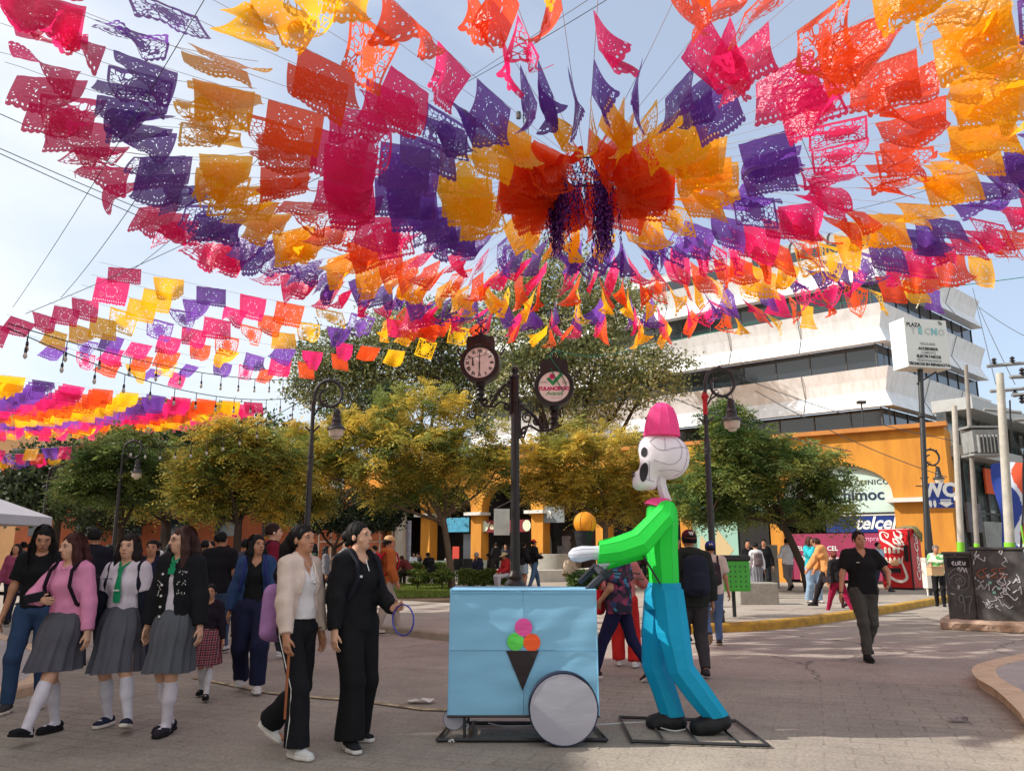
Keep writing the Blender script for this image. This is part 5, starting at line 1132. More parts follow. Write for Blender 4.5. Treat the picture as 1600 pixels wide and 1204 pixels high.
b = MB(); b.tube([(-.1, 0, 2.13), (.3, -.05, 2.16), (.62, -.05, 2.12), (.75, -.1, 1.9), (.82, -.12, 1.65)], [.03, .07, .09, .12, .03], 8); b.build('tarp', mat('olive_tarp', C(120, 116, 76), .8, .5, 20, .3, 6), vm, smooth=50)
# ---- WC sign
P = at(1468, 774, 26.6); ws = thing('wc_sign', 'blue sign with white WC letters hung on the lamp by the glass building', 'sign', (P.x, P.y, P.z)); b = MB(); b.box((0, 0, 0), (.90, .05, .80)); b.build('panel', mat('wc_blue', C(28, 54, 140), .4), ws)
text('WC', .62, (0, -.03, .17), 0, WINK, ws, bold=.03)
b = MB(); f0 = lambda x, y: (x, -.03, y); f1 = lambda x, y: (x, -.036, y)
b.prism([(.0, -.12), (.34, -.12), (.34, -.24), (.42, -.24), (.17, -.38), (-.08, -.24), (0, -.24)], f0, f1)
for x in (-.34, -.2): b.prism([(x - .04, -.16), (x + .04, -.16), (x + .05, -.28), (x + .025, -.38), (x - .025, -.38), (x - .05, -.28)], f0, f1); b.lathe([(.028, 0), (.028, .004)], (x, -.034, -.13), 8)
b.build('pictogram', WINK, ws); text('ENTRADA', .07, (.17, -.04, -.17), 0, mat('wc_blue', C(28, 54, 140)), ws)
b = MB(); b.tube([(-.45, 0, .3), (-.75, 0, .32)], .02, 6); b.build('arm', IRON, ws)
# ---- plaza box sign on its pole
Y_ = 25.5; P = at(1449, 536, Y_); ps = thing('plaza_sign', 'square white box sign reading PLAZA high on a dark pole', 'sign', (P.x, P.y, 0)); zc = P.z; k_ = (P - Vector((0, 0, CAMZ))).dot(Vector((0, math.cos(TH), math.sin(TH)))) / FPX; w_ = 78 * k_; h_ = 78 * k_
b = MB(); b.box((0, .35, zc), (w_, .7, h_)); 
bo = b.build('sign_box', mat('sign_face', C(216, 218, 212), .5, 0, var=.04, vscale=.7), ps); ps.rotation_euler.z = R(14); y_ = -.012
TQ = mat('teal_ink', C(120, 186, 190), .5); LG = mat('faded_ink', C(186, 192, 190), .5)
for (s_, sz, x, z, m_, bo_, ls) in (('PLAZA', .21, -.40, .36, INK, .004, 0), ('T', .34, -.42, .24, LG, .01, 0), ('E', .34, -.2, .24, TQ, .014, 0), ('C', .34, .04, .24, LG, .01, 0), ('N', .34, .26, .24, TQ, .014, 0), ('O', .34, .5, .24, LG, .01, 0), ('CELULARES', .13, 0, -.02, GINK, .002, 0), ('ACCESORIOS', .14, 0, -.12, INK, .006, 0), ('COMPUTO', .13, 0, -.20, GINK, .002, 0),
        ('ELECTRÓNICOS', .145, 0, -.28, INK, .006, 0), ('VIDEOVIGILANCIA', .13, .0, -.36, GINK, .002, 0), ('TÉCNICOS EN REPARACIÓN', .14, 0, -.44, INK, .006, 0)):
    text(s_, sz * w_ / 1.85, (x * w_ * .72, y_, zc + z * h_), 0, m_, bo, bold=bo_, ext=.001)
b = MB()
for r_ in (.12, .18): b.tube([(w_ * .36 + r_ * math.cos(t_) - .1, y_, zc + h_ * .36 + r_ * math.sin(t_)) for t_ in [.5 + i * .2 for i in range(6)]], .012, 5)
b.build('signal_mark', INK, bo)
b = MB(); b.tube([(-.85, .1, -.2), (-.12, .3, zc - h_ / 2)], .085, 10); b.tube([(-.3, .3, zc - h_ / 2 - .5), (.5, .3, zc - h_ / 2 - .05)], .03, 6); b.lathe([(.12, 0), (.12, .12)], (-.3, .25, zc - h_ / 2 - 1.6), 10); b.build('pole', IRON, ps, smooth=40)
# ---- utility poles
POLEC = mat('pole_concrete', C(176, 170, 158), .85, .4, 12, .18, 3); LIME = mat('lime_band', C(120, 186, 40), .6); WOODP = mat('pole_grey', C(140, 132, 124), .85, .4, 12, .2, 3)
def upole(px, py0, Y, r, label, lime=None, m=POLEC, pxb=None):
    tp = at(px, py0, Y); pxb = pxb or px; xb = at(pxb, 900, Y).x - tp.x; t = thing('utility_pole', label, 'utility pole', (tp.x, Y, 0)); b = MB(); b.tube([(xb, 0, -.2), (0, 0, tp.z)], [r * 1.15, r * .85], 12); b.build('pole', m, t, smooth=40)
    if lime: b = MB(); zz = at(px, lime, Y).z; b.tube([(xb * (1 - (zz - .28) / tp.z), 0, zz - .28), (xb * (1 - (zz + .12) / tp.z), 0, zz + .12)], r * 1.16, 12); b.build('lime_band', LIME, t, smooth=40)
    return t, tp.z
t1, z1 = upole(1491, 634, 18.5, .068, 'pale concrete pole with a lime green band rising behind the graffiti cabinets', 855, pxb=1499)
t2, z2 = upole(1509, 570, 24, .065, 'thin pole carrying a transformer right of the pale concrete pole', 855, WOODP, 1527)
t3, z3 = upole(1562, 583, 21, .11, 'power pole with crossarms and hanging cables at the right edge', 855, pxb=1577)
INS = mat('insulator', C(52, 48, 50), .4); GALV = mat('galvanised', C(140, 140, 138), .5, .1, 20, .2, 6)
def arms(t, px, Y, lst):
    x0 = at(px, 860, Y).x
    for (xa, ya, xb_, yb, ins) in lst:
        a = at(xa, ya, Y); c = at(xb_, yb, Y); b = MB(); b.tube([(a.x - x0, -.08, a.z), (c.x - x0, -.08, c.z)], .055, 4); b.build('crossarm', GALV, t)
        b = MB()
        for u in ins:
            p = a.lerp(c, u); sg = 1 if u >= 0 else -1; p = a.lerp(c, abs(u)); b.lathe([(.03, 0), (.07, .03 * sg), (.03, .06 * sg), (.09, .1 * sg), (.03, .13 * sg), (.08, .18 * sg), (.03, .24 * sg)], (p.x - x0, -.08, p.z), 8)
        build_each(b, 'insulator', INS, t)
arms(t2, 1509, 24, [(1507, 573, 1588, 566, (.15, .5, .97)), (1512, 612, 1588, 606, (-.25, -.5, -.9, .8)), (1502, 640, 1560, 645, ())])
arms(t3, 1562, 21, [(1542, 590, 1640, 586, (.2, .6, -.3)), (1545, 618, 1640, 613, (-.15, -.5, -.85, .3)), (1545, 657, 1640, 650, (-.4,)), (1585, 628, 1640, 628, (-.4, -.7))])
x0 = at(1509, 860, 24).x; tr_ = MB()
for (px, py, w, h) in ((1502, 690, 46, 34),):
    a = at(px, py, 24); k = 24.5 / FPX; tr_.box((a.x - x0, 0, a.z), (w * k, .6, h * k))
    for i in range(7): tr_.box((a.x - x0 + (i - 3) * .11, -.36, a.z - .1), (.03, .12, h * k * .8))
    tr_.box((a.x - x0, 0, a.z + h * k * .62), (w * k * 1.25, .7, .06)); tr_.box((a.x - x0, 0, a.z - h * k * .62), (w * k * 1.1, .7, .06))
tr_.build('transformer', GALV, t2)
# cables near the right poles
CAB = mat('cable_black', C(30, 30, 32), .6); CABG = mat('cable_grey', C(84, 88, 92), .6)
def cable(name, label, P0, P1, sag, r=.012, m=CABG, n=24, parent=None, cat='cable', group=None):
    P0, P1 = Vector(P0), Vector(P1); b = MB(); pts = [P0.lerp(P1, i / n) - Vector((0, 0, sag * 4 * (i / n) * (1 - i / n))) for i in range(n + 1)]; b.tube(pts, r, 5)
    o = b.build(name, m, parent, smooth=60)
    if parent is None: tag(o, label, cat, group)
    return pts
x3 = at(1563, 860, 21).x; b = MB()
for (pts) in ([(1545, 625), (1548, 680), (1562, 706), (1568, 740), (1560, 860)], [(1583, 628), (1583, 672), (1567, 705), (1572, 760), (1583, 860)], [(1600, 640), (1588, 680), (1570, 708), (1576, 780), (1590, 862)], [(1600, 655), (1580, 698), (1566, 720), (1565, 800), (1560, 880)], [(1600, 745), (1588, 758), (1572, 762)]):
    b.tube(spline([Vector(p) for p in pts], 5) and [tuple(Vector((at(p.x, p.y, 20.8).x - x3, -.2, at(p.x, p.y, 20.8).z))) for p in spline([Vector(p) for p in pts], 5)], .022, 5)
b.build('hanging_cable', CAB, t3)
b = MB(); b.tube([(.55, -.3, 0), (.5, -.25, 2.0)], .022, 6); b.tube([(-.05, -.3, 0), (-.1, -.25, 2.1)], .022, 6); b.build('guard_rod', LIME, t3)
# ---- graffiti cabinets on a broken plinth
cp = gx(1477, 980); BLK = mat('cabinet_black', C(84, 82, 80), .6, .25, 14, .35, 5, spec=.4, col2=C(52, 50, 50)); rz_ = R(-33)
pl = thing('plinth', 'low broken concrete plinth under the graffiti cabinets', 'plinth', (cp.x + .05, cp.y - .1, 0), rz_)
b = MB(); V = []; n = 14
for i in range(n + 1):
    x = -.14 + i * .13; j1, j2 = .05 * random.random(), .07 * random.random(); V += [(x, -.28 - j1, 0), (x, -.30 - j2, .12), (x, -.2 - j1, .17 + .02 * random.random()), (x, 1.5, .17)]
b.add(V, [(i*4+k, i*4+k+1, i*4+k+5, i*4+k+4) for i in range(n) for k in range(3)] + [(0, 1, 2, 3)]); b.build('slab', mat('broken_concrete', C(168, 142, 122), .95, 1.0, 16, .3, 6), pl)
def cabinet(label, x0, x1, z0, z1, yo, dep, tags):
    c = thing('utility_cabinet', label, 'cabinet', (cp.x + .05, cp.y - .1, .17), rz_, group='graffiti covered cabinets'); b = MB(); b.box(((x0 + x1) / 2, yo + dep / 2, (z0 + z1) / 2), (x1 - x0, dep, z1 - z0)); b.build('body', BLK, c, bevel=.012)
    b = MB(); b.box(((x0 + x1) / 2, yo + dep / 2, z1 + .025), (x1 - x0 + .05, dep + .06, .05)); b.box((x0 + .05, yo - .008, (z0 + z1) / 2), (.015, .016, z1 - z0 - .2)); b.build('lid', BLK, c, bevel=.01)
    return c
k_ = 15.5 / FPX
ca = cabinet('shorter black graffiti cabinet with a recessed hatch and a big white 97', 0, .48, 0, 1.22, 0, .75, None); cb = cabinet('taller black graffiti cabinet at the right edge, orange and white tags', .485, 1.34, -.02, 1.31, -.06, 1.0, None)
b = MB(); b.box((.25, -.004, 1.07), (.38, .012, .18)); b.build('hatch', DARK, ca)
SPW = mat('spray_white', C(190, 190, 192), .7); SPO = mat('spray_orange', C(150, 84, 56), .7); SPF = mat('spray_faint', C(116, 116, 120), .7); SPG = mat('spray_green', C(120, 176, 150), .7)
def stroke(b, pts, y, r): b.tube([(p.x * .45 if y > -.05 else .49 + (p.x - 1.065) * .72, y, p.y * .87) for p in spline(pts, 6)], r * .75, 4)
b = MB(); y = -.008; MZ = lambda q: [(x_, z_ * .92) for x_, z_ in q]
for q in ([(.12, .95), (.3, 1.05), (.55, 1.12), (.8, 1.08), (.9, .9), (.84, .7), (.6, .62), (.3, .66), (.2, .72)], [(.18, .85), (.34, .95), (.6, .95), (.74, .82), (.6, .72), (.4, .78), (.44, .86), (.58, .86)], [(.14, .75), (.12, .95), (.25, 1.0)], [(.5, .82), (.56, .9), (.62, .82), (.52, .8)]): stroke(b, q, y, .011)
b.build('graffiti', SPF, ca)
b = MB()
for q in ([(.42, .42), (.5, .52), (.6, .48), (.58, .36), (.46, .38), (.45, .44)], [(.6, .48), (.62, .3), (.58, .14)], [(.68, .47), (.86, .5), (.9, .42), (.8, .3), (.78, .14)], [(.28, .32), (.31, .33)], [(.96, .34), (.99, .35)]): stroke(b, q, y, .014)
b.build('graffiti', SPF, ca)
b = MB()
for q in ([(.3, 1.2), (.38, 1.25), (.34, 1.18), (.42, 1.17)], [(.46, 1.24), (.46, 1.17), (.54, 1.18), (.54, 1.25)], [(.58, 1.17), (.6, 1.25), (.66, 1.24), (.6, 1.2), (.68, 1.16)], [(.72, 1.25), (.74, 1.17), (.82, 1.24), (.8, 1.16)], [(.5, 1.06), (.58, 1.12), (.6, 1.02)], [(.64, 1.04), (.7, 1.12), (.76, 1.02), (.82, 1.1), (.86, 1.0)], [(.42, .7), (.5, .72), (.48, .66), (.42, .68)], [(.15, .55), (.3, .53)], [(.3, 1.42), (.5, 1.40)]): stroke(b, q, -.012, .012)
b.build('graffiti', SPW, ca)
b = MB(); y = -.068
for q in ([(1.25, 1.08), (1.15, .98), (1.25, .9), (1.36, .98), (1.28, 1.06), (1.4, 1.12)], [(1.62, 1.1), (1.48, 1.06), (1.6, 1.0), (1.46, .93), (1.62, .92)], [(1.82, 1.12), (1.68, 1.1), (1.7, 1.02), (1.8, 1.02), (1.7, 1.0), (1.7, .92), (1.84, .95)]): stroke(b, q, y, .011)
b.build('graffiti', SPO, cb)
b = MB()
rs = random.Random(4)
for gxx, gzz, n_, wd, ht, rr in ((1.12, .72, 7, .28, .3, .008), (1.66, .62, 16, .40, .38, .012), (1.18, .28, 9, .55, .16, .006), (1.7, 1.32, 3, .14, .08, .009), (1.15, 1.3, 4, .1, .04, .012)):
    for _ in range(n_):
        a_, c_ = gxx + rs.random() * wd, gzz + rs.random() * ht; q = [(a_, c_)]
        for _ in range(3): a_ += rs.uniform(-.12, .12); c_ += rs.uniform(-.1, .1); q.append((min(max(a_, 1.1), 2.1), c_))
        stroke(b, q, y, rr)
b.build('graffiti', SPW, cb)
b = MB(); [b.box((x, y, z), (.05, .006, .05)) for x, z in ((.8, .52), (.88, .60), (.75, .7))]; b.build('sticker', SPG, cb)
# ---- litter bin on the plaza edge
bp = gx(1148, 963, .12); bn = thing('litter_bin', 'lime green perforated litter bin with black top on a post by the yellow kerb', 'litter bin', tuple(bp)); LB = mat('bin_green', C(70, 176, 62), .5, .1, 20, .1, 6)
kk = 18.7 / FPX; w = 42 * kk; b = MB(); b.box((0, 0, .83), (w, w * .75, .62)); b.build('bin_body', LB, bn, bevel=.04); b = MB(); b.box((0, 0, 1.19), (w * 1.06, w * .8, .12)); b.build('bin_lid', IRONB, bn, bevel=.03); b = MB(); b.tube([(0, 0, 0), (0, 0, .55)], .04, 8); b.build('post', IRONB, bn)
b = MB()
for i in range(5):
    for j in range(5): b.lathe([(.014, 0), (.014, .004)], (0, 0, 0), 6) if 0 else b.box((-w / 2 + w * (j + 1) / 6, -w * .375 - .002, .62 + i * .1), (.025, .006, .03))
b.build('perforation', IRONB, bn)
b = MB(); q = gx(1182, 943, .12); b.box((q.x, q.y, .38), (1.0, .6, .56)); tag(b.build('concrete_block', CONC, None, bevel=.03), 'grey concrete block behind the lime green litter bin', 'block')
b = MB(); q = gx(1218, 921, .12); b.box((q.x, q.y + 1.5, .9), (.9, .4, 1.55)); tag(b.build('concrete_pier', CONC, None, bevel=.02), 'plain grey concrete pier left of the man in the white shirt', 'pier')
# ---- white tent
tp = gx(40, 945); tt = thing('canopy_tent', 'white pop-up canopy tent at the left edge', 'tent', (0, 0, 0)); TW = mat('tent_white', C(196, 194, 196), .7, .3, 6, .06, 2); Y0 = 17.5
A = at(82, 808, Y0 + 3); zr = A.z; zp = at(-20, 762, Y0 + 1.5).z; x1 = A.x; x0_ = x1 - 3; y1 = Y0 + 3
b = MB(); top = ((x0_ + x1) / 2, Y0 + 1.5, zp + .1); b.add([(x0_, Y0, zr), (x1, Y0, zr), (x1, y1, zr), (x0_, y1, zr), top], [(0, 1, 4), (1, 2, 4), (2, 3, 4), (3, 0, 4)])
zz = zr - .22
b.add([(x0_, Y0, zr), (x1, Y0, zr), (x1, y1, zr), (x0_, y1, zr), (x0_, Y0, zz), (x1, Y0, zz), (x1, y1, zz), (x0_, y1, zz)], [(0, 1, 5, 4), (1, 2, 6, 5), (2, 3, 7, 6), (3, 0, 4, 7)])
b.add([(x1, Y0 - .004, zz), (x1, Y0 - .004, .9), (x1 - .3, Y0 - .004, zz)], [(0, 1, 2)]); b.build('canopy', TW, tt)
b = MB(); [b.box((x, y, zr / 2), (.05, .05, zr)) for x, y in ((x0_ + .03, Y0 + .03), (x1 - .03, Y0 + .03), (x1 - .03, y1 - .03), (x0_ + .03, y1 - .03))]; build_each(b, 'leg', WHT, tt)
# ---- litter and tape on the road
TAPE = mat('caution_tape', C(214, 196, 150), .6, 0, col2=C(60, 52, 40), vscale=9, var=.5); pts = [gx(*p, .004) for p in ((300, 1058), (420, 1082), (500, 1090), (560, 1094), (600, 1100), (660, 1108), (700, 1109))]; b = MB(); V = []
for p in pts: V += [(p.x, p.y - .03, .008), (p.x + .01, p.y + .04, .012)]
b.add(V, [(i*2, i*2+1, i*2+3, i*2+2) for i in range(len(pts) - 1)]); tag(b.build('caution_tape', TAPE), 'strip of caution tape lying on the road left of the cart', 'tape')
def scrap(px, py, w, label, m=WHT, seed=0):
    p = gx(px, py, .01); r_ = random.Random(seed); V = []; n = 7
    for i in range(n + 1):
        for j in (0, 1): V.append((p.x + (i / n - .5) * w, p.y + (j - .5) * w * .45 + r_.uniform(-.02, .02), .012 + r_.random() * .03))
    b = MB(); b.add(V, [(i*2, i*2+1, i*2+3, i*2+2) for i in range(n)]); tag(b.build('paper_scrap', m), label, 'litter')
scrap(657, 1096, .26, 'crumpled white paper on the road left of the cart'); scrap(1497, 1125, .16, 'small flattened black and white packet on the road at the right', mat('packet', C(120, 110, 112), .5, 0, var=.6, vscale=20), 3); scrap(705, 1160, .05, 'tiny white scrap beside the cart frame', WHT, 4)
# ---- cafe clutter in the arcade shade
for (px, Y, lab) in ((718, 36, 'dark cafe chair left of the small orange column'), (733, 36, 'dark cafe chair just right of its twin by the orange column')):
    p = at(px, 890, Y); ch = thing('cafe_chair', lab, 'chair', (p.x, Y, .12), R(20), group='dark cafe chairs'); b = MB(); b.box((0, 0, .45), (.45, .45, .06)); b.build('seat', DARK, ch); b = MB(); b.box((0, .22, .75), (.45, .05, .5)); b.build('backrest', DARK, ch)
    for x in (-.2, .2):
        for y in (-.2, .2): b = MB(); b.tube([(x, y, 0), (x, y, .45)], .02, 6); b.build('leg', DARK, ch)
# ---------------------------------------------------------------- ice-cream cart prop
def fabric(name, col, glow=.25, fold=.25, sc=3.5):
    """thin stretched cloth: diffuse with some light let through and soft creases"""
    if name in MATS: return MATS[name]
    m = bpy.data.materials.new(name); m.use_nodes = True; nt = m.node_tree; nt.nodes.clear(); N = nt.nodes.new; K = nt.links.new
    p = N('ShaderNodeBsdfPrincipled'); p.inputs['Base Color'].default_value = col; p.inputs['Roughness'].default_value = .62; p.inputs['Specular IOR Level'].default_value = .35
    tr = N('ShaderNodeBsdfTranslucent'); tr.inputs['Color'].default_value = col; mx = N('ShaderNodeMixShader'); mx.inputs[0].default_value = glow
    t = N('ShaderNodeTexCoord'); mp = N('ShaderNodeMapping'); mp.inputs['Rotation'].default_value = (.4, .5, .3); mp.inputs['Scale'].default_value = (1, 1, 3.2); K(t.outputs['Object'], mp.inputs[0])
    n = N('ShaderNodeTexNoise'); n.inputs['Scale'].default_value = sc; n.inputs['Detail'].default_value = 3; K(mp.outputs[0], n.inputs['Vector'])
    n2 = N('ShaderNodeTexNoise'); n2.inputs['Scale'].default_value = 260; K(t.outputs['Object'], n2.inputs['Vector'])
    ad = N('ShaderNodeMath'); ad.operation = 'MULTIPLY_ADD'; ad.inputs[1].default_value = .04; K(n2.outputs['Fac'], ad.inputs[0]); K(n.outputs['Fac'], ad.inputs[2])
    bu = N('ShaderNodeBump'); bu.inputs['Strength'].default_value = fold; bu.inputs['Distance'].default_value = .06; K(ad.outputs[0], bu.inputs['Height']); K(bu.outputs[0], p.inputs['Normal'])
    o = N('ShaderNodeOutputMaterial'); K(p.outputs[0], mx.inputs[1]); K(tr.outputs[0], mx.inputs[2]); K(mx.outputs[0], o.inputs[0]); MATS[name] = m; return m
FBL = fabric('cart_cloth', C(138, 194, 224), .12, .16, 1.6); STL = mat('steel_tube', C(34, 34, 36), .45, .1, 30, spec=.5)
Yc = gx(816, 1159).y; cl = at(700, 1117, Yc); cr = at(936, 1117, Yc); X0, X1 = cl.x, cr.x; Zb, Zt = cl.z, at(706, 921, Yc).z; Dp = .62
ct = thing('ice_cream_cart', 'sky-blue cloth ice-cream cart prop with a cone emblem and big grey wheel', 'cart', ((X0 + X1) / 2, Yc, 0)); w = (X1 - X0) / 2
b = MB(); nx, nz_ = 40, 36; V = []; rs = random.Random(2)
def sheetgrid(b, f, nx, nz):
    V = [f(i / nx, j / nz) for j in range(nz + 1) for i in range(nx + 1)]; b.add(V, [(j*(nx+1)+i, j*(nx+1)+i+1, (j+1)*(nx+1)+i+1, (j+1)*(nx+1)+i) for j in range(nz) for i in range(nx)])
def frontf(u, v):
    x = -w + 2 * w * u; x *= 1 - .008 * v; z = Zb + (Zt - Zb) * v
    y = .006 * noise.noise((u * 2.3, v * 9, 1)) + .009 * noise.noise((u * 1.5 + v * 4, v * 5 - u * 6, 4)) * (1 - abs(2 * v - 1) ** 6)
    for (uu, vv) in ((.5, None), (None, .5)):
        if uu is not None: y -= .004 * math.exp(-((u - uu) / .008) ** 2)
        else: y -= .005 * math.exp(-((v - .51) / .009) ** 2)
    return (x, y + .02 * v, z)
sheetgrid(b, frontf, nx, nz_)
sheetgrid(b, lambda u, v: ((-w + 2 * w * u) * .992, .02 + (Dp - .04) * v, Zt + .002 + .006 * noise.noise((u * 4, v * 4, 2)) - .012 * math.sin(math.pi * v) * math.sin(math.pi * u)), 20, 10)
for sx_ in (-1, 1): sheetgrid(b, lambda u, v, sx_=sx_: (sx_ * w * (1 - .008 * v), .0 + .02 * v + u * Dp, Zb + (Zt - Zb) * v), 10, 12)
sheetgrid(b, lambda u, v: ((-w + 2 * w * u) * (1 - .008 * v), Dp, Zb + (Zt - Zb) * v), 10, 10)
cb_ = b.build('cloth_body', FBL, ct, smooth=50)
b = MB(); b.tube([(-w * .990, .012, Zt - .002), (w * .990, .012, Zt - .002)], .006, 6); b.tube([(-w * .990, .012, Zt - .025), (w * .990, .012, Zt - .027)], .003, 5)
for sx_ in (-1, 1): b.tube([(sx_ * w * .992, .022, Zt), (sx_ * w, -.002, Zb)], .005, 6); b.tube([(sx_ * w * .992, .022, Zt), (sx_ * w * .992, Dp, Zt)], .006, 6)
b.build('seam', FBL, cb_, smooth=50)
b = MB(); b.tube([(frontf(.5, v / 12)[0], frontf(.5, v / 12)[1] - .001, frontf(.5, v / 12)[2]) for v in range(13)], .0022, 4); b.tube([(frontf(u / 12, .51)[0], frontf(u / 12, .51)[1] - .001, frontf(u / 12, .51)[2]) for u in range(13)], .0022, 4); b.build('stitching', mat('stitch_blue', C(104, 150, 174), .7), cb_)
b = MB(); b.tube([(-w, 0, Zb - .006), (w, 0, Zb - .006), (w, Dp, Zb - .006), (-w, Dp, Zb - .006), (-w, 0, Zb - .006)], .011, 6)
fx0, fx1 = gx(683, 1159).x - ct.location.x, gx(948, 1159).x - ct.location.x; bx0, bx1 = fx0 + .03, fx1 - .02
b2 = MB(); 
for (p, q) in (((fx0, 0), (fx1, 0)), ((fx0 + .06, .62), (fx1 - .06, .62)), ((fx0, 0), (fx0 + .06, .62)), ((fx1, 0), (fx1 - .06, .62)), ((fx0 + .25, 0), (fx0 + .25, .62)), ((fx1 - .3, 0), (fx1 - .3, .62))): b2.tube([(p[0], p[1], .018), (q[0], q[1], .018)], .016, 4)
b2.build('base_frame', STL, ct)
for x in (-w + .13, w - .2):
    for y in (.03, Dp - .03): b.tube([(x, y, .02), (x, y, Zb)], .012, 6)
b.build('frame_tube', STL, ct)
# emblem
def disc(px, py, rp, name, m, par, off=-.012):
    c = at(px, py, Yc); k = (c - Vector((0, 0, CAMZ))).dot(Vector((0, math.cos(TH), math.sin(TH)))) / FPX; r = rp * k; yy = .02 * (c.z - Zb) / (Zt - Zb)
    b = MB(); n = 32; V = [(c.x - ct.location.x + r * math.cos(2 * math.pi * i / n), off + yy, c.z + r * math.sin(2 * math.pi * i / n)) for i in range(n)]; b.add(V + [(x, y + .004, z) for x, y, z in V], [tuple(range(n))] + [(i, (i + 1) % n, n + (i + 1) % n, n + i) for i in range(n)]); b.build(name, m, par)
disc(805.5, 1002, 13.3, 'green_scoop', fabric('felt_green', C(96, 214, 84), .05, .2), cb_); disc(831, 1003, 13.3, 'orange_scoop', fabric('felt_orange', C(238, 92, 40), .05, .2), cb_, -.0135); disc(818, 979.5, 13.6, 'pink_scoop', fabric('felt_pink', C(226, 84, 158), .05, .2), cb_, -.015)
b = MB(); V = [at(*p, Yc) for p in ((791, 1016), (842, 1016), (816.5, 1078))]; b.prism([(v.x - ct.location.x, v.z) for v in V], lambda x, z: (x, -.0125 + .02 * (z - Zb) / (Zt - Zb), z), lambda x, z: (x, -.0085 + .02 * (z - Zb) / (Zt - Zb), z)); b.build('cone_emblem', fabric('felt_black', C(44, 34, 34), .0, .2), cb_)
# wheels
def wheel(px, py, rp, yoff, th, name='wheel'):
    c = at(px, py, Yc + yoff); k = (c - Vector((0, 0, CAMZ))).dot(Vector((0, math.cos(TH), math.sin(TH)))) / FPX; r = rp * k; M_ = Matrix.Translation((c.x - ct.location.x, yoff, max(c.z, r + .002))) @ Matrix.Rotation(math.pi / 2, 4, 'X')
    b = MB(); b.M = M_; n = 56; V = []; 
    for q in (0, .5, .9, 1.0):
        for i in range(n): a_ = 2 * math.pi * i / n; V.append((q * r * .965 * math.cos(a_), q * r * .965 * math.sin(a_), th + .002 + .008 * (1 - q * q) + .003 * noise.noise((q * math.cos(a_) * 3, q * math.sin(a_) * 3, 1))))
    b.add(V, [(j * n + i, j * n + (i + 1) % n, (j + 1) * n + (i + 1) % n, (j + 1) * n + i) for j in range(3) for i in range(n)]); d_ = b.build('wheel_disc', fabric('wheel_grey', C(172, 170, 180), .05, .12, 2), ct, smooth=60)
    b = MB(); b.M = M_; b.lathe([(r * .95, th), (r, th + .006), (r * 1.01, th - .004), (r * 1.01, -th + .004), (r, -th), (r * .9, -th)], n=56); b.build('wheel_rim', fabric('wheel_navy', C(24, 30, 52), .0, .2), ct, smooth=30)
wheel(880, 1106, 54, -.10, .055); wheel(709.5, 1121, 16.5, .10, .03)
b = MB(); c = at(880, 1106, Yc); b.tube([(c.x - ct.location.x, -.1, c.z), (c.x - ct.location.x, Dp, c.z)], .012, 6); b.build('axle', STL, ct)
# black push handle at the right top corner of the cart
b = MB(); hx = w * .97; 
def P3(px, py, Y): p = at(px, py, Y); return (p.x - ct.location.x, Y - Yc, p.z)
b.tube([P3(905, 910, Yc + .5), P3(932, 884, Yc + .5), P3(940, 889, Yc + .42)], [.028, .034, .02], 6); b.tube([P3(918, 922, Yc + .12), P3(940, 901, Yc + .14), P3(955, 894, Yc + .2)], [.03, .036, .022], 6); b.tube([P3(932, 886, Yc + .5), P3(945, 900, Yc + .14)], .03, 6)
b.build('push_handle', fabric('handle_black', C(42, 46, 54), .0, .2), ct)
# cord between cart and figure
b = MB(); pts = [gx(*p, .02) for p in ((722, 1128), (728, 1118), (732, 1134), (727, 1140), (738, 1124), (790, 1134), (850, 1131), (930, 1131), (985, 1128), (1010, 1128), (1035, 1137), (1055, 1141), (1072, 1138))]; b.tube([tuple(p) for p in spline(pts, 5)], .0055, 5); tag(b.build('cord', mat('cord_white', C(206, 208, 204), .7)), 'thin white cord running from the cart frame to the skeleton\'s frame', 'cord')

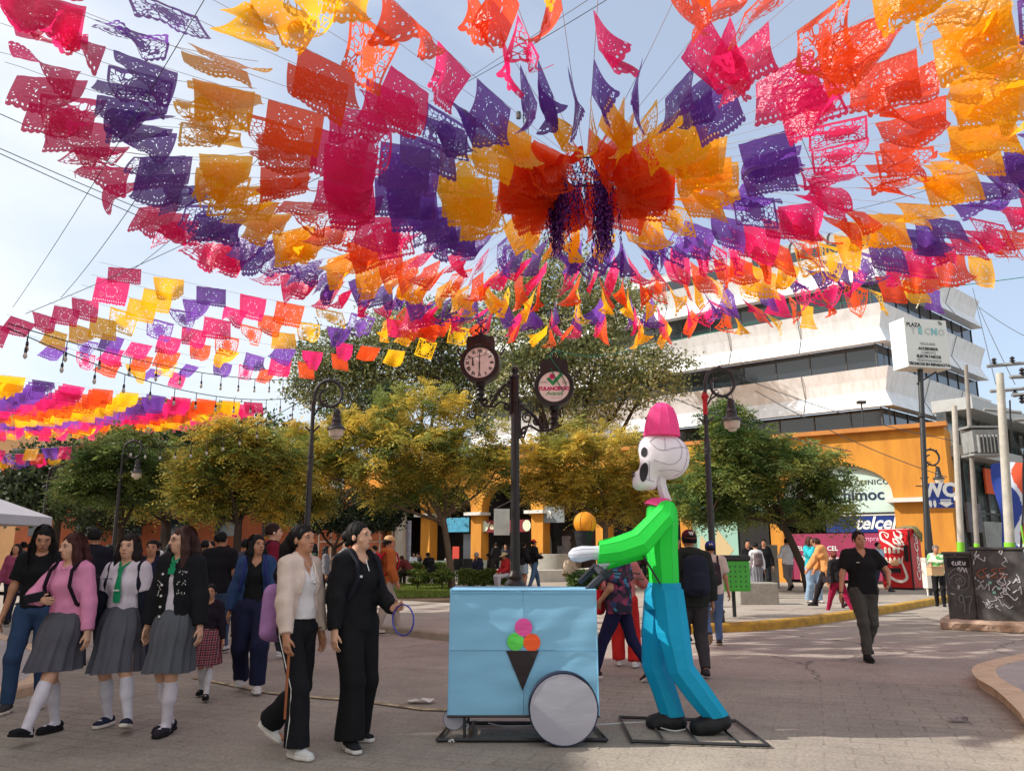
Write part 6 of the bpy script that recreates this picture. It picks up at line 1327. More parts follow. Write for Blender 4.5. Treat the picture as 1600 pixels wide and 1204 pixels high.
# ---------------------------------------------------------------- skeleton figure prop
Yf = gx(1040, 1141).y; fo = at(1045, 1141, Yf).x
fg = thing('skeleton_figure', 'tall cloth skeleton figure with pink hat, green shirt and turquoise trousers pushing the cart', 'figure', (fo, Yf, 0))
def F3(px, py, dy=0.): p = at(px, py, Yf + dy); return Vector((p.x - fo, dy, p.z))
KF = (at(1045, 900, Yf) - Vector((0, 0, CAMZ))).dot(Vector((0, math.cos(TH), math.sin(TH)))) / FPX
def faceted(name, rings, m, par, n=8, rot=0, seam=True, smooth=False, capend=True):
    """rings: (px,py,dy, half width px, depth m, tilt) -> polygonal lofted cloth over wire hoops. ring plane is normal to path"""
    C_ = [F3(r[0], r[1], r[2]) for r in rings]; V = []; N_ = len(C_)
    for i, (c, r) in enumerate(zip(C_, rings)):
        t = (C_[min(i+1, N_-1)] - C_[max(i-1, 0)]).normalized()
        if len(r) > 5 and r[5] is not None: t = Vector((math.sin(r[5]), 0, math.cos(r[5])))
        u = t.cross(Vector((0, 1, 0))).normalized(); v = Vector((0, 1, 0)); v = (v - t * v.dot(t)).normalized()
        for k in range(n): a_ = 2 * math.pi * (k + rot) / n; V.append(tuple(c + u * (r[3] * KF * math.cos(a_)) + v * (r[4] * math.sin(a_))))
    b = MB(); F_ = [(i*n+k, i*n+(k+1) % n, (i+1)*n+(k+1) % n, (i+1)*n+k) for i in range(N_-1) for k in range(n)]
    if capend: F_ += [tuple(range(n-1, -1, -1)), tuple((N_-1)*n+k for k in range(n))]
    b.add(V, F_); o = b.build(name, m, par, smooth=smooth)
    if seam:
        b = MB()
        for k in range(n): b.tube([V[i*n+k] for i in range(N_)], .0022, 4)
        for i in (0, N_ - 1): b.tube([V[i*n+k] for k in range(n)] + [V[i*n]], .0022, 4)
        b.build('seam', MATS.get(m.name + '_seam') or mat(m.name + '_seam', tuple(c * .72 for c in m.node_tree.nodes['Principled BSDF'].inputs['Base Color'].default_value[:3]) + (1,), .6), o)
    return o
PK = fabric('hat_pink', C(255, 86, 160), .35, .12); BN = fabric('bone_cloth', C(246, 240, 244), .3, .12); BNW = fabric('hand_cloth', C(216, 218, 228), .2, .25); GNc = fabric('shirt_green', C(52, 232, 86), .35, .12); TQc = fabric('trouser_turquoise', C(20, 178, 218), .35, .18); BKc = fabric('shoe_cloth', C(24, 24, 26), .0, .3)
faceted('hat', [(1034, 681, 0, 29.5, .145, 0.02), (1034, 665, 0, 27.5, .138, 0.02), (1034, 650, 0, 24, .12, 0.02), (1034, 638, 0, 18.5, .095, .02), (1033.5, 631, 0, 10, .055, .02), (1033.5, 629, 0, 2, .01, .02)], PK, fg, 12, .5)
# skull: one continuous surface with a long snout
sk = SDF(); u1 = lambda px: px * KF
sk.ell(F3(1043, 714), (u1(35), .16, u1(36))); sk.ell(F3(1020, 703), (u1(23), .13, u1(25)), None, .05); sk.cap(F3(1014, 722), F3(1004, 752), u1(13), u1(11), np.array((0, 1., 0)), 1.5, .05); sk.cap(F3(1002, 756), F3(1018, 758), u1(8.5), u1(7), np.array((0, 1., 0)), 1.6, .05); sk.cap(F3(995, 742), F3(996, 757), u1(5.5), u1(7), np.array((0, 1., 0)), 1.7, .04); sk.cap(F3(1022, 735), F3(1017, 756), u1(9), u1(7), np.array((0, 1., 0)), 1.5, .04)
sko = sdfobj(sk, 'skull', BN, fg, .011)
def patch(name, px, py, rx, rz, tilt, m, par, side=-1, seam_=None):
    """cloth patch laid on the skull by casting onto it from the side"""
    me = sko.data; co = np.empty(len(me.vertices) * 3, np.float32); me.vertices.foreach_get('co', co); co = co.reshape(-1, 3); co = co[co[:, 1] * side > 0]
    c = F3(px, py); V = []; n = 22
    def surf(x, z):
        d2 = (co[:, 0] - x) ** 2 + (co[:, 2] - z) ** 2; i = np.argsort(d2)[:3]; return float(co[i, 1].mean()) + side * .007
    if seam_ is None:
        for q in (.0, .5, 1.):
            for i in range(n): a_ = 2 * math.pi * i / n; x0, z0 = q * rx * KF * math.cos(a_), q * rz * KF * math.sin(a_); x = c.x + x0 * math.cos(tilt) - z0 * math.sin(tilt); z = c.z + x0 * math.sin(tilt) + z0 * math.cos(tilt); V.append((x, surf(x, z), z))
        b = MB(); b.add(V, [(j*n+i, j*n+(i+1) % n, (j+1)*n+(i+1) % n, (j+1)*n+i) for j in range(2) for i in range(n)]); return b.build(name, m, par, smooth=60)
    b = MB(); P = spline([Vector((F3(*q).x, F3(*q).z)) for q in seam_], 6); b.tube([(p.x, surf(p.x, p.y) - side * .003, p.y) for p in P], .0026, 5); return b.build(name, m, par)
BLKP = mat('socket_black', C(34, 30, 36), .6); SEAM = mat('skull_seam', C(160, 148, 160), .6)
for sd in (-1, 1):
    patch('eye_socket', 1004, 708, 4.2, 8, 0, BLKP, sko, sd); patch('mouth_patch', 1003.5, 739, 6.2, 15.5, -.18, BLKP, sko, sd)
    for q in ([(1012, 692), (1024, 684), (1040, 683), (1055, 690), (1061, 706), (1056, 722), (1042, 728), (1028, 724), (1018, 721)], [(1012, 692), (1022, 703), (1033, 706), (1048, 703), (1062, 701), (1074, 702)], [(1035, 687), (1034, 706)], [(1026, 737), (1045, 736), (1060, 738)], [(1011, 722), (1012, 752)], [(998, 745), (1008, 750), (1020, 753)], [(1068, 690), (1070, 712), (1064, 736), (1050, 745)], [(1008, 680), (1000, 690), (997, 702)]): patch('seam', 0, 0, 0, 0, 0, SEAM, sko, sd, q)
b = MB(); 
for (px, py) in ((990.5, 738), (990, 743)): c = F3(px, py, -.02); b.tube([c + Vector((-.004, -.03, 0)), c + Vector((-.004, .03, 0))], .009, 6)
b.build('nostril', BLKP, sko)
faceted('neck', [(1034, 740, 0, 7, .05, -.1), (1033, 755, 0, 7.5, .055, -.1), (1036, 768, 0, 7.5, .055, -.25), (1042, 784, 0, 7.5, .055, -.3)], BN, fg, 8, .5)
faceted('collar', [(1032, 779, 0, 15, .13, .1), (1030, 786, 0, 21, .17, .25), (1029, 795, 0, 25, .19, .4)], PK, fg, 8, .5, seam=False)
faceted('shirt', [(1034, 782, 0, 14, .12, .2), (1034, 795, 0, 23.5, .20, .1), (1034, 815, 0, 24.5, .215, 0), (1034, 862, 0, 24, .20, 0), (1037, 895, 0, 22.5, .185, 0), (1037.5, 911.5, 0, 22.5, .18, 0)], GNc, fg, 8, .5)
# near arm (towards the camera) and far arm
for (dy, sft, nm) in ((-.23, 0, 0), (.23, 1, 1)):
    if nm == 0:
        faceted('sleeve', [(1043, 792, dy + .06, 13, .09), (1037, 806, dy, 18, .11), (1000, 846, dy - .02, 21, .11), (968, 857, dy - .02, 19.5, .105), (935, 862, dy - .02, 17.5, .09, -1.48)], GNc, fg, 8, .25)
        faceted('hand', [(937, 863, dy - .02, 11, .06, -1.5), (925, 863, dy - .02, 10, .055, -1.5), (908, 865, dy - .02, 12.5, .055, -1.5), (895, 866, dy - .02, 10, .05, -1.5), (888.5, 866, dy - .02, 3, .02, -1.5)], BNW, fg, 10, .5, smooth=60)
        b = MB()
        for i, (p0, p1, r_) in enumerate((((903, 858), (884, 858), .017), ((902, 864), (881, 864), .018), ((902, 870), (883, 871), .017), ((905, 875), (889, 878), .014))): pass
    else:
        faceted('sleeve', [(1040, 800, dy - .08, 13, .09), (1030, 815, dy, 17, .10), (1002, 858, dy, 17, .10), (951, 882, dy, 9.5, .075, -1.1)], GNc, fg, 8, .25)
        faceted('hand', [(952, 882, dy, 7.5, .05, -1.1), (940, 884, dy, 8, .05, -1.2), (926, 887, dy, 7, .045, -1.0), (914, 896, dy, 6, .04, -.5), (910, 906, dy, 3.5, .03, -.2)], BNW, fg, 10, .5, smooth=60)
# trousers
tr_ = [(1039, 910, 0, 24.5, .20, 0), (1038, 925, 0, 27, .20, 0)]
faceted('trousers', [(1038, 910, 0, 24.3, .185, 0), (1037, 930, -.0, 29, .19, 0), (1036, 950, 0, 29, .17, 0)], TQc, fg, 8, .5)
faceted('trouser_leg', [(1029, 920, .10, 22, .12, 0), (1025, 985, .12, 23, .12, 0), (1023, 1038, .13, 20.5, .11, -.15), (1037, 1075, .12, 19, .10, -.3), (1050.5, 1117, .10, 19, .09, -.05)], TQc, fg, 8, .5)
faceted('trouser_leg', [(1043, 920, -.10, 24, .12, 0), (1051, 985, -.12, 25, .12, -.1), (1063, 1044, -.13, 21, .11, -.35), (1090, 1081, -.12, 20, .10, -.55), (1118, 1118, -.10, 20, .09, -.15)], TQc, fg, 8, .5)
def fshoe(pts, dy):
    q = SDF(); P = [F3(p[0], p[1], dy) for p in pts]; q.chain([P[0], P[1], P[2]], [u1(pts[0][2]), u1(pts[1][2]), u1(pts[2][2])], u=np.array((0, 1., 0)), sc=1.25, k=.03)
    zf = min(F3(p[0], p[3], dy).z for p in pts); zf = max(zf, .02)
    A_, B_ = F3(pts[0][0], pts[0][3], dy), F3(pts[2][0], pts[2][3], dy); sl_ = (B_.z - A_.z) / (B_.x - A_.x)
    q.cut(lambda X, Y, Z: (A_.z + (X - A_.x) * sl_) - Z + 0 * Y); sdfobj(q, 'shoe', BKc, fg, .010)
fshoe([(1022, 1129, 13, 1137), (1042, 1126, 15, 1140), (1058, 1127, 15, 1142)], .11); fshoe([(1092, 1136, 14, 1150), (1110, 1131, 15, 1146), (1129, 1126, 13, 1139)], -.10)
b = MB(); Fc = [gx(968, 1123), gx(1150, 1129), gx(1202, 1168), gx(987, 1161)]; Fc = [(p.x - fo, p.y - Yf, .018) for p in Fc]
for i in range(4): b.tube([Fc[i], Fc[(i + 1) % 4]], .014, 4)
for t_ in (.25, .5, .8): b.tube([tuple(Vector(Fc[0]).lerp(Vector(Fc[1]), t_)), tuple(Vector(Fc[3]).lerp(Vector(Fc[2]), t_))], .012, 4)
b.tube([F3(1134, 1132, -.1), F3(1136, 1150, -.1)], .007, 5); b.tube([F3(1045, 1116, .1), F3(1045, 1140, .1)], .012, 5); b.build('base_frame', STL, fg)
b = MB(); b.tube([F3(1005, 868, -.26), F3(1031, 911, -.215)], .009, 5); b.tube([F3(1000, 896, .1), F3(920, 889, .22)], .007, 5); b.tube([F3(1006, 905, -.1), F3(960, 897, .2)], .005, 5); b.build('support_rod', STL, fg)
# ice-cream held on the hand
cone = thing('ice_cream_prop', 'big orange ball scoop in a black cone standing on the skeleton\'s outstretched hand', 'ice cream prop', (fo, Yf, 0)); OC = fabric('scoop_orange', C(240, 160, 36), .3, .15)
dy = -.2
def hoop(px, py, w_): c = F3(px, py, dy); return c, w_ * KF
b = MB(); V = []; n = 16; ringsz = [(912, 829, 14.3), (911.5, 836, 13.5), (911.5, 855, 9.6), (911.5, 861, 9)]
for (px, py, w_) in ringsz: c, r = hoop(px, py, w_); V += [(c.x + r * math.cos(2 * math.pi * k / n), c.y + r * math.sin(2 * math.pi * k / n), c.z) for k in range(n)]
b.add(V, [(i*n+k, i*n+(k+1) % n, (i+1)*n+(k+1) % n, (i+1)*n+k) for i in range(3) for k in range(n)] + [tuple(range(n))]); b.build('cone', BKc, cone, smooth=30)
c, r = hoop(914, 817, 17.2); b = MB(); V = []; 
for i in range(13):
    th_ = math.pi * i / 12 * .86
    for k in range(12): V.append((c.x + r * math.sin(th_) * math.cos(2 * math.pi * k / 12), c.y + r * math.sin(th_) * math.sin(2 * math.pi * k / 12), c.z + r * math.cos(th_)))
b.add(V, [(i*12+k, i*12+(k+1) % 12, (i+1)*12+(k+1) % 12, (i+1)*12+k) for i in range(12) for k in range(12)]); b.build('scoop', OC, cone, smooth=50)
b = MB()
for k in range(0, 12, 2): b.tube([V[i*12+k] for i in range(13)], .003, 4)
b.build('seam', mat('scoop_seam', C(170, 104, 24), .6), cone)
# ---------------------------------------------------------------- papel picado canopies
HH = 5.0; ZC = CAMZ + HH
def flagmat(name, col, deep):
    m = bpy.data.materials.new(name); m.use_nodes = True; nt = m.node_tree; nt.nodes.clear(); N = nt.nodes.new; K = nt.links.new
    def mth(op, a=None, b=None, va=None, vb=None):
        n = N('ShaderNodeMath'); n.operation = op
        if a is not None: K(a, n.inputs[0])
        elif va is not None: n.inputs[0].default_value = va
        if b is not None: K(b, n.inputs[1])
        elif vb is not None: n.inputs[1].default_value = vb
        return n.outputs[0]
    uv = N('ShaderNodeUVMap'); uv.uv_map = 'uv'; sp = N('ShaderNodeSeparateXYZ'); K(uv.outputs[0], sp.inputs[0]); U, V_ = sp.outputs[0], sp.outputs[1]
    oi = N('ShaderNodeObjectInfo'); rnd = oi.outputs['Random']
    lace = N('ShaderNodeValue').outputs[0]; lace.default_value = .0
    # mirrored coordinate: cut paper is symmetric left to right
    um = mth('ABSOLUTE', mth('SUBTRACT', U, vb=.5)); cb = N('ShaderNodeCombineXYZ'); K(mth('MULTIPLY', um, vb=1.3), cb.inputs[0]); K(V_, cb.inputs[1]); K(mth('MULTIPLY', mth('ROUND', mth('MULTIPLY', rnd, vb=5)), vb=3.1), cb.inputs[2])
    vo = N('ShaderNodeTexVoronoi'); vo.inputs['Scale'].default_value = 11.5; K(cb.outputs[0], vo.inputs['Vector'])
    vo2 = N('ShaderNodeTexVoronoi'); vo2.feature = 'DISTANCE_TO_EDGE'; vo2.inputs['Scale'].default_value = 7.5; K(cb.outputs[0], vo2.inputs['Vector'])
    # holes: rounded snips everywhere, larger netted cells away from the centre motif
    thr = mth('ADD', mth('MULTIPLY', rnd, vb=.12), vb=.12); h1 = mth('LESS_THAN', vo.outputs['Distance'], thr)
    r2 = mth('ADD', mth('POWER', mth('MULTIPLY', um, vb=1.25), vb=2), mth('POWER', mth('SUBTRACT', V_, vb=.52), vb=2)); r_ = mth('SQRT', r2)
    net = mth('MULTIPLY', mth('GREATER_THAN', vo2.outputs['Distance'], vb=.085), mth('GREATER_THAN', r_, vb=.30)); net = mth('MULTIPLY', net, mth('GREATER_THAN', mth('ADD', rnd, lace), vb=.78))
    motif = mth('LESS_THAN', r_, vb=.17); h1 = mth('MULTIPLY', h1, mth('SUBTRACT', None, motif, va=1.0))
    ring = mth('MULTIPLY', mth('GREATER_THAN', r_, vb=.21), mth('LESS_THAN', r_, vb=.235)); ring = mth('MULTIPLY', ring, mth('GREATER_THAN', mth('SINE', mth('MULTIPLY', mth('ARCTAN2', V_, um) , vb=40)), vb=.1))
    hole = mth('MAXIMUM', mth('MAXIMUM', h1, net), ring)
    inb = mth('MULTIPLY', mth('LESS_THAN', um, vb=.455), mth('MULTIPLY', mth('GREATER_THAN', V_, vb=.08), mth('LESS_THAN', V_, vb=.90))); hole = mth('MULTIPLY', hole, inb)
    # border slits and scalloped lower edge
    sl_ = mth('GREATER_THAN', mth('SINE', mth('MULTIPLY', U, vb=95)), vb=.45); bd = mth('MULTIPLY', mth('GREATER_THAN', V_, vb=.115), mth('LESS_THAN', V_, vb=.165)); hole = mth('MAXIMUM', hole, mth('MULTIPLY', sl_, bd))
    sc = mth('LESS_THAN', V_, mth('MULTIPLY', mth('ABSOLUTE', mth('SINE', mth('MULTIPLY', U, vb=31.4))), vb=.045)); sc = mth('SUBTRACT', None, mth('GREATER_THAN', mth('ADD', V_, mth('MULTIPLY', mth('ABSOLUTE', mth('SINE', mth('MULTIPLY', U, vb=31.4))), vb=.045)), vb=.045), va=1.0)
    hole = mth('MAXIMUM', hole, sc)
    p = N('ShaderNodeBsdfPrincipled'); p.inputs['Roughness'].default_value = .28; p.inputs['Specular IOR Level'].default_value = .5
    # printed thickness varies: thin film a touch paler
    nn = N('ShaderNodeTexNoise'); nn.inputs['Scale'].default_value = 2.2; K(uv.outputs[0], nn.inputs['Vector'])
    cm = N('ShaderNodeMixRGB'); cm.inputs[1].default_value = deep; cm.inputs[2].default_value = col; K(mth('ADD', mth('MULTIPLY', nn.outputs['Fac'], vb=.6), mth('MULTIPLY', rnd, vb=.5)), cm.inputs[0])
    K(cm.outputs[0], p.inputs['Base Color'])
    n3 = N('ShaderNodeTexNoise'); n3.inputs['Scale'].default_value = 9; n3.inputs['Detail'].default_value = 2; K(uv.outputs[0], n3.inputs['Vector']); bu = N('ShaderNodeBump'); bu.inputs['Strength'].default_value = .5; bu.inputs['Distance'].default_value = .05; K(n3.outputs['Fac'], bu.inputs['Height']); K(bu.outputs[0], p.inputs['Normal'])
    tr = N('ShaderNodeBsdfTranslucent'); K(cm.outputs[0], tr.inputs['Color']); m1 = N('ShaderNodeMixShader'); m1.inputs[0].default_value = .68; K(p.outputs[0], m1.inputs[1]); K(tr.outputs[0], m1.inputs[2])
    film = N('ShaderNodeBsdfTransparent'); film.inputs['Color'].default_value = tuple(.45 + .5 * c for c in col[:3]) + (1,); mf = N('ShaderNodeMixShader'); mf.inputs[0].default_value = .12; K(m1.outputs[0], mf.inputs[1]); K(film.outputs[0], mf.inputs[2])
    tp = N('ShaderNodeBsdfTransparent'); m2 = N('ShaderNodeMixShader'); K(hole, m2.inputs[0]); K(mf.outputs[0], m2.inputs[1]); K(tp.outputs[0], m2.inputs[2]); o = N('ShaderNodeOutputMaterial'); K(m2.outputs[0], o.inputs[0]); return m
FM = {'Y': flagmat('film_yellow', C(255, 200, 30), C(255, 172, 20)), 'P': flagmat('film_purple', C(138, 84, 182), C(100, 50, 148)), 'K': flagmat('film_pink', C(248, 50, 124), C(226, 24, 96)), 'O': flagmat('film_orange', C(250, 100, 36), C(232, 66, 24))}
CN = {'Y': 'yellow', 'P': 'purple', 'K': 'pink', 'O': 'orange'}; ORD = 'OYPK'
FW, FH = .67, .53
def flagmesh(tilt, seed, gather=0., fold=0., w=FW, h=FH, nx=12, nz=12):
    r = random.Random(seed); V = []; UV = []; a1, a2, a3 = [r.uniform(-1, 1) for _ in range(3)]; ph = r.random() * 6; fx_ = r.uniform(1, 2.6)
    for i in range(nx + 1):
        u = i / nx; y = z = 0.
        loc = tilt + R(16) * a1 * math.sin(math.pi * u * fx_ + ph)
        for j in range(nz + 1):
            v = j / nz
            if j: 
                th = loc + R(34) * a2 * math.sin(v * 3.6 + ph + u * 2.2) * v + fold * (v ** 2) * (1 if u > .5 else -.3) * abs(u - .5) * 2.2
                y += math.sin(th) * h / nz; z -= math.cos(th) * h / nz
            g = 1 - gather * v ** 1.4
            x = ((u - .5) * g + gather * .35 * a3 * v) * w; yy = y + .035 * math.sin(u * 9 * (1 + gather) + ph + v * 3) * v * (.5 + 1.6 * gather)
            V.append((x, yy, z + .004 * math.sin(u * 20))); UV.append((u, 1 - v))
    F_ = [(i*(nz+1)+j, i*(nz+1)+j+1, (i+1)*(nz+1)+j+1, (i+1)*(nz+1)+j) for i in range(nx) for j in range(nz)]
    o = npmesh('flag', V, F_, FM['Y'], None, True, uv=UV); me = o.data; S.collection.objects.unlink(o); bpy.data.objects.remove(o); return me
BANK = {}
for ti, td in enumerate((-75, -58, -40, -20, 0, 20, 40, 58, 75)):
    BANK[ti] = [flagmesh(R(td), ti * 10 + k, gather=(0, .05, .3, .55, .12, 0)[k], fold=(0, .8, -.7, 1.2, -1.6, .5)[k]) for k in range(6)]
rf = random.Random(21)
STR = mat('string_white', C(190, 188, 180), .7); NF = 0
def clocklab(hub, pt):
    a = topix(hub); c = topix(pt); an = math.degrees(math.atan2(c[0] - a[0], a[1] - c[1])) % 360; mins = int(round(an / 360 * 720)) % 720; return words((mins // 60) or 12) + ' ' + (words(mins % 60) if mins % 60 else "o'clock")
used = set()
def fstring(hub, az, r0, r1, startk, label_fn, group, tiltfn, gatherp=.35, jit=.03, wobble=.0, order=None, fs=1., miss=.05):
    """a string from the hub outward, one flag per pitch; only flags the frame can show"""
    global NF
    dx, dy = math.cos(az), math.sin(az); pitch = .775; n = int((r1 - r0) / pitch); items = []
    for i in range(n):
        rr = r0 + pitch * (i + .5) + rf.uniform(-jit, jit); x, y = hub[0] + dx * rr, hub[1] + dy * rr; t = (i + .5) / n; z = ZC - .16 * math.sin(math.pi * t) + wobble
        px = topix((x, y, z)); 
        if rf.random() < (miss + .25 if (r0 < 1 and i < 3) or (dy < -.9 and i > 2) else miss): continue
        if y > .6 and -170 < px[0] < 1770 and -190 < px[1] < 900: items.append((i, x, y, z))
    if not items: return
    base = (hub[0] + dx * r0, hub[1] + dy * r0, ZC); e = items[-1]; lab = label_fn((e[1], e[2], e[3]))
    k_ = 0
    while lab in used:
        k_ += 1; lab = label_fn((e[1] + .05 * k_, e[2] - .05 * k_, e[3]))
    used.add(lab)
    st = thing('paper_flag_string', lab, 'bunting', base, az, group)
    b = MB(); L_ = math.hypot(e[1] - base[0], e[2] - base[1]) + .45; LF = pitch * n; b.tube([(L_ * k / 16, 0, -.16 * math.sin(math.pi * min(1, L_ * k / 16 / LF)) + wobble) for k in range(17)], .0032, 4); b.build('string', STR, st)
    for (i, x, y, z) in items:
        col = order[i % len(order)] if order else ORD[(startk + i) % 4]; td = tiltfn(x, y) + rf.gauss(0, 9 if abs(math.cos(az)) < .35 and dy < 0 else 19); ti = min(range(9), key=lambda q: abs((-75, -58, -40, -20, 0, 20, 40, 58, 75)[q] - td)); var = rf.choices(range(6), (3, 3, 2 * gatherp * 2, 2 * gatherp, 2, 3))[0]
        me = BANK[ti][var]; f = bpy.data.objects.new(CN[col] + '_flag', me); link(f, st); f.location = (math.hypot(x - base[0], y - base[1]), 0, z - ZC); f.material_slots[0].link = 'OBJECT'; f.material_slots[0].material = FM[col]
        f.rotation_euler = (rf.gauss(0, .06), rf.gauss(0, .05), rf.gauss(0, .09)); s_ = rf.uniform(.92, 1.06) * fs; f.scale = (s_ * rf.choice((1, -1)), s_, s_ * rf.uniform(.9, 1.1)); NF += 1
# main ring
HUB = (.2 * HH, 2.0 * HH)
def tilt_main(az):
    # flag's local +y is az+90deg; wanted horizontal push direction
    def f(x, y):
        lx, ly = -math.sin(az), math.cos(az); dx_, dy_ = x - HUB[0], y - HUB[1]
        if dy_ > 1.5: w_ = (-.1, -.30)                   # far half: lifted towards the camera
        elif abs(dx_) < 2.2 and dy_ < -.8: w_ = (.05, 0)
        elif dx_ > 1.2: w_ = (.1, -.66)
        elif dx_ < -3.2 and dy_ < -2.7: w_ = (.0, -.8)
        elif dx_ < -3.6: w_ = (.1, -.55)
        elif dx_ < 0: w_ = (.1, .12)
        else: w_ = (.35, .1)
        return math.degrees(math.asin(max(-.95, min(.95, w_[0] * lx + w_[1] * ly))))
    return f
NS = 68
for k in range(NS):
    az = 2 * math.pi * (k + .35) / NS + rf.gauss(0, .01); ad = math.degrees(az) % 360
    r1 = (1.74 if (ad < 60 or ad > 300) else 1.62 if ad < 120 else 1.40) * HH
    fstring(HUB, az, .095 * HH + rf.uniform(-.10, .10), r1 * rf.uniform(.94, 1.04), 0, lambda p: 'paper flag string from the tinsel ring towards %s on a clock face' % clocklab((HUB[0], HUB[1], ZC), p), 'paper flag strings radiating from the tinsel ring', tilt_main(az))
for k in range(34):      # shorter strings tied between the long ones, outer rings only
    az = R((96 + k * 6.2) if k < 20 else (-62 + (k - 20) * 6.4)) + rf.gauss(0, .02)
    fstring(HUB, az, (.095 + .155 * 5) * HH + rf.uniform(-.1, .1), (1.42 if k < 20 else 1.6) * HH, 5, lambda p: 'short paper flag string in the outer rings, towards %s on a clock face' % clocklab((HUB[0], HUB[1], ZC), p), 'short paper flag strings between the long ones', tilt_main(az), .8)
# second canopy beyond it on the left
H2 = (-3.04 * HH, 1.63 * HH)
def across(p): return words(max(0, min(99, round(topix(p)[0] / 16)))) + ' hundredths across'
for k in range(8):
    az = R(33.5 + k * 5.0 + rf.gauss(0, .3))
    fstring(H2, az, 1.90 * HH, (3.55 - .05 * k) * HH, 3, lambda p: 'paper flag string over the pale left sky, its right end %s the picture' % across(p), 'paper flag strings over the left of the plaza', lambda x, y: 8, .25, .03, 0, 'KYPKOYPKOY', .84, .12)
H3 = (-4.38 * HH, 3.19 * HH)
for k in range(23):
    az = R(38 + k * 2.7 + rf.gauss(0, .3))
    fstring(H3, az, 1.75 * HH, 3.5 * HH, 2, lambda p: 'low paper flag string above the left trees, its right end %s the picture' % across(p), 'low paper flag strings above the trees at left', lambda x, y: 5, .1, .03, -.1, 'KYPKOYPKOY', .9)
H4 = (-34., 36.)
for k in range(7):
    az = R(-8 + k * 6.5)
    fstring(H4, az, 7, 17, 1, lambda p: 'tiny far paper flag string above the tent, its right end %s the picture' % across(p), 'tiny far paper flag strings above the tent', lambda x, y: 15, .2, .03, -.6)
# ring with tinsel and orange valances
rg = thing('tinsel_ring', 'hanging ring with drooping orange film panels and purple tinsel streamers', 'hanging decoration', (HUB[0], HUB[1], ZC)); b = MB(); R0_ = .42
b.tube([(R0_ * math.cos(t_), R0_ * math.sin(t_), 0) for t_ in [2 * math.pi * i / 32 for i in range(33)]], .012, 6); b.tube([(-R0_, 0, 0), (R0_, 0, 0)], .008, 5); b.tube([(0, -R0_, 0), (0, R0_, 0)], .008, 5); b.build('hoop', STL, rg)
ORS = fabric('valance_orange', C(232, 56, 20), .45, .5, 2.5)
ro_ = random.Random(8)
def valance(a0, a1, r_in, r_out, drop, seed):
    nx, nz = 22, 10; V = []
    for j in range(nz + 1):
        v = j / nz
        for i in range(nx + 1):
            u = i / nx; a_ = a0 + (a1 - a0) * u; rr = r_in + (r_out - r_in) * v; sag = drop * (math.sin(math.pi * v * .62) ** 1.2) * (.55 + .45 * math.sin(math.pi * u)) + .05 * math.sin(u * 14 + seed) * v
            V.append((rr * math.cos(a_), rr * math.sin(a_), .03 - sag + .03 * math.sin(v * 5 + u * 7 + seed)))
    F_ = [(j*(nx+1)+i, j*(nx+1)+i+1, (j+1)*(nx+1)+i+1, (j+1)*(nx+1)+i) for j in range(nz) for i in range(nx)]; npmesh('valance', V, F_, ORS, rg, True)
for k, (a0, a1, ro2, dr) in enumerate(((-35, 35, 1.12, .42), (40, 85, .95, .35), (92, 140, .95, .40), (146, 214, 1.15, .5), (220, 262, .8, .2), (274, 318, .8, .2))): valance(R(a0), R(a1), .40, ro2, dr, k)
# tinsel: many thin glittering strips
TN = mat('tinsel_purple', C(96, 40, 140), .18, .4, 40, .5, 30, metal=.65, spec=.8)
def tinsel(cx, cy, n, Lm, spread, name='tinsel'):
    V = []; F_ = []; r = np.random.default_rng(int(abs(cx) * 100) + 3)
    for _ in range(n):
        x, y = cx + r.normal() * spread, cy + r.normal() * spread; L_ = Lm * (.7 + .4 * r.random()); z = 0.; w_ = .011; ph = r.random() * 6; sg = 26; dxs, dys = r.normal() * .05, r.normal() * .05; o = len(V)
        for k in range(sg + 1):
            t = k / sg; xx, yy, zz = x + dxs * t + .012 * math.sin(t * 30 + ph), y + dys * t + .012 * math.cos(t * 27 + ph), z - L_ * t; aa = t * 40 + ph; ww = w_ * (.5 + r.random()); V.append((xx - ww * math.cos(aa), yy - ww * math.sin(aa), zz)); V.append((xx + ww * math.cos(aa), yy + ww * math.sin(aa), zz + .012))
        F_ += [(o + 2*k, o + 2*k+1, o + 2*k+3, o + 2*k+2) for k in range(sg)]
    npmesh(name, V, F_, TN, rg)
tinsel(-.40, .02, 75, 1.16, .055); tinsel(.20, -.05, 75, 1.2, .055); tinsel(-.18, .1, 16, .7, .10); tinsel(.02, -.3, 10, .8, .12); tinsel(-.30, -.2, 16, .9, .07); tinsel(.3, .2, 20, 1.15, .05)
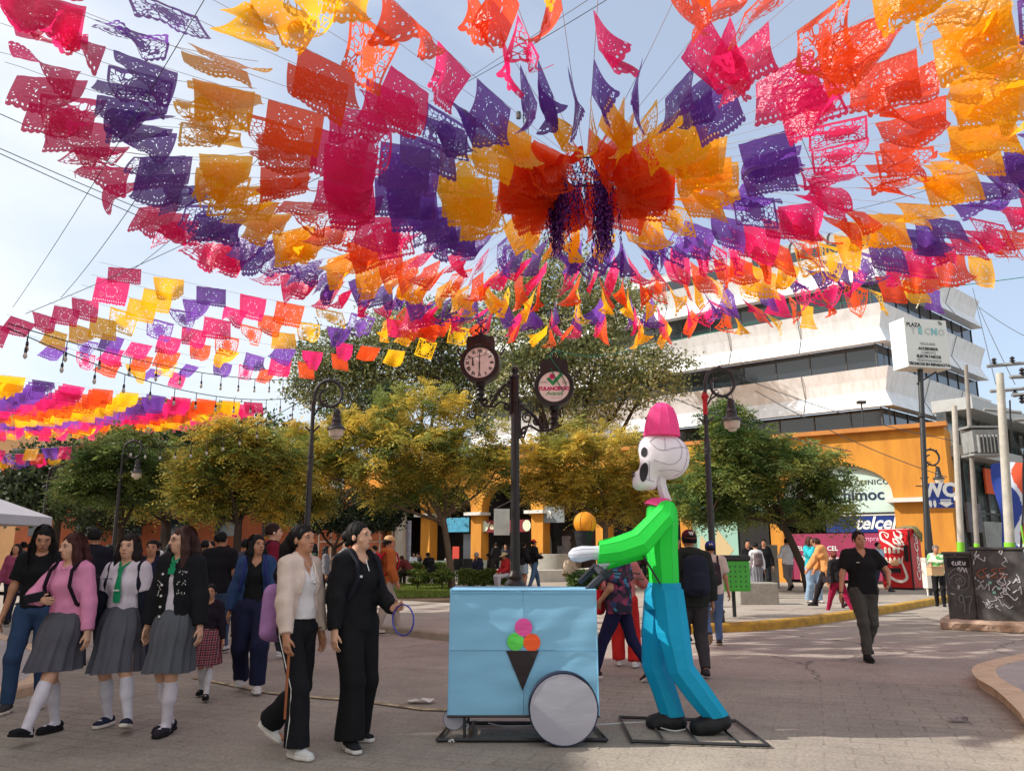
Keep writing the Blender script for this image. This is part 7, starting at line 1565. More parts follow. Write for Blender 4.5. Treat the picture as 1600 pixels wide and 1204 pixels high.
# ---------------------------------------------------------------- overhead cables, green rope, festoon lights
def pc(name, label, a, Ya, c, Yc_, sag, r=.010, m=CABG): return cable(name, label, at(a[0], a[1], Ya), at(c[0], c[1], Yc_), sag, r, m, cat='cable')
cab = [((0, 232), 9, (900, 520), 30, .7, 'pair of thin overhead cables crossing from the left edge down to the clock, upper one'), ((0, 240), 9, (880, 530), 30, .75, 'pair of thin overhead cables crossing from the left edge down to the clock, lower one'),
       ((0, 178), 9, (760, 455), 28, .4, 'long thin cable above the cable pair at the left edge'), ((325, -10), 6, (20, 480), 14, .1, 'steep thin cable rising from the left-edge lamp to the top of the picture'), ((240, 270), 10, (95, 465), 16, .1, 'thin cable slanting down left beside the topmost gold paper flags'),
       ((460, 190), 12, (160, 455), 16, .2, 'thin slanting cable through the second row of pink paper flags'), ((560, 245), 12, (40, 490), 14, .1, 'lowest slanting cable reaching the left-edge lamp'), ((1010, -60), 7, (690, 150), 12, .0, 'dark cable crossing the sky above the radio mast'), ((980, -20), 7, (640, 175), 12, .05, 'second dark cable crossing the upper sky left of the mast'),
       ((1195, 70), 10, (1270, 260), 14, .0, 'short dark cable among the orange flags at upper right'), ((1600, 245), 10, (1270, 340), 16, .1, 'thin cable among the purple flags at the right'), ((1530, 480), 30, (1700, 560), 26, .3, 'power line leaving the office roof to the right'), ((1525, 470), 34, (1586, 600), 22, .1, 'power line dropping from the office roof to the crossarms'), ((1520, 450), 34, (1556, 600), 22, .1, 'inner power line dropping from the office roof edge'),
       ((1160, 590), 24, (1500, 690), 24, .2, 'power line passing in front of the lowest white office band'), ((1180, 610), 24, (1480, 745), 24, .2, 'lower power line in front of the arcade wall'), ((1000, 600), 22, (1330, 705), 24, .2, 'power line ending at the floodlight on the orange wall')]
for (a, Ya, c, Yc2, sg, lab) in cab: pc('overhead_cable', lab, a, Ya, c, Yc2, sg, .0042 if Ya < 8 else .006 if Ya < 16 else .013)
b = MB(); pts = spline([at(862, 562, 15.5), at(868, 548, 15.5), at(935, 556, 16), at(1070, 528, 18), at(1370, 462, 20), at(1500, 446, 21), at(1640, 428, 22)], 8); b.tube([tuple(p) for p in pts], .012, 5); b.tube([tuple(at(*p, 15.42)) for p in ((862, 562), (872, 575), (885, 600), (880, 612), (868, 590), (860, 575))], .010, 5); b.tube([tuple(at(*p, 15.42)) for p in ((852, 560), (868, 548), (884, 560))], .012, 5)
tag(b.build('rope', GRN_R, None, smooth=60), 'green rope tied to the round sign head and stretched to the right edge', 'rope')
b = MB(); b.tube([tuple(p) for p in spline([at(1424, 452, 20), at(1440, 447, 20), at(1440, 462, 20), at(1432, 482, 20)], 6)], .02, 5); tag(b.build('rope_end', mat('rope_tan', C(190, 184, 160), .8)), 'loose pale rope end hanging above the PLAZA sign', 'rope')
BULB = mat('bulb_glass', C(206, 200, 186), .15, spec=.6); SOCK = mat('bulb_socket', C(36, 36, 40), .5)
def festoon(label, a, Ya, c, Yc2, sag, n):
    A_, B_ = at(*a, Ya), at(*c, Yc2); t = thing('festoon_lights', label, 'string lights', tuple(A_), group='festoon light strings over the left side'); b = MB(); D_ = B_ - A_; b.tube([tuple(D_ * (k / 30) - Vector((0, 0, sag * 4 * (k / 30) * (1 - k / 30)))) for k in range(31)], .008, 5); b.build('cable', CAB, t, smooth=60)
    for k in range(n):
        s_ = (k + .5) / n; p = D_ * s_ - Vector((0, 0, sag * 4 * s_ * (1 - s_))); b = MB(); b.tube([tuple(p), tuple(p - Vector((0, 0, .16)))], .007, 4); b.lathe([(.016, -.16), (.02, -.21), (.014, -.22)], tuple(p), 8); so_ = b.build('socket', SOCK, t); b = MB(); b.lathe([(.014, -.215), (.026, -.25), (.026, -.275), (.006, -.30)], tuple(p), 8); b.build('bulb', BULB, so_, smooth=60)
festoon('upper festoon cable with clear bulbs from the left-edge lamp to the dark trees', (12, 505), 9.8, (520, 588), 22, .35, 16)
festoon('lower festoon cable with clear bulbs crossing the left paper flags', (12, 512), 9.8, (505, 612), 20, .5, 15)
festoon('far festoon cable with small bulbs from the tall lamp towards the small left lamp', (500, 606), 16, (195, 690), 18, .5, 12)
# ---------------------------------------------------------------- people
BK = (24, 23, 25); NV = (30, 34, 52); WH = (206, 200, 202); GR = (92, 92, 98); HB = (30, 22, 20); HBR = (70, 42, 32); HBK = (20, 17, 17)
PT = lambda c, **k: dict(k='pants', c=c, **k)
WALK = [(-.09, .27, .03), (.09, -.24, .02)]; WALK2 = [(-.09, -.26, .05), (.09, .25, .01)]
HN = [(-.25, .03, .83), (.25, .03, .83)]; HS1 = [(-.25, -.12, .84), (.25, .16, .86)]; HS2 = [(-.25, .16, .86), (.25, -.12, .84)]
def props(name, label, cat): return thing(name, label, cat)
# --- foreground schoolgirls and friends
J = person(38, 1108, 1.70, -165, 'woman in black T-shirt and blue jeans at the left edge, looking down', feet=[(-.10, -.1), (.12, .12)], hands=[(-.30, .18, .98), (.26, .05, .86)], head=(14, -22), top=dict(c=(22, 22, 24), sleeve='short', hem=.93), bottom=PT((46, 66, 96)), shoes=dict(c=(60, 56, 56), sc=(206, 196, 180), sole=.02), hair=('loose', HBK, 1.1), near=3)
J = person(84, 1148, 1.60, 168, 'schoolgirl in pink sweater and grey pleated skirt holding a phone, second from the left edge', feet=[(-.02, .36, .012, .1, .22), (.12, -.14, .0)], hands=[(-.25, .02, .80), (.08, .24, 1.14)], palm=[None, (-.9, .3, -.1)], poles=[None, None, None, (.9, -.3, -.4)], head=(-20, -4), top=dict(c=(218, 138, 172), hem=.93, collar=True, e=.02), bottom=dict(k='skirt', c=(84, 82, 90), hem=.55, rad=.20), socks=((206, 198, 206), .12), shoes=dict(c=(28, 26, 30), mary=True), hair=('long', (66, 34, 30), .95), near=3, skin=SKIN2)
JP = J; P = J['P']
b = MB(); h_ = world_of(J, J['h', 1]); ph = thing('phone', 'black phone held in the hand of the girl in the pink sweater', 'phone', tuple(h_ + Vector((-.10, -.03, .02))), R(12)); b.box((0, 0, 0), (.155, .012, .078)); o = b.build('phone_body', mat('phone_black', C(22, 24, 34), .25), ph, bevel=.006); o.rotation_euler = (R(20), R(-14), 0)
b = MB(); b.box((0, .0075, 0), (.02, .002, .05)); b.build('camera_bump', DARK, ph)
backpack(J, (40, 28, 40), 'dark plum backpack worn by the girl in the pink sweater', w=.26, hgt=.38)
text('CBTIS 179', .026, (.1, .145, .62), math.pi, mat('thread_white', C(206, 200, 206), .6), P)
J = person(176, 1136, 1.60, 176, 'schoolgirl in white blouse, green tie and grey skirt with open navy cardigan on her arms', feet=[(-.22, .16, .03, .3, .25), (.10, -.08)], hands=[(-.27, .02, .80), (.28, .06, .84)], head=(4, 2), top=dict(c=(206, 194, 202), hem=.93, sleeve='short', collar=True, e=.016), jacket=dict(c=(26, 28, 42), open=(.13, .17), hem=.74, e=.026), bottom=dict(k='skirt', c=(84, 84, 92), hem=.50, rad=.235, waist=1.06), socks=((206, 200, 208), .12), shoes=dict(c=(40, 42, 64), sc=(206, 198, 186), sole=.022), hair=('bob', (30, 20, 18), .8, 1), near=3, skin=SKIN2)
P = J['P']; TIE = cloth((28, 130, 86)); T = J['T']
def tie(J, z0, z1):
    b = MB(); pr = [(.0, z0, .030), (.0, z0 - .035, .020), (0, z0 - .05, .017), (0, (z0 + z1) / 2, .028), (0, z1 + .05, .036), (0, z1, .030)]; V = []
    for x, z, w in pr: 
        y = .137 - .02 * max(0, (z - 1.30) / .1) if z > 1.30 else .142
        V += [tuple(J['T'](-w, y, z)), tuple(J['T'](w, y, z)), tuple(J['T'](0, y + .012, z))]
    b.add(V, [(i*3+k, i*3+(k+1) % 3, i*3+3+(k+1) % 3, i*3+3+k) for i in range(5) for k in range(3)]); b.build('tie', TIE, J['P'], smooth=60)
    b = MB()
    for sd in (-1, 1): b.tube([J['T'](sd * .055, .02, 1.455), J['T'](sd * .03, .085, 1.42), J['T'](0, .118, 1.385)], [.010, .012, .014], 6)
    b.build('tie_band', TIE, J['P'], smooth=60)
tie(J, 1.39, 1.09); b = MB(); b.box(tuple(J['T'](0, .162, 1.20)), (.06, .004, .012)); b.build('tie_pin', WHT, P)
text('CBTIS 179', .02, tuple(J['T'](.10, .145, 1.30)), math.pi, INK, P); text('DGETI', .026, (.15, .2, .56), math.pi, mat('thread_white', C(206, 200, 206), .6), P)
J = person(262, 1144, 1.66, 168, 'schoolgirl in black button cardigan over grey skirt with glasses and shoulder-length brown hair', feet=[(-.02, .06), (.05, -.08)], hands=[(-.27, .06, .84), (.26, .05, .80)], head=(-34, -2), top=dict(c=(206, 198, 206), hem=.95, sleeve='long', collar=True, e=.014), jacket=dict(c=(24, 24, 28), open=(.012, .055), hem=.84, e=.032, sleeve='long'), bottom=dict(k='skirt', c=(86, 88, 94), hem=.50, rad=.205, waist=1.02), socks=((206, 198, 206), .12), shoes=dict(c=(40, 36, 44), mary=True), hair=('bob', (62, 38, 32), 1.35), near=3, skin=SKIN2)
P = J['P']; T = J['T']; tie(J, 1.385, 1.30)
b = MB()
for z in (1.30, 1.21, 1.12, 1.03, .95): c = T(.06, .158 + .0, z); b.tube([c, c + Vector((0, .008, 0))], .010, 8)
build_each(b, 'button', WHT, P)
b = MB()
rs = random.Random(3)
for i in range(26): z = 1.33 - .14 * (i // 9) * .5 - rs.random() * .03; x = -.11 + rs.uniform(-.05, .03); c = T(x, .150, z - (i // 9) * .015); b.tube([c, c + Vector((rs.uniform(-.012, .012), .004, rs.uniform(-.014, .014)))], .0028, 4)
for i in range(12): c = T(.085 + rs.uniform(-.015, .02), .155, 1.24 - i * .012); b.tube([c, c + Vector((rs.uniform(-.01, .01), .004, .01))], .003, 4)
b.build('embroidery', WHT, P)
b = MB(); Hd = J['Hd']
for sd in (-1, 1): b.tube([Hd(sd * .033 + .022 * math.cos(t_), .096, 1.59 + .018 * math.sin(t_)) for t_ in [i * .5236 for i in range(13)]], .0018, 5); b.tube([Hd(sd * .055, .095, 1.594), Hd(sd * .078, .0, 1.59)], .0016, 4)
b.tube([Hd(-.011, .098, 1.592), Hd(.011, .098, 1.592)], .0018, 4); b.build('glasses', MULL, P)
J = person(388, 1080, 1.63, -168, 'woman in denim jacket, black top and baggy navy trousers holding a child by the hand', feet=[(-.10, .16, .02), (.10, -.16, .05)], hands=[(-.27, .10, .84), (.26, -.04, .86)], head=(34, 4), top=dict(c=BK, sleeve='none', hem=.84, vneck=.06), jacket=dict(c=(48, 70, 108), open=(.07, .12), hem=.86, e=.03, collar=True), bottom=PT((30, 32, 58), e=.035, flare=.01), shoes=dict(c=(206, 200, 196), sc=(216, 210, 204), sole=.02), hair=('long', HBK, 1.15), near=3)
backpack(J, (56, 62, 120), 'blue and pink backpack slung behind the woman in the denim jacket', w=.3)
J = person(318, 1090, 1.12, -172, 'child in red plaid skirt, mostly hidden behind the schoolgirl in black cardigan', feet=WALK, hands=[(-.25, .05, .8), (.36, .12, 1.12)], top=dict(c=(34, 26, 36), hem=.9), bottom=dict(k='skirt', m=plaidmat('plaid_red', (120, 36, 48), (('X', 4.5, (40, 26, 40), .8), ('Z', 4.5, (40, 26, 40), .8), ('X', 9, (206, 180, 180), .985), ('Z', 9, (206, 180, 180), .985))), hem=.5, rad=.24), socks=((210, 204, 206), .1), shoes=dict(c=BK), hair=('short', HBK), near=2)
J = person(455, 1176, 1.66, -118, 'woman in open cream jacket and black side-striped trousers carrying a wooden cane', feet=[(-.08, -.30, .10, .1, -.5), (.09, .13)], hands=[(-.24, .04, .80), (.27, .14, .82)], palm=[None, (0, .15, -1)], head=(-2, 2), top=dict(c=(212, 204, 202), sleeve='none', hem=.98, vneck=.13, e=.01), jacket=dict(c=(210, 188, 174), open=(.05, .125), hem=.90, e=.023, collar=True, cuff=.02), bottom=PT((24, 24, 28), e=.012, flare=.045), shoes=dict(c=(206, 204, 200), sc=(214, 208, 200), sole=.024), hair=('pony', (24, 20, 20), 1, 1), near=3, skin=SKIN)
P = J['P']; hips_ = J['k', 1]
b = MB(); c = J['h', 1]; b.tube([c + Vector((0, 0, .05)), c + Vector((.01, .0, -.5))], [.012, .009], 8); cn = b.build('cane', mat('cane_wood', C(150, 84, 48), .5), None, smooth=60); cn.location = P.location; cn.rotation_euler = P.rotation_euler; cn.scale = P.scale; tag(cn, 'thin brown wooden cane held by the woman in the cream jacket', 'cane')
b = MB(); k1_, a1_ = J['k', 1], J['a', 1]; b.tube([Vector((.20, 0, .96)), Vector((.195, .0, .86)), k1_ + Vector((.076, -.005, 0)), k1_.lerp(a1_, .5) + Vector((.085, -.0, 0)), a1_ + Vector((.088, -.02, 0))], .005, 4); 
k0_, a0_ = J['k', 0], J['a', 0]; b.tube([Vector((-.20, 0, .96)), k0_ + Vector((-.078, 0, 0)), k0_.lerp(a0_, .5) + Vector((-.088, 0, 0)), a0_ + Vector((-.09, 0, 0))], .005, 4); b.build('stripe', WHT, P)
b = MB(); T = J['T']; b.tube([T(-.045, .06, 1.44), T(-.03, .128, 1.36), T(0, .146, 1.27), T(.03, .128, 1.36), T(.045, .06, 1.44)], .0022, 4); c = T(0, .148, 1.255); b.lathe([(.004, -.018), (.013, -.008), (.013, .004), (.004, .014)], tuple(c), 10); b.build('necklace', mat('silver', C(206, 204, 200), .25, metal=.8), P, smooth=50)
backpack(J, (160, 116, 164), 'lilac backpack hanging behind the woman in the cream jacket', w=.30, hgt=.46, zc=1.02, d=.17, straps=False)
J = person(548, 1162, 1.69, -128, 'woman all in black with zip-neck sweater and wide trousers holding a blue hoop', feet=[(-.11, -.08, .0, .25), (.13, .14, .0, -.35)], hands=[(-.12, .30, 1.02), (.26, .06, .82)], palm=[(0, .9, .25), None], head=(16, 0), top=dict(c=(24, 23, 26), hem=.86, e=.024, vneck=.05), bottom=PT((22, 21, 23), e=.03, flare=.045), shoes=dict(c=(36, 36, 40), sc=(210, 204, 198), sole=.024), hair=('bun', HBK), near=3, skin=SKIN2, wide=1.02)
P = J['P']; b = MB(); c = J['h', 0] + Vector((0, .06, -.10)); rr = .115; b.tube([c + Vector((0, rr * math.cos(t_), rr * math.sin(t_) - .0)) for t_ in [i * math.pi / 14 for i in range(29)]], .006, 6)
hp = b.build('hoop', mat('hoop_blue', C(52, 56, 160), .35), None, smooth=60); hp.location = P.location; hp.rotation_euler = P.rotation_euler; hp.scale = P.scale; tag(hp, 'blue hoop held in the hand of the woman all in black', 'hoop')
T = J['T']; b = MB(); b.tube([T(0, .098, 1.40), T(0, .142, 1.31)], .004, 5); b.box(tuple(T(.09, .142, 1.27)), (.04, .004, .018)); b.build('zip', mat('silver', C(206, 204, 200)), P)
b = MB(); 
backpack(J, (40, 42, 50), 'small dark grey backpack on the back of the woman in black', w=.24, hgt=.34)
# --- people behind them, left half
J = person(415, 1030, 1.84, -62, 'tall young man in maroon T-shirt with white earbud, looking right', feet=[(-.1, .22), (.1, -.2, .05)], hands=HN, head=(-8, 0), top=dict(c=(116, 26, 48), sleeve='short', hem=.84, e=.022), bottom=PT((60, 62, 72), e=.02), shoes=dict(c=(206, 202, 200), sc=(210, 206, 204), sole=.02), hair=('short', (44, 28, 24)), near=2, skin=SKIN2)
b = MB(); b.lathe([(.012, -.01), (.012, .01)], tuple(J['Hd'](.088, .0, 1.572)), 8); b.build('earbud', WHT, J['P']); backpack(J, (40, 40, 54), 'dark backpack on the young man in the maroon T-shirt', w=.28)
J = person(333, 1022, 1.74, 8, 'man in black T-shirt and jeans seen from behind, left of the denim jacket woman', feet=WALK2, hands=HN, head=(-24, 0), top=dict(c=(26, 26, 32), sleeve='short', hem=.84, e=.024), bottom=PT((66, 84, 112)), shoes=dict(c=(206, 202, 200)), hair=('short', HBK), near=2)
J = person(222, 1040, 1.60, -176, 'girl in dark navy sweater with hair tied back, between the white-blouse and black-cardigan schoolgirls', feet=WALK, hands=HN, head=(6, 0), top=dict(c=(28, 32, 56), hem=.86, vneck=.07, e=.026), bottom=PT((30, 32, 48)), shoes=dict(c=BK), hair=('pony', HBK), near=2, skin=SKIN)
J = person(128, 1035, 1.76, 4, 'man in dark suit jacket with white collar seen from behind, right of the pink sweater', feet=WALK2, hands=HN, top=dict(c=(210, 206, 206), hem=.86, collar=True), jacket=dict(c=(28, 28, 38), hem=.80, e=.034), bottom=PT((30, 30, 38)), shoes=dict(c=BK), hair=('short', HBK), near=2, wide=1.08)
bgs = [(272, 975, 1.83, 'person with a bushy dark head of hair rising behind the black-cardigan schoolgirl', BK, 'bob', 170, (44, 44, 50)), (374, 1000, 1.66, 'short-haired person in grey-blue top just behind the denim jacket woman', (66, 72, 86), 'short', 20, NV), (395, 985, 1.74, 'person in black with thick hair left of the man in maroon', BK, 'short', -20, BK),
       (310, 985, 1.66, 'person in black shirt half hidden left of the black T-shirt man', (30, 30, 34), 'short', 10, NV), (60, 985, 1.66, 'woman in dark coat behind the black T-shirt woman at far left', (40, 34, 44), 'long', 160, NV), (12, 975, 1.60, 'person with pink scarf under the tent at the left edge', (150, 70, 100), 'long', 190, NV),
       (160, 962, 1.60, 'person in teal jacket behind the dark suit man', (30, 76, 96), 'long', 30, BK), (208, 955, 1.55, 'person in dark hoodie left of the white slide, far back', (36, 36, 44), 'short', 120, NV), (238, 948, 1.70, 'person in bright white shirt far back above the navy sweater girl', (216, 214, 210), 'short', 60, NV), (180, 945, 1.62, 'person in dark jacket with a pale bag, far left background', (50, 46, 56), 'short', -120, NV),
       (100, 940, 1.64, 'person in red top among the far crowd by the tent', (140, 40, 50), 'short', 0, NV), (74, 935, 1.62, 'person in dark blue sweater beneath the tent edge', (36, 44, 80), 'short', -100, BK), (292, 940, 1.60, 'person in cream shirt among the far crowd right of the bushy-haired one', (196, 180, 160), 'short', 150, NV), (350, 940, 1.62, 'person in dark top beyond the black T-shirt man', (44, 40, 50), 'long', -60, BK), (506, 945, 1.60, 'person in grey top just visible between the cream and black-clad women', (110, 108, 112), 'long', -80, BK)]
bgs += [(24, 955, 1.68, 'person in grey hoodie behind the tent leg', (96, 96, 100), 'short', 40, NV), (50, 945, 1.66, 'person in white T-shirt far back under the tent', (206, 204, 204), 'short', 150, NV), (114, 960, 1.70, 'person in brown jacket left of the dark suit man', (84, 60, 46), 'short', 200, BK), (146, 950, 1.62, 'person in olive sweater right of the dark suit man', (74, 76, 56), 'long', -30, NV),
        (256, 960, 1.62, 'person in charcoal coat close behind the bushy-haired one', (52, 50, 54), 'long', 20, NV), (322, 955, 1.7, 'tall person in navy shirt between the far heads', (38, 44, 66), 'short', 160, NV), (440, 950, 1.62, 'person in beige top behind the long black ponytail', (176, 158, 138), 'short', -60, BK), (484, 958, 1.64, 'person in dark green top right of the long black ponytail', (48, 66, 52), 'long', 120, BK), (582, 935, 1.62, 'person in light blue shirt left of the tan cap', (140, 160, 184), 'short', 100, NV)]
for (px, py, h, lab, c, hs, a, bc) in bgs: person(px, py, h, a, lab, feet=WALK if a % 3 else WALK2, hands=HN, top=dict(c=c, hem=.85, e=.026), bottom=PT(bc), shoes=dict(c=BK), hair=(hs, HBK), near=1, z0=0)
J = person(603, 990, 1.72, -55, 'person in tan cap and rust-brown jacket with a crimson backpack behind the woman in black', feet=WALK, hands=[(-.2, .1, .9), (.25, .05, .9)], head=(-30, -6), top=dict(c=(176, 98, 48), hem=.84, e=.035, hood=True), bottom=PT((170, 158, 146), e=.02), shoes=dict(c=(190, 180, 170)), hair=('short', HB), hat=('cap', (200, 160, 112)), near=2); backpack(J, (186, 26, 56), 'big crimson backpack carried by the person in the tan cap', w=.34, hgt=.5, d=.2)
Z1 = .12
# far standing people in the plaza
far = [(608, 917, 1.72, 'person in pale hooded robe behind the tan cap', -100, dict(c=(190, 182, 166), hem=.5, e=.04, hood=True), PT((170, 160, 150)), ('short', (190, 186, 180)), None, WALK, HN),
       (538, 922, 1.66, 'person in grey shirt leaning with an arm stretched left behind the woman in black', 70, dict(c=(150, 152, 154), hem=.84, e=.03), PT((60, 60, 66)), ('bun', HBK), None, WALK, [(-.1, .45, 1.1), (.25, .3, 1.0)]),
       (818, 922, 1.66, 'woman in black jacket and pale denim shorts standing beside the clock post', -40, dict(c=(30, 28, 32), hem=.88, e=.03), dict(k='shorts', c=(160, 176, 186)), ('pony', HBK), None, [(-.08, .08), (.1, -.1)], [(-.2, .15, 1.0), (.22, .1, .95)]),
       (834, 921, 1.72, 'man in red cap, black jacket and blue jeans beside the clock post', -60, dict(c=(28, 26, 30), hem=.84, e=.035), PT((86, 112, 142), e=.02), ('short', HBK), ('cap', (190, 40, 36)), WALK, [(-.15, .3, 1.2), (.22, .2, 1.1)]),
       (1172, 931, 1.66, 'person in black with hands in pockets at the dark doorway, left of the backpack wearer', 190, dict(c=(28, 27, 30), hem=.82, e=.03), PT((32, 32, 40)), ('short', HBK), None, [(-.1, .05), (.1, 0)], HN),
       (1198, 928, 1.70, 'person in black standing inside the dark doorway', 160, dict(c=(24, 24, 26), hem=.84, e=.03), PT((28, 28, 32)), ('short', HBK), None, [(-.1, .05), (.1, 0)], HN),
       (1378, 925, 1.62, 'person in pale blue shirt half hidden behind the walking man in black', -150, dict(c=(160, 184, 206), sleeve='short', hem=.84, e=.025), PT((50, 56, 76)), ('short', HBK), None, WALK, HN)]
for (px, py, h, lab, a, tp_, bt, hr, ht, ft, hd_) in far:
    person(px, py, h, a, lab, feet=ft, hands=hd_, top=tp_, bottom=bt, shoes=dict(c=(60, 58, 60)), hair=hr, hat=ht, near=1, z0=Z1)
J = person(1185, 934, 1.58, 2, 'student in white shirt and grey skirt seen from behind at the dark doorway', feet=[(-.07, .03), (.07, -.03)], hands=HN, top=dict(c=(214, 212, 214), hem=.9, e=.02), bottom=dict(k='skirt', c=(120, 120, 126), hem=.45, rad=.2), socks=(BK, .1), shoes=dict(c=BK), hair=('short', HBK), near=1, z0=Z1); backpack(J, (96, 84, 86), 'grey-brown backpack on the student at the doorway', straps=False)
person(1234, 922, 1.76, 12, 'man in white long-sleeved shirt and grey trousers walking away towards the arcade', feet=[(-.08, -.28, .10, 0, -.5), (.08, .1)], hands=[(-.2, .18, 1.1), (.22, .16, 1.1)], top=dict(c=(222, 222, 226), hem=.84, e=.03), bottom=PT((128, 122, 122), e=.02), shoes=dict(c=(50, 44, 44)), hair=('short', HBK), near=2, z0=Z1)
J = person(1272, 941, 1.70, -160, 'woman in turquoise jacket and wide pale jeans wearing a lanyard, hand at her mouth', feet=[(-.09, .08), (.1, -.08)], hands=[(-.27, .03, .84), (.02, .17, 1.42)], poles=[None, None, None, (.8, .2, -1)], head=(16, -4), top=dict(c=(48, 170, 178), hem=.88, e=.034), bottom=PT((136, 160, 184), e=.03, flare=.03), shoes=dict(c=(190, 180, 176)), hair=('long', HBR), near=2, z0=Z1)
b = MB(); c = J['T'](0, .165, 1.1); b.box(tuple(c), (.08, .008, .12)); b.tube([J['T'](-.05, .06, 1.45), c + Vector((0, 0, .06)), J['T'](.05, .06, 1.45)], .004, 4); b.build('lanyard', WHT, J['P'])
J = person(1297, 950, 1.68, 52, 'stooping person in long orange-tan coat and black trousers next to the turquoise jacket', feet=[(-.08, .34, .02), (.09, -.42, .06, 0, -.4)], hands=[(-.2, .4, .9), (.2, .35, .9)], lean=16, head=(-20, -30), top=dict(c=(218, 152, 92), hem=.58, e=.04, hood=True), bottom=PT((34, 30, 34)), shoes=dict(c=(34, 30, 34)), hair=('short', (60, 36, 28)), near=2, z0=Z1)
J = person(1313, 962, 1.46, 32, 'short woman in black top and maroon trousers with reddish hair, striding with a black handbag', feet=[(-.08, .32, .02), (.1, -.34, .05, 0, -.4)], hands=[(-.24, .1, .84), (.24, .15, .9)], lean=6, head=(-30, -5), top=dict(c=(36, 34, 36), hem=.86, e=.03), bottom=PT((140, 22, 60), e=.012), shoes=dict(c=(206, 196, 196)), hair=('bun', (110, 54, 44)), near=2, z0=.0, wide=1.1)
b = MB(); b.box((-.27, .1, .95), (.09, .26, .17)); b.tube([(-.27, .0, 1.02), (-.2, .02, 1.35), (-.26, .18, 1.02)], .008, 5); o = b.build('handbag', cloth((44, 38, 42)), None, bevel=.02); o.location = J['P'].location; o.rotation_euler = J['P'].rotation_euler; o.scale = J['P'].scale; tag(o, 'black shoulder handbag of the short woman in maroon trousers', 'handbag')
# main walking man on the right
J = person(1358, 1030, 1.73, 180, 'man in black V-neck polo and dark grey-green jeans striding towards the camera in the sun', feet=[(-.07, -.24, .06, .05), (.08, .14, .0, -.05)], hands=[(-.24, .26, 1.02), (.33, .06, .88)], palm=[(.35, .7, -.5), None], poles=[None, None, (-.8, -.7, 0), (.8, -.6, 0)], head=(2, 0), top=dict(c=(26, 25, 27), sleeve='short', hem=.86, e=.024, vneck=.07, collar=True), bottom=PT((72, 70, 66), e=.012, wr=.014), shoes=dict(c=(22, 21, 22), hi=1), hair=('short', (34, 26, 24)), near=3, wide=1.14, skin=SKIN)
b = MB(); c = J['w', 1]; b.tube([c + Vector((0, 0, .012)), c - Vector((0, 0, .012))], .034, 10); b.build('watch', mat('watch_dark', C(60, 50, 50), .4), J['P']); b = MB(); c = J['h', 1]; b.box(tuple(c + Vector((.01, .02, -.04))), (.02, .075, .14)); o = b.build('phone', mat('phone_maroon', C(84, 26, 44), .35), None, bevel=.006); o.location = J['P'].location; o.rotation_euler = J['P'].rotation_euler; o.scale = J['P'].scale; tag(o, 'maroon phone in the hand of the man in the black polo', 'phone')
b = MB(); b.box(tuple(J['T'](.10, .148, 1.28)), (.045, .004, .008)); b.build('chest_logo', WHT, J['P'])
# --- around the skeleton figure
FL = floralmat('floral_shirt', (34, 28, 48), [(96, 40, 70), (40, 60, 100), (30, 26, 40), (140, 50, 80), (60, 120, 150)], 18)
J = person(970, 1064, 1.60, 64, 'woman in dark floral shirt and navy leggings striding left behind the cart', feet=[(-.08, .30, .01, 0, 0), (.09, -.34, .06, 0, -.5)], hands=[(-.16, .20, .93), (.24, -.05, .86)], palm=[(.5, .3, -.8), None], head=(0, -5), top=dict(m=FL, sleeve='short', hem=.80, e=.04), bottom=PT((30, 28, 62), e=.008), shoes=dict(c=(60, 40, 44), sc=(206, 190, 184), sole=.018), hair=('bun', HBR), near=3, wide=1.08)
q = SDF(); q.cap((-.02, .245, .86), (-.02, .235, 1.0), .09, .08, np.array((1., 0, 0)), 1.25, .03); q.cut(lambda X, Y, Z: np.abs(Y - .245) - .05 + 0 * X + 0 * Z)
bo_ = sdfobj(q, 'handbag', cloth((212, 26, 44)), None, .009); b = MB()
for cx_ in (-.08, .04): b.tube([(cx_ + .03 * math.cos(t_), .298, .97 + .045 * math.sin(t_)) for t_ in [i * .35 for i in range(10)]], .005, 5)
b.build('handle_loop', WHT, bo_, smooth=60); b = MB(); b.tube([(-.1, .24, 1.02), (-.12, .16, 1.2), (-.13, .03, 1.44), (-.05, -.1, 1.35), (.16, -.12, 1.1), (.1, .2, 1.02)], .008, 5); b.build('strap', cloth((190, 24, 40)), bo_, smooth=60)
bo_.location = J['P'].location; bo_.rotation_euler = J['P'].rotation_euler; bo_.scale = J['P'].scale; tag(bo_, 'red handbag with two white loops carried by the woman in the floral shirt', 'handbag')
person(978, 1040, 1.55, -10, 'person in pink shirt and bright red trousers behind the floral shirt woman', feet=[(-.1, .1), (.13, -.06)], hands=[(-.2, .2, 1.0), (.2, .3, 1.15)], top=dict(c=(196, 120, 116), hem=.86, e=.03), bottom=PT((198, 44, 40), e=.035, flare=.02), shoes=dict(c=(220, 216, 214), sc=(220, 216, 214), sole=.022), hair=('long', HB), near=2)
J = person(1086, 1056, 1.70, 4, 'man in maroon cap worn backwards, dark jacket and charcoal trousers, seen from behind', feet=[(-.09, .15), (.09, -.15, .03)], hands=[(-.24, .05, .84), (.27, .05, .84)], top=dict(c=(38, 40, 36), hem=.80, e=.04, hood=True), bottom=PT((58, 54, 58), e=.02), shoes=dict(c=(60, 56, 60)), hair=('short', HBK), hat=('cap_back', (96, 26, 38), (122, 60, 46)), near=3, wide=1.12); backpack(J, (32, 36, 50), 'large dark navy backpack on the man in the maroon cap', w=.33, hgt=.5, d=.18)
b = MB(); c = J['Hd'](0, -.115, 1.665); o = text('W', .055, tuple(c), 0, WHT, J['P'], bold=.003)
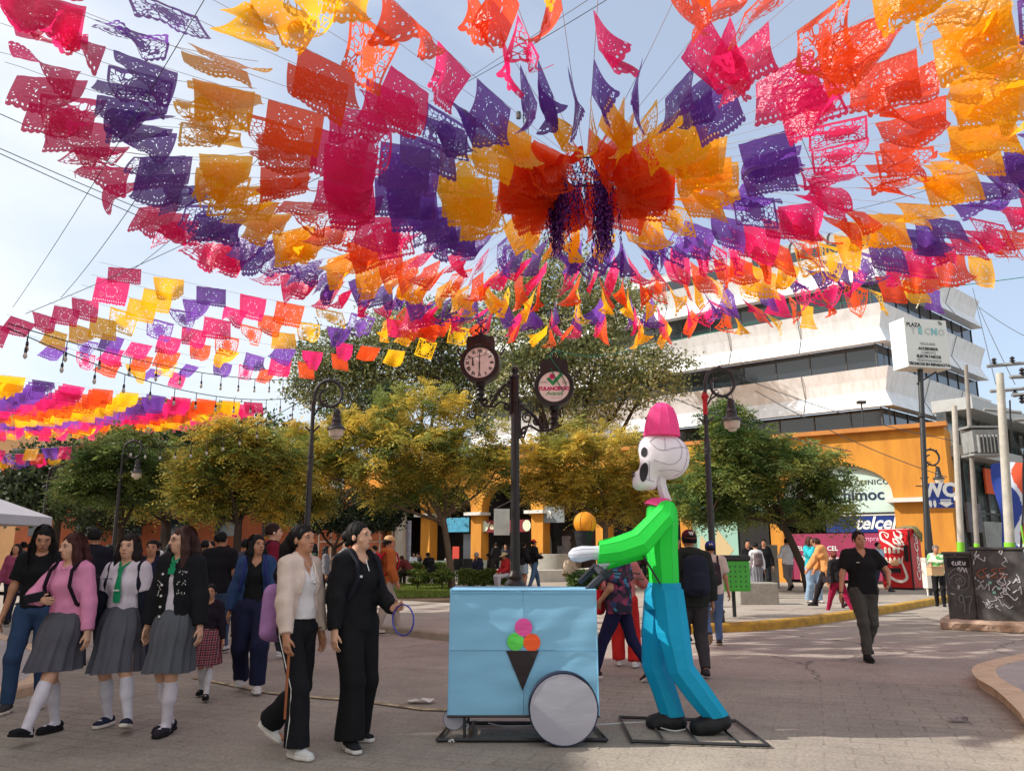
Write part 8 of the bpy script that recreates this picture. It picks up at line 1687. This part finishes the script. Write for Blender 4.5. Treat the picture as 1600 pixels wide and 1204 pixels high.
J = person(1117, 1008, 1.60, -4, 'boy in blue cap and white T-shirt with grey jeans walking away beside the skeleton', feet=[(-.12, -.24, .12, 0, -.7), (.10, .12)], hands=[(-.24, .0, .86), (.28, .02, .84)], top=dict(c=(206, 190, 178), sleeve='short', hem=.84, e=.032), bottom=PT((84, 106, 142), e=.014), shoes=dict(c=(44, 42, 46), sc=(150, 130, 110), sole=.02), hair=('short', HBK), hat=('cap_back', (44, 58, 138)), near=2); backpack(J, (54, 44, 48), 'dark backpack on the boy in the blue cap', w=.26, hgt=.4)
o = text('LA', .05, tuple(J['Hd'](0, -.115, 1.66)), 0, WHT, J['P'], bold=.003)
person(1062, 1000, 1.74, 176, 'man in black cap and white collar, just his face showing beside the skeleton\'s shoulder', feet=WALK, hands=HN, top=dict(c=(190, 186, 186), hem=.84), jacket=dict(c=(34, 32, 36), open=(.03, .06), e=.034), bottom=PT(BK), shoes=dict(c=BK), hair=('short', HBK), hat=('cap', (28, 26, 30)), near=2)
J = person(1471, 947, 1.50, 150, 'person in green patterned shirt and black trousers with a box beside the cabinets', feet=[(-.08, .05), (.1, -.1)], hands=[(-.02, .28, 1.02), (.1, .3, 1.0)], head=(20, -18), top=dict(m=floralmat('leafy_shirt', (196, 206, 186), [(80, 150, 80), (120, 180, 110), (210, 214, 196)], 14), sleeve='short', hem=.84, e=.03), bottom=PT((30, 28, 32)), shoes=dict(c=BK), hair=('short', (120, 110, 106)), near=1, z0=.1)
bx = world_of(J, (.05, .35, .98)); b = MB(); b.box((0, 0, .0), (.3, .25, .2)); b.box((0, 0, .11), (.32, .27, .02)); o = b.build('box', mat('cardboard', C(196, 160, 120), .8), None); o.location = bx; tag(o, 'tan cardboard box carried by the person in the green patterned shirt', 'box')
b = MB(); q = gx(1463, 930, .12); b.box((q.x - .1, q.y - .1, .8), (.5, .3, .9)); 
for x in (-.3, .1): b.tube([(q.x + x, q.y - .1, .12), (q.x + x, q.y - .1, .4)], .03, 6)
tag(b.build('vendor_cart', WHT), 'small white vendor cart under the person in the green patterned shirt', 'cart')
# --- seated people
SIT = [(-.10, .42, .0), (.12, .40, .0)]
def sitter(px, py, h, a, lab, top_, bot, hr, hat=None, lean=12, hands=None, feet=None, head=(0, -20), zs=.50, near=1, skin=SKIN):
    g = gx(px, py, Z1); person(px, py, h, a, lab, feet=[(f[0], f[1], 0) for f in (feet or SIT)], hands=hands or [(-.14, .34, .62), (.14, .34, .62)], lean=lean, head=head, pz=.54, top=top_, bottom=bot, shoes=dict(c=(60, 56, 58)), hair=hr, hat=hat, near=near, sit=True, z0=Z1, skin=skin)
sitter(641, 913, 1.70, 60, 'man in maroon T-shirt hunched forward on the ledge behind the hedge', dict(c=(116, 48, 50), sleeve='short', hem=.80, e=.03), PT((58, 50, 50), e=.02), ('short', HBR), lean=46, hands=[(-.14, .55, .5), (.14, .55, .52)])
sitter(674, 913, 1.70, 40, 'man in black T-shirt sitting with bent head on the ledge behind the hedge', dict(c=(26, 25, 28), sleeve='short', hem=.80, e=.03), PT((70, 46, 50), e=.02), ('short', HBK), lean=26, hands=[(-.14, .5, .55), (.14, .5, .55)])
sitter(623, 912, 1.15, 120, 'small child in denim sitting behind the hedge, left of the hunched man', dict(c=(110, 136, 160), hem=.8, e=.03), PT((70, 90, 130)), ('short', HBK), lean=6)
sitter(645, 900, 1.60, 200, 'woman in white blouse sitting on the planter between the two men', dict(c=(212, 214, 220), hem=.8, e=.03), PT((90, 120, 160)), ('long', HBK), lean=6, zs=.8)
sitter(657, 901, 1.60, 110, 'person in black sitting on the planter right of the woman in the white blouse', dict(c=(34, 32, 36), hem=.8, e=.03), PT((36, 34, 38)), ('short', HBK), lean=10)
sitter(556, 910, 1.58, 170, 'woman with long hair in a brown top sitting far back behind the woman in black', dict(c=(90, 70, 64), hem=.8, e=.03), PT((50, 48, 54)), ('long', HBR), lean=10)
sitter(750, 918, 1.66, 130, 'grey-haired elderly man in navy vest with red sleeves sitting behind the cart', dict(c=(44, 44, 66), hem=.8, e=.04), PT((48, 62, 96), e=.02), ('short', (176, 172, 172)), lean=14, skin=SKIN)
sitter(771, 918, 1.62, 110, 'woman in dark olive jacket sitting right of the elderly man', dict(c=(60, 54, 50), hem=.8, e=.04), PT((40, 38, 42)), ('long', HBK), lean=16)
sitter(793, 921, 1.62, 120, 'person in straw hat and red jacket sitting just left of the clock post', dict(c=(186, 44, 50), hem=.8, e=.04), PT((206, 200, 206), e=.02), ('short', HBK), ('straw', (206, 184, 140)), lean=10)
sitter(886, 917, 1.64, -30, 'person in beige jacket leaning forward on the white bench with a dark bag', dict(c=(200, 178, 154), hem=.8, e=.045), PT((110, 80, 64)), ('short', HBR), lean=34, hands=[(-.1, .5, .7), (.14, .5, .7)])
for k, (px, c, lab) in enumerate(((566, (90, 60, 70), 'seated figure in plum far back by the metal lattice'), (700, (150, 146, 140), 'seated figure in pale grey by the cafe shrub'))):
    sitter(px, 903, 1.5, 150 + 30 * k, lab, dict(c=c, hem=.8, e=.035), PT((50, 50, 58)), ('long', HBK), lean=8)
for (px, py, h, lab, a, c) in ((775, 905, 1.72, 'person in black seen in the shop entrance under the maroon sign', 20, (30, 28, 30)), (790, 904, 1.66, 'person in black and white in the shop entrance, nearer the clock post', 170, (46, 44, 50)), (1004, 915, 1.7, 'dark figure in the arcade shade behind the green sleeve', 160, (60, 40, 40))):
    person(px, py, h, a, lab, feet=[(-.1, .05), (.1, 0)], hands=HN, top=dict(c=c, hem=.84, e=.03), bottom=PT((34, 32, 36)), shoes=dict(c=BK), hair=('short', HBK), near=1, z0=Z1)
print('flags', NF, 'objects', len(S.objects), 'verts', sum(len(o.data.vertices) for o in S.objects if o.type == 'MESH'))
